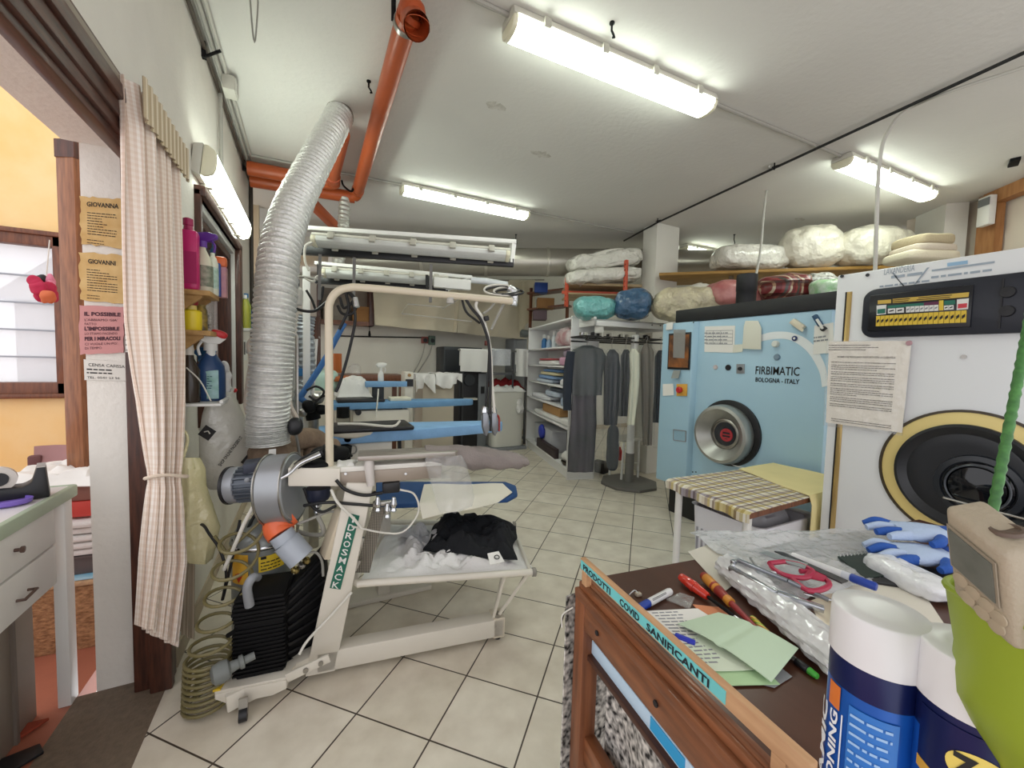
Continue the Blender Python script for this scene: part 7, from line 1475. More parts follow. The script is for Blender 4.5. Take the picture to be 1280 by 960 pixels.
MB().obox(R0, gd*.03, gn*.5, (0, 0, .16), .003).done('end_plate', WHITE, gk); MB().obox(R0+gd*(R1-R0).length*.98+V((0, 0, -.02)), gd*.02, gn*.5, (0, 0, .10), .003).done('end_plate', WHITE, gk)
for q in (R0+gn*.46+gd*.02, R1+gn*.46-gd*.05): MB().cyl(V((q.x, q.y, 0)), q, .018, 12).done('rear_leg', WHITE, gk)
for x in (816, 827): q = R0+gd*((x-745)/87*.94)+V((0, 0, .045)); MB().cyl(q, q-gn*.004, .008, 8).done('bolt', INK, gk)
for dz, dn_ in ((-.12, .02), (-.165, .0), (-.12, .34), (-.165, .36)): MB().tube([R0+gd*-.10+gn*dn_+V((0, 0, dz)), R1+gn*dn_+V((0, 0, dz))], .010, 8).done('rail', mat('dark_rail', '#3c3a3a', .4, .5), gk)
for e in (R0-gd*.10, R1): MB().tube([e+gn*.0+V((0, 0, -.165)), e+gn*-.03+V((0, 0, -.14))]+[e+gn*.0+V((0, 0, -.12)), e+gn*.36+V((0, 0, -.12))], .010, 8, 4).done('rail_end', MATS['dark_rail'], gk)
rg = random.Random(9)
for k in range(22):
    q = R0+gd*(-.08+k*.047)+gn*rg.uniform(0, .3)+V((0, 0, -.12)); c_ = MB().obox(q, gd*.022, gn*.06, (0, 0, .05), .003); c_.done('clip', [CHROME, LAMPBODY, BLACKP][k % 3], gk)
tg = R0+gd*.02-gn*.01+V((0, 0, -.03)); 
c_ = [ad(743.5, 402, 4.55), ad(754.5, 402, 4.55), ad(754.5, 416, 4.55), ad(743.5, 416, 4.55)]; solo('tag_plate', MB().prism(c_, gn*.004, .001), mat('pale_tag', '#cfcdc4', .5), 'small blank white plate hung on the rack beam', 'tag')
def garment(rows_, d, m_, nm, label, seed, hook_y=424, cover=None, fold_n=7, th=.06, extra=None):
    """rows_: (py, px left, px right); hangs facing the camera side, thickness th"""
    yc0 = rows_[0][0]; t = thing(nm, label, 'garment', ad((rows_[-1][1]+rows_[-1][2])/2, rows_[-1][0], d), 'clothes on the garment rack')
    RR = []; 
    for i in range(len(rows_)-1):
        for s__ in range(5):
            f__ = s__/5; RR.append(tuple(a*(1-f__)+b*f__ for a, b in zip(rows_[i], rows_[i+1])))
    RR.append(rows_[-1]); rings = []
    def mk(RR, e, am, tt, fn_):
        out = []
        for k, (py, xa, xb) in enumerate(RR):
            A_, B_ = ad(xa-e, py, d), ad(xb+e, py, d); c_ = (A_+B_)/2; hw = (B_-A_)/2; v_ = k/len(RR); ring = []
            for j in range(56):
                a = 2*PI*j/56; s2 = math.copysign(abs(math.sin(a))**.7, math.sin(a)); q = c_+hw*math.cos(a)+_f*(-1)*(tt*(.45+.55*min(1, v_*5))*s2)
                q = q-_f*(am*min(1, .3+v_)*math.sin(fn_*a*1.0+seed+2.5*noise.noise(V((a, v_*2, seed)))))*(.5 if abs(math.cos(a)) > .9 else 1)
                ring.append(q)
            out.append(ring)
        return out
    MB().loft(mk(RR, 0, .013, th, fold_n)).done('cloth', m_, t)
    c_ = ad((rows_[0][1]+rows_[0][2])/2, rows_[0][0]+1, d); tp_ = ad((rows_[0][1]+rows_[0][2])/2, hook_y, d)
    MB().tube([c_, lerp(c_, tp_, .6), tp_+_r*.012, tp_+V((0, 0, .022)), tp_-_r*.016], .003, 6, 4).done('hook', STEEL, t)
    if cover:
        rows2 = []
        for i in range(len(cover)-1):
            for s__ in range(5): f__ = s__/5; rows2.append(tuple(a*(1-f__)+b*f__ for a, b in zip(cover[i], cover[i+1])))
        rows2.append(cover[-1]); MB().loft(mk(rows2, 1.0, .010, th+.02, fold_n+4), cap=False).done('film_cover', FILMG, t)
    if extra: extra(t)
    return t
G1 = mat('charcoal_cloth', '#34393c', .9, var=.12, vscale=7); G2 = mat('navy_cloth', '#1c232f', .9, var=.15, vscale=7); G3 = mat('slate_cloth', '#34393f', .9, var=.15); G4 = mat('offwhite_cloth', '#dcdccb', .9); G5 = mat('stone_cloth', '#7d746a', .9, var=.1); G6 = mat('dusk_cloth', '#2b313d', .9, var=.15); G7 = mat('plum_cloth', '#3a323f', .9, dark='#1f2328', vscale=5)
def tro(t):
    rows_ = [(494, 715, 745), (530, 713, 746), (560, 710, 744), (597, 709, 741)]
    rings = []
    for i in range(len(rows_)-1):
        for s__ in range(5):
            f__ = s__/5; py, xa, xb = tuple(a*(1-f__)+b*f__ for a, b in zip(rows_[i], rows_[i+1])); A_, B_ = ad(xa, py, 4.53), ad(xb, py, 4.53); c_ = (A_+B_)/2; hw = (B_-A_)/2
            rings.append([c_+hw*math.cos(2*PI*j/48)-_f*(.04*math.sin(2*PI*j/48)+.01*math.sin(14*PI*j/48+py*.02)) for j in range(48)])
    MB().loft(rings).done('trousers', G7, t)
    sl_ = [ad(714, 440, 4.47), ad(711, 460, 4.46), ad(709, 490, 4.45), ad(709, 513, 4.44)]; MB().tube(sl_, [.05, .055, .05, .045], 14, 4).done('sleeve', G6, t)
garment([(432, 728, 740), (437, 716, 753), (445, 712, 757), (470, 713, 753), (494, 715, 752)], 4.5, G1, 'jacket', 'charcoal jacket over dark trousers in film, leftmost on the rack', 1, 423, [(434, 719, 750), (438, 712, 757), (500, 712, 755), (560, 710, 752), (600, 709, 748)], 6, .07, tro)
garment([(437, 762, 768), (443, 758, 773), (460, 755, 775), (500, 755, 774), (531, 755, 771)], 4.5, G2, 'jacket', 'navy jacket in film right of the charcoal jacket', 2, 423, [(436, 760, 772), (445, 755, 776), (535, 754, 775), (560, 755, 774), (584, 757, 773)], 5, .06, lambda t: MB().blob(ad(766, 560, 4.52), (.07, .03, .26), -YAW, (.6, .7), 3, .01, 9, 24, 16).done('trousers', G3, t))
garment([(437, 780, 785), (445, 776, 790), (480, 775, 788), (520, 773, 785)], 4.58, G3, 'jacket', 'slate grey jacket between the navy and the white one', 3, 423, [(437, 777, 788), (446, 773, 791), (520, 772, 790), (551, 772, 792)], 5, .05)
garment([(436, 789, 795), (442, 787, 799), (470, 788, 799), (500, 786, 797), (531, 784, 793)], 4.45, G4, 'jacket', 'off-white jacket hanging in the middle of the rack', 4, 423, None, 4, .04)
garment([(430, 805, 812), (440, 801, 817), (480, 802, 816), (530, 803, 815), (556, 804, 814)], 4.55, G5, 'coat', 'stone coloured coat in film right of the off-white jacket', 5, 423, [(430, 803, 814), (442, 799, 819), (520, 798, 818), (556, 798, 816)], 5, .05)
garment([(438, 823, 829), (446, 819, 832), (490, 818, 833), (528, 816, 830)], 4.6, G6, 'jacket', 'dusk blue jacket next to the blue machine', 6, 424, [(438, 820, 831), (448, 817, 834), (530, 815, 832), (560, 818, 832)], 5, .05)
# stool and things seen below the clothes
sl2 = thing('stool', 'white tube stool behind the rack post', 'stool', (3.75, 3.85, 0)); 
q0 = ad(802, 540, 5.0); 
for dx in (-.03, -.3):
    for dy in (0, .22): MB().tube([V((q0.x+dx, q0.y+dy, 0.0)), V((q0.x+dx*.9, q0.y+dy*.9+.01, .5))], .014, 10).done('leg', WHITE, sl2)
MB().cbox((q0.x-.165, q0.y+.11, .515), .34, .3, .03, 0, .01).done('seat', mat('stool_seat', '#b9b5ac', .6), sl2); MB().tube([V((q0.x-.03, q0.y, .22)), V((q0.x-.3, q0.y, .22))], .010, 8).done('rung', WHITE, sl2)
solo('dark_shoe_box', MB().cbox(az(753, 586, .07)+V((.05, .1, 0)), .16, .2, .14, .3, .006), mat('dark_box_black', '#26211f', .6), 'dark box on the floor behind the film covered trousers', 'box')
solo('red_bottle', MB().lathe(az(780, 577, .0)+V((0, .1, 0)), (0, 0, 1), [(.03, 0), (.035, .02), (.035, .14), (.015, .18), (.015, .2)], 16), mat('red_plastic', '#c2262c', .4), 'red bottle on the floor behind the rack post', 'bottle')
# towel bundles on the rack's top shelf
tz0 = R0.z+.076
def tb_(px_, py0, hw, d, m_, lab, seed, e=(.75, .75)): 
    p_ = ad(px_, py0, d); h = (p_.z-tz0)/2; c_ = V((p_.x, p_.y, tz0+h)); solo('towel_bundle', MB().blob(c_, (pxw(hw, c_), .2, h), -YAW, e, seed, .03, 7, 48, 28, crease=.014), m_, lab, 'towel bundle')
tb_(744, 371, 27, 4.62, mat('aqua_towel_film', '#7cc0bd', .3, dark='#5fa3a3', vscale=8, bump=1, bscale=16, bdist=.05, coat=.5), 'aqua towel bundle in film on the rack shelf', 101)
tb_(791, 361, 25, 4.58, mat('steel_blue_film', '#44698c', .25, dark='#33526f', vscale=6, bump=1, bscale=12, bdist=.05, coat=.6), 'steel blue bundle in film on the rack shelf', 102, (.85, .85))
solo('towel_bundle', MB().blob(on(-.02, 2.10, .25), (.2, .2, .1), 0, (.8, .8), 103, .03, 7, 36, 20, crease=.012), mat('salmon_film', '#d0a09b', .35, var=.1, bump=.5), 'salmon bundle on the white shelf unit behind the aqua towels', 'towel bundle')

# ---- wood post and beam at the right wall, with white control box
WB = mat('pine_beam', '#b07c4c', .6, dark='#9a6639', vscale=7, stretch=(4, 4, .6))
pq = V((6.06, 1.50, 0)); struct('trim_2', MB().prism([V((6.19, 1.66, 0)), V((6.08, 1.50, 0)), V((6.14, 1.46, 0)), V((6.26, 1.62, 0))], (0, 0, CE-.0)), WB)
struct('trim_3', MB().bar(V((6.16, 1.58, CE-.06)), V((5.25, .42, CE-.06)), .10, .12), WB)
q = ad(1229, 268, 4.05); wb_ = thing('controller', 'white wall controller with dark display on the wooden post', 'controller', q); d1 = V((-.57, -.82, 0)); q0, q1 = ad(1222, 284, 4.05), ad(1235, 249, 4.05); hz_ = q1.z-q0.z
wdir = V((-.11, -.16, 0)).normalized(); MB().obox(q0-wdir*.02, wdir*.12, V((.05, -.035, 0)), (0, 0, hz_), .006).done('case', WHITE, wb_); MB().obox(q0-wdir*.005+V((-.004, .003, hz_*.66)), wdir*.11, V((-.004, .003, 0)), (0, 0, hz_*.26)).done('display', mat('grey_display', '#6d6f70', .3), wb_)
# ================================================================== foreground desk, cans, pot with timer
DZ = .89
DA = R_(-7); D1 = V((math.cos(DA), math.sin(DA), 0)); D2 = V((math.sin(DA), -math.cos(DA), 0))   # D1 along the far edge, D2 towards the viewer
DO = V((.612, .795, 0)); DL, DWd = 1.40, .72
def dk3(a, b, z): return DO+D1*a+D2*b+V((0, 0, z))
TOPM = mat('dark_laminate', '#573628', .32, dark='#472b20', vscale=5, stretch=(3, .6, 1))
OAK = mat('orange_brown_wood', '#905835', .5, dark='#673c23', vscale=9, stretch=(5, .7, 5), coat=.15)
OAKV = mat('orange_brown_wood_v', '#8c5534', .5, dark='#653b23', vscale=9, stretch=(6, 6, .6), coat=.15)
ds = thing('counter_desk', 'brown wooden desk with open shelf in the foreground', 'desk', DO+D1*.6+D2*.3)
MB().obox(dk3(.02, .0, DZ-.022), D1*DL, D2*DWd, (0, 0, .022), .002).done('top', TOPM, ds)
for k, (a0, w_, z0, h_) in enumerate(((-.004, .012, DZ-.030, .026), (.008, .014, DZ-.022, .020), (-.016, .014, DZ-.040, .022), (.016, .01, DZ-.012, .013))):
    MB().obox(dk3(a0, -.005, z0), D1*w_, D2*DWd, (0, 0, h_), .003).done('edge_moulding', OAK, ds)
MB().obox(dk3(-.012, .03, DZ-.102), D1*.026, D2*(DWd-.05), (0, 0, .072), .003).done('apron', OAK, ds)
for a0, b0 in ((-.014, -.004), (-.014, DWd-.05), (DL-.04, -.004), (DL-.04, DWd-.05)): MB().obox(dk3(a0, b0, 0), D1*.045, D2*.045, (0, 0, DZ-.03), .003).done('leg', OAKV, ds)
MB().obox(dk3(.0, .04, .44), D1*.03, D2*(DWd-.09), (0, 0, .07), .003).done('stretcher', OAK, ds); MB().obox(dk3(.03, .0, DZ-.11), D1*(DL-.07), D2*.02, (0, 0, .09), .003).done('apron', OAK, ds)
MB().obox(dk3(.0, .04, .708), D1*(DL-.05), D2*(DWd-.06), (0, 0, .014), .002).done('shelf', mat('shelf_dark', '#4a2c20', .5), ds)
for x, y, b in ((763, 793, .10), (845, 858, .30)):
    q = dk3(-.0125, b, DZ-.07); MB().cyl(q, q-D1*.003, .006, 8).done('peg_hole', INK, ds)
MB().tube([dk3(-.02, -.002, DZ-.07), dk3(-.045, -.01, DZ-.09), dk3(-.05, .0, DZ-.115)], .002, 6, 4).done('string_end', CABLEW, ds)
SPK = mat('speckled_cloth', '#d9d5cd', .9, dark='#1f1d1c', vscale=70, detail=1)
def spk(u, v): return dk3(-.03+.62*u, -.022-.006*math.sin(u*30), .84-.82*v)
solo('side_curtain', MB().slab(spk, 60, 8, .004), SPK, 'black and white speckled cloth hanging on the far side of the desk', 'cloth')
# things on the desk's inner shelf
bxo = thing('document_box', 'pale blue document box on the desk shelf', 'box', dk3(.02, .3, .68)); zb_ = .7225
MB().obox(dk3(.012, .035, zb_), D1*.012, D2*.6, (0, 0, .034), .002).done('front', mat('pale_blue_card', '#c3dcef', .6), bxo); MB().obox(dk3(.024, .035, zb_), D1*.3, D2*.6, (0, 0, .026), .002).done('body', mat('dark_folder', '#2b2c30', .7), bxo)
MB().obox(dk3(.0105, .26, zb_+.006), D1*.0015, D2*.09, (0, 0, .026)).done('blue_label', mat('cyan_label', '#2f9fd6', .5), bxo)
solo('grey_cloth', MB().heap([dk3(.03, .06, 0), dk3(.03, .6, 0), dk3(.3, .6, 0), dk3(.3, .06, 0)], zb_+.027, .05, 12, 8, .4, 30), mat('dark_grey_cloth', '#55555a', .9, var=.2), 'dark grey cloth lying on the pale blue document box', 'cloth')
solo('speckled_cloth', MB().slab(lambda u, v: dk3(.05+.01*math.sin(u*14), .06+.5*u, .70-.62*v), 30, 8, .004), SPK, 'speckled cloth hanging under the desk shelf', 'cloth')

# ---- wooden sign strip with hand lettering
S0, S1 = az(725, 711, .915), az(1012, 985, .915)
sd_ = (S1-S0).normalized(); sn_ = V((-sd_.y, sd_.x, 0)); sn_ = sn_ if sn_.x < 0 else -sn_
sg_ = thing('sign_strip', 'wooden strip sign with turquoise label along the desk edge', 'sign', lerp(S0, S1, .5))
PALE = mat('pale_wood', '#d2a87e', .5, dark='#bd9068', vscale=9, stretch=(5, .6, 5))
MB().obox(S0, S1-S0, -sn_*.014, (0, 0, .030), .002).done('strip', PALE, sg_)
LN_ = (S1-S0).length; l0, l1 = .004, .0
p1_ = az(905, 885, .915); l1 = (p1_-S0).dot(sd_)
MB().obox(S0+sd_*l0+V((0, 0, .004))+sn_*.0008, sd_*(l1-l0), -sn_*.0008, (0, 0, .022)).done('label_tape', mat('turquoise_tape', '#74cfd0', .5), sg_)
fm = lambda u, v: S0+sd_*(l0+u)+V((0, 0, .007+v))+sn_*.0016
m = MB(); tot = l1-l0
for word, a0, a1 in (('PRODOTTI', .03, .30), ('COVID', .38, .53), ('SANIFICANTI', .58, .93)):
    s_, x0_ = fit(word, .02, (a1-a0)*tot, .0006); MB().text(word, .02, lambda u, v: fm(a0*tot+(u-x0_)*s_, v), 1, .0006).done('lettering', mat('marker_ink', '#17212b', .6), sg_)
u0 = S0+sd_*.012-sn_*.004; MB().obox(V((u0.x, u0.y, .845))+sn_*.006, sd_*.022, -sn_*.016, (0, 0, .075), .002).done('upright', PALE, sg_); u1 = S1-sd_*.05; MB().obox(V((u1.x, u1.y, .892)), sd_*.02, -sn_*.012, (0, 0, .024)).done('upright', PALE, sg_)

# ---- things on the desk top
T0 = DZ+.0005
def dz(x, y, h=0): return az(x, y, T0+h)
def pen(p, q, r, parts, name, label, cat='pen', group=None):
    t = thing(name, label, cat, (p+q)/2, group); d_ = q-p
    for a0, a1, ra, rb, m_, nm in parts:
        MB().tube([p+d_*a0, p+d_*(a0+(a1-a0)*.06), p+d_*(a1-(a1-a0)*.06), p+d_*a1], [r*ra*.85, r*ra, r*rb, r*rb*.85], 14).done(nm, m_, t)
    return t
BLU = mat('marker_blue', '#1f3f9c', .4); SILV = mat('silver_tip', '#c3c5c8', .25, .9)
pen(dz(838, 739, .009), dz(793, 763, .009), .0085, ((0, .62, 1, 1, mat('marker_white', '#dcdcdc', .35), 'barrel'), (.62, 1, 1.06, .9, BLU, 'cap'), (-.01, .02, .75, .75, DARKG, 'end')), 'marker', 'white marker with blue cap lying near the far corner of the desk', 'marker')
mk = [o for o in bpy.data.objects if o.get('category') == 'marker'][0]; m = MB(); q0, q1 = dz(838, 739, .0178), dz(793, 763, .0178); m.rows(lambda u, v: lerp(q0, q1, .12+u)+V((v*.6, v, .0006)), .42, 2, .004, .002, 3, .002); m.done('print', INK, mk)
pen(dz(990, 694, .034), dz(1096, 734, .034), .0095, ((0, .70, .9, .95, mat('marker_white', '#dcdcdc', .35), 'barrel'), (.62, .72, 1, 1, mat('pale_collar', '#c8ccd4', .4), 'collar'), (.72, 1, 1.1, 1.05, BLU, 'cap')), 'marker', 'long white marker with dark blue cap beside the red scissors', 'marker')
# screwdrivers
RED = mat('clear_red_handle', '#c3301f', .18, coat=.6); REDY = mat('wine_handle', '#8e2a23', .35); AMB = mat('amber_grip', '#c9862f', .4)
pen(dz(851, 721, .015), dz(962, 803, .008), .0125, ((0, .20, .85, 1.05, RED, 'handle'), (.20, .36, 1.0, .7, RED, 'grip'), (.36, .66, .34, .34, BLACKM, 'sleeve'), (.66, 1, .30, .26, SILV, 'blade')), 'screwdriver', 'screwdriver with clear red handle on the desk', 'screwdriver')
pen(dz(879, 719, .017), dz(955, 795, .010), .0125, ((0, .26, .85, 1.0, REDY, 'handle'), (.05, .30, .98, .98, AMB, 'amber_grip'), (.28, .5, 1.0, .7, REDY, 'grip'), (.44, .52, .85, .85, AMB, 'collar'), (.5, 1, .55, .4, mat('red_sleeve', '#8f2a2c', .4), 'sleeve')), 'screwdriver', 'screwdriver with wine and amber handle beside the clear red one', 'screwdriver')
pen(dz(940, 772, .008), dz(990, 822, .006), .006, ((0, .7, 1, 1, stripes('pencil_pattern', ['#d8c63a', '#9fbf3f', '#d9783f', '#e2d66a', '#7fae45'], 90, 0, .4), 'barrel'), (.7, .95, 1, .6, mat('pencil_wood', '#d9c08f', .6), 'tip')), 'pencil', 'yellow and green patterned pencil by the plastic roll', 'pencil')
pen(dz(984, 818, .007), dz(1022, 846, .007), .0065, ((0, .35, .8, .9, SILV, 'tip'), (.3, .72, 1, 1, BLACKP, 'barrel'), (.72, 1, 1, .8, mat('pen_green', '#3f9e35', .4), 'end_cap')), 'pen', 'black pen with green end near the pale green papers', 'pen')
pen(dz(828, 789, .009), dz(869, 804, .009), .0055, ((0, .45, .4, .5, BLU, 'clip'), (.4, 1, 1.2, 1, mat('bright_blue', '#2734b5', .35), 'cap')), 'blue_pen', 'bright blue pen cap on the printed forms', 'pen cap')
# papers
def sheet4(px4, h, m_, nm, lab, cat='paper', th=.0012, curl=0, rows=None):
    c_ = [dz(x, y, h) for x, y in px4]; t = thing(nm, lab, cat, (c_[0]+c_[2])/2)
    MB().slab(lambda u, v: quad([c_[0], c_[1], c_[2], c_[3]], u, v)+V((0, 0, curl*(4*(u-.5)**2)*(v))), 12, 12, th).done('sheet', m_, t)
    if rows: m = MB().rows(lambda u, v: quad([c_[0], c_[1], c_[2], c_[3]], .06+u, 1-(-v) if False else -v)+V((0, 0, .001+curl*(4*(u-.5)**2)*(-v))), .84, rows, .8/rows, .28/rows, 3, -.1); m.done('print', mat('grey_ink', '#8a8c92', .7), t)
    return t
sheet4([(866, 756), (905, 760), (940, 800), (905, 800)], .0015, mat('orange_paper', '#d58a62', .8), 'paper_strip', 'orange paper strip under the screwdrivers')
sheet4([(884, 838), (930, 800), (990, 846), (968, 860)], .0015, mat('grey_folder', '#8d9093', .6), 'folder', 'grey folder corner under the pale green sheet', 'folder')
sheet4([(820, 778), (900, 778), (975, 856), (884, 858)], .0030, mat('mint_paper', '#b7d8a8', .8), 'form', 'mint green form under the folded pale green sheet', 'paper', .001, 0, 9)
sheet4([(808, 764), (872, 761), (930, 800), (850, 806)], .0045, PAPER, 'form', 'white printed form at the left of the desk papers', 'paper', .001, .004, 8)
sheet4([(830, 800), (900, 792), (948, 838), (880, 840)], .006, mat('pale_form', '#d9e4cf', .8), 'form', 'pale printed form under the green folded sheet', 'paper', .001, .002, 7)
gp = thing('green_sheet', 'folded pale green sheet on top of the desk papers', 'paper', dz(920, 800, .01))
a_, b_, c_, d_ = dz(847, 780, .012), dz(898, 766, .012), dz(998, 811, .022), dz(964, 853, .010); mab, mdc = lerp(a_, b_, .5), lerp(d_, c_, .5)
def gsh(u, v): p = quad([a_, b_, c_, d_], u, v); return p+V((0, 0, .009*math.sin(PI*v)*(1 if v < .5 else 1)-.003*(abs(v-.48) < .04)))
MB().slab(gsh, 14, 26, .0012).done('sheet', mat('pale_green_paper', '#c3d8bd', .8), gp); 
sheet4([(833, 750), (850, 742), (868, 748), (862, 762)], .003, FILM, 'clear_packet', 'small clear plastic packet beside the white marker', 'packet', .003)
cl_ = thing('clip', 'small metal binder clip near the far corner of the desk', 'clip', dz(783, 744, .004)); MB().obox(dz(777, 748, .001), D1*.018, D2*.012, (0, 0, .008), .002).done('jaw', DARKG, cl_); MB().tube([dz(786, 744, .006), dz(793, 738, .008), dz(798, 742, .008)], .0016, 6, 3).done('loop', SILV, cl_)
solo('eraser_bit', MB().obox(dz(793, 744, .0005), D1*.014, D2*.010, (0, 0, .008), .002), mat('beige_bit', '#b5aa98', .7), 'small beige plug beside the binder clip', 'plug')
# plastic film roll and sheets
FILMB = film('bright_film', '#dfe1e3', .42, .1, 45, 1.0)
p0, p1 = dz(912, 706, .026), dz(1062, 834, .030)
d_ = (p1-p0).normalized(); sdv = V((-d_.y, d_.x, 0)); rings = []
for k in range(40):
    c_ = lerp(p0, p1, k/39); ring = []
    for j in range(36):
        a = 2*PI*j/36; rr_ = .030+.004*noise.noise(V((k*.35, math.cos(a)*2, math.sin(a)*2)))+.002*math.sin(j*2+k*.6); ring.append(c_+sdv*math.cos(a)*rr_*1.35+V((0, 0, math.sin(a)*rr_*.95)))
    rings.append(ring)
solo('film_roll', MB().loft(rings), mat('rolled_film', '#d6d6d6', .2, bump=.5, bscale=9, bdist=.03, coat=.7, var=.1, vscale=20), 'loose roll of clear plastic film lying across the desk', 'film roll')
fs = [dz(862, 668, .004), dz(1110, 664, .004), dz(1190, 700, .004), dz(985, 760, .004)]
def fsh(u, v): p = quad(fs, u, v); return p+V((0, 0, .016*abs(noise.noise(V((u*5, v*4, 3))))+.012*abs(noise.noise(V((u*13, v*11, 5))))+.004))
solo('film_sheet', MB().slab(fsh, 60, 40, .0012), FILMB, 'crumpled clear film sheet spread over the far part of the desk', 'film')
sheet4([(1000, 700), (1120, 690), (1180, 780), (1040, 800)], .002, mat('warm_paper', '#d9d3c6', .8), 'paper_sheet', 'cream paper under the white plastic packet', 'paper')
sheet4([(860, 690), (905, 674), (960, 700), (905, 740)], .002, mat('warm_paper2', '#cfcabd', .8), 'paper_sheet', 'cream paper corner under the clear film near the desk edge', 'paper')
# tools on the film
def metalbar(name, pts, w_, h_, m_, lab, cat, extra=None, bev=.002):
    t = thing(name, lab, cat, lerp(pts[0], pts[-1], .5))
    for k in range(len(pts)-1): MB().bar(pts[k], pts[k+1], w_, h_, (0, 0, 1), bev).done('arm', m_, t)
    if extra: extra(t)
    return t
CHR2 = mat('tool_chrome', '#b9bcc2', .2, .95)
def st_x(t):
    MB().cyl(dz(914, 712, .040), dz(918, 706, .052), .007, 14).done('pivot', SILV, t); MB().bar(dz(920, 700, .055), dz(945, 712, .058), .008, .006).done('spring_arm', SILV, t); MB().obox(dz(912, 706, .046), D1*.012, D2*.012, (0, 0, .014), .002).done('jaw', CHR2, t)
metalbar('stapler', [dz(913, 710, .045), dz(972, 742, .052), dz(1030, 762, .045)], .016, .012, CHR2, 'long chrome plier stapler lying on the film roll', 'stapler', st_x)
metalbar('pliers', [dz(922, 700, .062), dz(985, 726, .062), dz(1036, 750, .05)], .010, .008, mat('dark_chrome', '#8b8e95', .3, .9), 'dark chrome plier arm above the long stapler', 'pliers', lambda t: MB().tube([dz(938, 698, .06), dz(950, 712, .058), dz(972, 716, .06)], .003, 8, 4).done('spring', SILV, t))
sc2 = thing('scissors', 'scissors with crimson handles on the desk film', 'scissors', dz(1000, 715, .06))
CRI = mat('crimson_handle', '#a81e42', .4)
MB().tube([dz(x, y, .062) for x, y in ((962, 704), (968, 712), (985, 720), (1008, 722), (1016, 714), (1000, 706), (980, 702))], .0058, 8, 4, closed=False).done('handle', CRI, sc2)
MB().tube([dz(x, y, .066) for x, y in ((962, 704), (980, 702))], .0058, 8).done('handle', CRI, sc2)
MB().tube([dz(x, y, .058) for x, y in ((990, 724), (1010, 738), (1030, 736), (1036, 728), (1018, 716), (1000, 714))], .0060, 8, 4).done('handle', CRI, sc2)
MB().obox(dz(1004, 722, .058), dz(1030, 728, .058)-dz(1004, 722, .058), dz(1012, 712, .058)-dz(1004, 722, .058), (0, 0, .006), .002).done('handle_web', CRI, sc2)
MB().prism([dz(948, 692, .064), dz(958, 690, .064), dz(1010, 706, .064), dz(1006, 712, .064)], (0, 0, .003)).done('blade', SILV, sc2); MB().prism([dz(968, 690, .062), dz(978, 691, .062), dz(1060, 727, .062), dz(1052, 730, .062)], (0, 0, .003)).done('blade', mat('dark_blade', '#4b4c50', .3, .8), sc2)
metalbar('tweezers', [dz(1005, 742, .05), dz(1048, 752, .035)], .008, .004, SILV, 'steel tweezers tip beside the large spray can', 'tweezers')
sheet4([(1012, 752), (1040, 742), (1046, 780), (1026, 792)], .03, mat('card_cream', '#d9cfb8', .7), 'card', 'cream card curling beside the large spray can', 'card', .0015, .01)
# spiral notebook
nb = thing('notebook', 'dark green spiral notebook beside the gloves', 'notebook', dz(1080, 698, .01)); c_ = [dz(1047, 695, .018), dz(1100, 690, .018), dz(1135, 716, .016), dz(1082, 722, .016)]
MB().prism(c_, (0, 0, -.012), .001).done('cover', mat('dark_green_cover', '#1f2f2a', .5), nb); 
for k in range(12): 
    q = lerp(c_[0], c_[1], (k+.5)/12); MB().tube([q+V((.003*math.cos(a*PI/4), .004*math.cos(a*PI/4), .005*math.sin(a*PI/4))) for a in range(8)], .0011, 6, closed=True).done('ring', mat('spiral_silver', '#b9bbb9', .3, .8), nb)
# gloves
def glove(base, dirv, sz, seed, name, label, h0=.012):
    t = thing(name, label, 'glove', base); d_ = dirv.normalized(); s_ = V((-d_.y, d_.x, 0)); GB = mat('glove_blue', '#2453a5', .8, bump=.3, bscale=80); GW = mat('glove_pale', '#aebfda', .85, bump=.3, bscale=80)
    P_ = lambda u, v, z=0: base+d_*u*sz+s_*v*sz+V((0, 0, h0+z*sz))
    rings = []
    for u, w_, th_ in ((-.55, .26, .10), (-.35, .24, .11), (-.1, .30, .13), (.12, .34, .13), (.3, .32, .11), (.36, .28, .08)):
        c_ = P_(u, 0, .10); rings.append([c_+s_*w_*sz*math.cos(2*PI*j/24)+V((0, 0, th_*sz*math.sin(2*PI*j/24)+.002*math.sin(u*20+j))) for j in range(24)])
    MB().loft(rings).done('palm', GW, t)
    MB().loft([[P_(u, 0, .10)+s_*w_*sz*math.cos(2*PI*j/24)+V((0, 0, .115*sz*math.sin(2*PI*j/24))) for j in range(24)] for u, w_ in ((-.62, .27), (-.56, .275), (-.36, .255))]).done('cuff', GB, t)
    for k, (v0, v1, l) in enumerate(((-.24, -.30, .40), (-.08, -.10, .48), (.08, .10, .45), (.23, .28, .36))):
        MB().tube([P_(.28, v0, .10), P_(.28+l*.55, (v0+v1)/2, .12+.03*math.sin(seed+k)), P_(.28+l, v1, .07)], [.085*sz, .08*sz, .055*sz], 12, 5).done('finger', GB if k % 2 == seed % 2 else GW, t)
    MB().tube([P_(-.15, .26, .09), P_(.02, .46, .10), P_(.16, .50, .07)], [.09*sz, .08*sz, .055*sz], 12, 5).done('thumb', GB, t)
glove(dz(1150, 705, .012), V((-.6, .35, 0)), .165, 1, 'work_glove', 'lower blue and pale grey work glove on the notebook')
glove(dz(1146, 688, .018), V((-.75, .55, 0)), .165, 2, 'work_glove', 'upper blue and pale grey work glove lying on the other one', .04)
solo('black_pouch', MB().obox(dz(1085, 730, .001), dz(1185, 745, .001)-dz(1085, 730, .001), dz(1100, 706, .001)-dz(1085, 730, .001), (0, 0, .012), .004), BLACKP, 'flat black pouch under the work gloves', 'pouch')
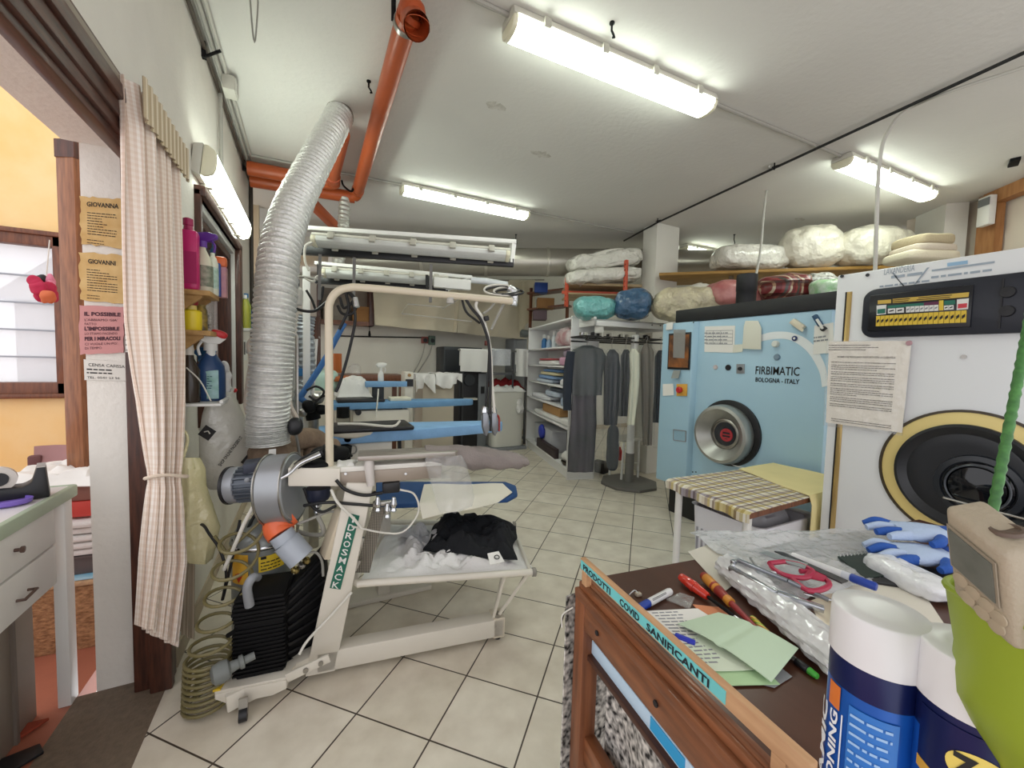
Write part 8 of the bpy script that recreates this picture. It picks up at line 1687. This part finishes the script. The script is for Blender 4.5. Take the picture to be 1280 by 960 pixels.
# white plastic packet
p0, p1 = dz(1096, 700, .026), dz(1180, 742, .026); d_ = (p1-p0).normalized(); 
solo('white_packet', MB().blob(lerp(p0, p1, .5), ((p1-p0).length*.58, .045, .026), math.atan2(d_.y, d_.x), (.6, .5), 111, .006, 22, 48, 24, crease=.004), mat('white_poly', '#e3e4e6', .25, bump=.7, bscale=35, coat=.3), 'crumpled white plastic packet in front of the gloves', 'packet')

# ---- spray cans on the near ledge
def can(px_, py, d, cap_h, label, seed):
    top = ad(px_, py, d); R = .0315; base = V((top.x, top.y, top.z-.272)); t = thing('spray_can', label, 'spray can', base)
    MB().lathe(base, (0, 0, 1), [(R*.93, 0), (R*.98, .004), (R*.98, .008), (R*.96, .012), (R*.96, .228), (R*.93, .236)], 40).done('body', mat('can_blue', '#1657ad', .3, .2), t)
    MB().lathe(base, (0, 0, 1), [(R*.965, .207), (R*.965, .229), (R*.935, .2365)], 40, cap=False).done('dark_band', mat('can_navy', '#101c4e', .3, .2), t)
    MB().lathe(base+V((0, 0, .272-cap_h)), (0, 0, 1), [(R*1.0, 0), (R*1.0, cap_h-.0022), (R*.985, cap_h-.0006), (R*.96, cap_h), (R*.5, cap_h+.0006), (0, cap_h+.0008)], 48).done('cap', mat('can_cap_white', '#dedede', .28), t)
    return t, base, R
c1, cb1, cR = can(1100, 762, .335, .040, 'large white capped blue spray can standing left at the desk front', 1)
c2, cb2, _ = can(1224, 812, .290, .040, 'white capped blue spray can in front of the green pot', 2)
def cw(b, R, a, z, e=.0006): return b+V((math.cos(a)*(R*.966+e), math.sin(a)*(R*.966+e), z))
def face_angle(b): return math.atan2(-b.y, -b.x)
fa = face_angle(cb1)
# can 1: orange patch and lettering running up the left side, pale text panel
MB().slab(lambda u, v: cw(cb1, cR, fa-1.02+.34*u, .186+.020*v, .0008), 8, 2, -.0005).done('orange_patch', mat('can_orange', '#d8752e', .4), c1)
MB().slab(lambda u, v: cw(cb1, cR, fa-.45+1.0*u, .09+.108*v, .0006), 16, 2, -.0004).done('text_panel', mat('can_light_blue', '#2f74c2', .35), c1)
m = MB().rows(lambda u, v: cw(cb1, cR, fa-.40+u/cR, .0+v, .0018), .028, 12, .0075, .0022, 5, .190); m.done('small_print', mat('can_print', '#9cc0e6', .4), c1)
mt = lambda off: (lambda u, v: cw(cb1, cR, fa+off-v/cR, .048+u, .0016))
m = MB(); s_, x0_ = fit('DYNAMIC', .0135, .135); m.text('DYNAMIC', .0135, lambda u, v: mt(-1.06)((u-x0_)*s_, v), 1, .0004); m.done('lettering', mat('can_white_print', '#eef2f6', .4), c1); m = MB(); s_, x0_ = fit('CONDITIONING', .0100, .135); m.text('CONDITIONING', .0100, lambda u, v: mt(-.70)((u-x0_)*s_, v), 1, .0003); m.done('lettering', mat('can_white_print', '#eef2f6', .4), c1)
MB().slab(lambda u, v: cw(cb1, cR, fa-.60+.03*u, .03+.155*v, .0012), 2, 2, -.0003).done('white_line', MATS['can_white_print'], c1)
fa2 = face_angle(cb2)
MB().slab(lambda u, v: cw(cb2, cR, fa2-.9+2.0*u, .164+.008*v+.014*(1-u), .0008), 16, 2, -.0005).done('gold_band', mat('can_gold', '#d2a032', .4), c2)
MB().slab(lambda u, v: cw(cb2, cR, fa2-.9+2.0*u, .178+.048*v, .0006), 16, 2, -.0004).done('navy_band', mat('can_navy', '#101c4e', .3, .2), c2)
def ell(u, v): a = 2*PI*u; return cw(cb2, cR, fa2+.16+.50*v*math.cos(a), .201+.0125*v*math.sin(a), .0016)
MB().grid(ell, 30, 3, uv=False).done('logo_ellipse', mat('can_logo_yellow', '#e6cf6a', .4), c2)
s_, x0_ = fit('Zep', .022, .026, .0008); m = MB().text('Zep', .022, lambda u, v: cw(cb2, cR, fa2+.16-.40+(u-x0_)*s_/cR, .194+v, .0024), 1, .0010); m.done('lettering', INK, c2)
zl_ = min(cb1.z, cb2.z)-.001
lg = thing('side_ledge', 'small wooden stand holding the spray cans and green pot', 'stand', (.4, .1, 0)); MB().bx(.28, .50, -.02, .195, zl_-.02, zl_, .003).done('top', OAK, lg)
for x in (.29, .47):
    for y in (-.01, .165): MB().bx(x, x+.02, y, y+.02, 0, zl_-.02, .002).done('leg', OAKV, lg)
if cb1.z-zl_ > .003: solo('can_riser', MB().cyl(V((cb1.x, cb1.y, zl_)), V((cb1.x, cb1.y, cb1.z-.0005)), .033, 28), mat('cork', '#9a7750', .8), 'round cork pad under the left spray can', 'pad')
if cb2.z-zl_ > .003: solo('can_riser', MB().cyl(V((cb2.x, cb2.y, zl_)), V((cb2.x, cb2.y, cb2.z-.0005)), .033, 28), mat('cork', '#9a7750', .8), 'round cork pad under the right spray can', 'pad')

# ---- lime green pot with a digital timer and a green stake
PC = ad(1345, 772, .25); PC = V((PC.x, PC.y, PC.z)); RP = pxw(112, PC); LIME = mat('lime_plastic', '#8c9f28', .45)
pt_ = thing('plant_pot', 'lime green pot holding a beige timer at the right edge', 'pot', V((PC.x, PC.y, zl_)))
hgt = PC.z-zl_
def ptr(h, r_, wv=0): return [V((PC.x+math.cos(2*PI*k/60)*r_, PC.y+math.sin(2*PI*k/60)*r_, zl_+h+wv*math.cos(2*PI*k/60*2+.6))) for k in range(60)]
outr = [(0, .46), (.01, .48), (hgt-.15, .40), (hgt-.125, .42), (hgt-.107, .50), (hgt-.085, .74), (hgt-.07, .86), (hgt-.055, .885), (hgt-.04, .88), (hgt-.02, .94), (hgt, 1.0)]
inr = [(hgt, .96), (hgt-.02, .90), (hgt-.055, .84), (hgt-.10, .5), (hgt-.12, .1)]
MB().loft([ptr(h, r_*RP, .004 if h > hgt*.9 else 0) for h, r_ in outr]+[ptr(h, r_*RP, .004 if h > hgt*.9 else 0) for h, r_ in inr]).done('body', LIME, pt_)
MB().tube(ptr(hgt*1.0, RP*.985, .004), .0025, 8, closed=True).done('rim', LIME, pt_)
# digital timer
BEI = mat('beige_device', '#a39782', .5, bump=.15, bscale=300)
TL, TR, BL = ad(1177, 630, .262), ad(1258, 694, .229), ad(1187, 724, .267)
ea = TR-TL; eb = BL-TL; nn = ea.cross(eb).normalized()
if nn.dot(TL-CAMP) < 0: nn = -nn      # nn points away from the viewer: depth of the case
tm = thing('timer', 'beige digital timer with grey screen standing in the lime pot', 'timer', BL)
eb2 = eb*1.18
MB().obox(TL, ea, eb2, nn*.026, .0045, 0, 3).done('case', BEI, tm)
F_ = lambda u, v, e=.0008: TL+ea*u+eb2*v-nn*e
MB().prism([F_(.10, .16), F_(.86, .16), F_(.86, .62), F_(.10, .62)], -nn*.0008).done('screen_frame', mat('frame_taupe', '#8f8472', .5), tm)
MB().prism([F_(.14, .19, .0017), F_(.82, .19, .0017), F_(.82, .59, .0017), F_(.14, .59, .0017)], -nn*.0006).done('screen', mat('lcd_grey', '#6e7068', .15, dark='#5c5f57', vscale=40), tm)
for k, (u, v) in enumerate(((.22, .72), (.42, .74), (.62, .74), (.80, .76), (.32, .86), (.55, .87), (.76, .88))):
    MB().lathe(F_(u, v, 0), -nn, [(.0046, 0), (.0045, .0008), (.003, .0013), (0, .0014)], 16).done('button', mat('button_beige', '#a89a82', .5), tm)
q = TL+ea*.62+nn*.015; up_ = -eb2.normalized(); MB().lathe(q, up_, [(.0085, -.001), (.008, .0012), (.006, .0016), (.0055, .0002), (0, 0)], 20).done('top_button', mat('brown_button', '#5b4a3e', .4), tm)
# green ridged stake
s0, s1 = ad(1238, 655, .290), ad(1300, 330, .31); m = MB(); N_ = 60; pts = [lerp(V((s0.x-.004, s0.y, s0.z-.10)), s0, k/8) for k in range(8)]+[lerp(s0, s1, k/N_) for k in range(N_+1)]
stk = MB().tube(pts, [.0030+.0004*math.sin(k*2.6) for k in range(len(pts))], 12)
solo('plant_stake', stk, mat('stake_green', '#46803a', .5, dark='#2f5f2a', vscale=200), 'green ridged stake rising from the lime pot', 'stake')
WORLD_E, EXPO = 0.75, 1.22
# ------------------------------------------------------------------ light
wd = bpy.data.worlds.new('daylight'); SC.world = wd; wd.use_nodes = True
bg = wd.node_tree.nodes['Background']; bg.inputs[0].default_value = lin('#f4f3f6'); bg.inputs[1].default_value = WORLD_E
SC.view_settings.view_transform = 'Standard'; SC.view_settings.look = 'None'; SC.view_settings.gamma = 1; SC.view_settings.exposure = EXPO; SC.view_settings.use_curve_mapping = False
SC.cycles.max_bounces = 8; SC.cycles.transparent_max_bounces = 16
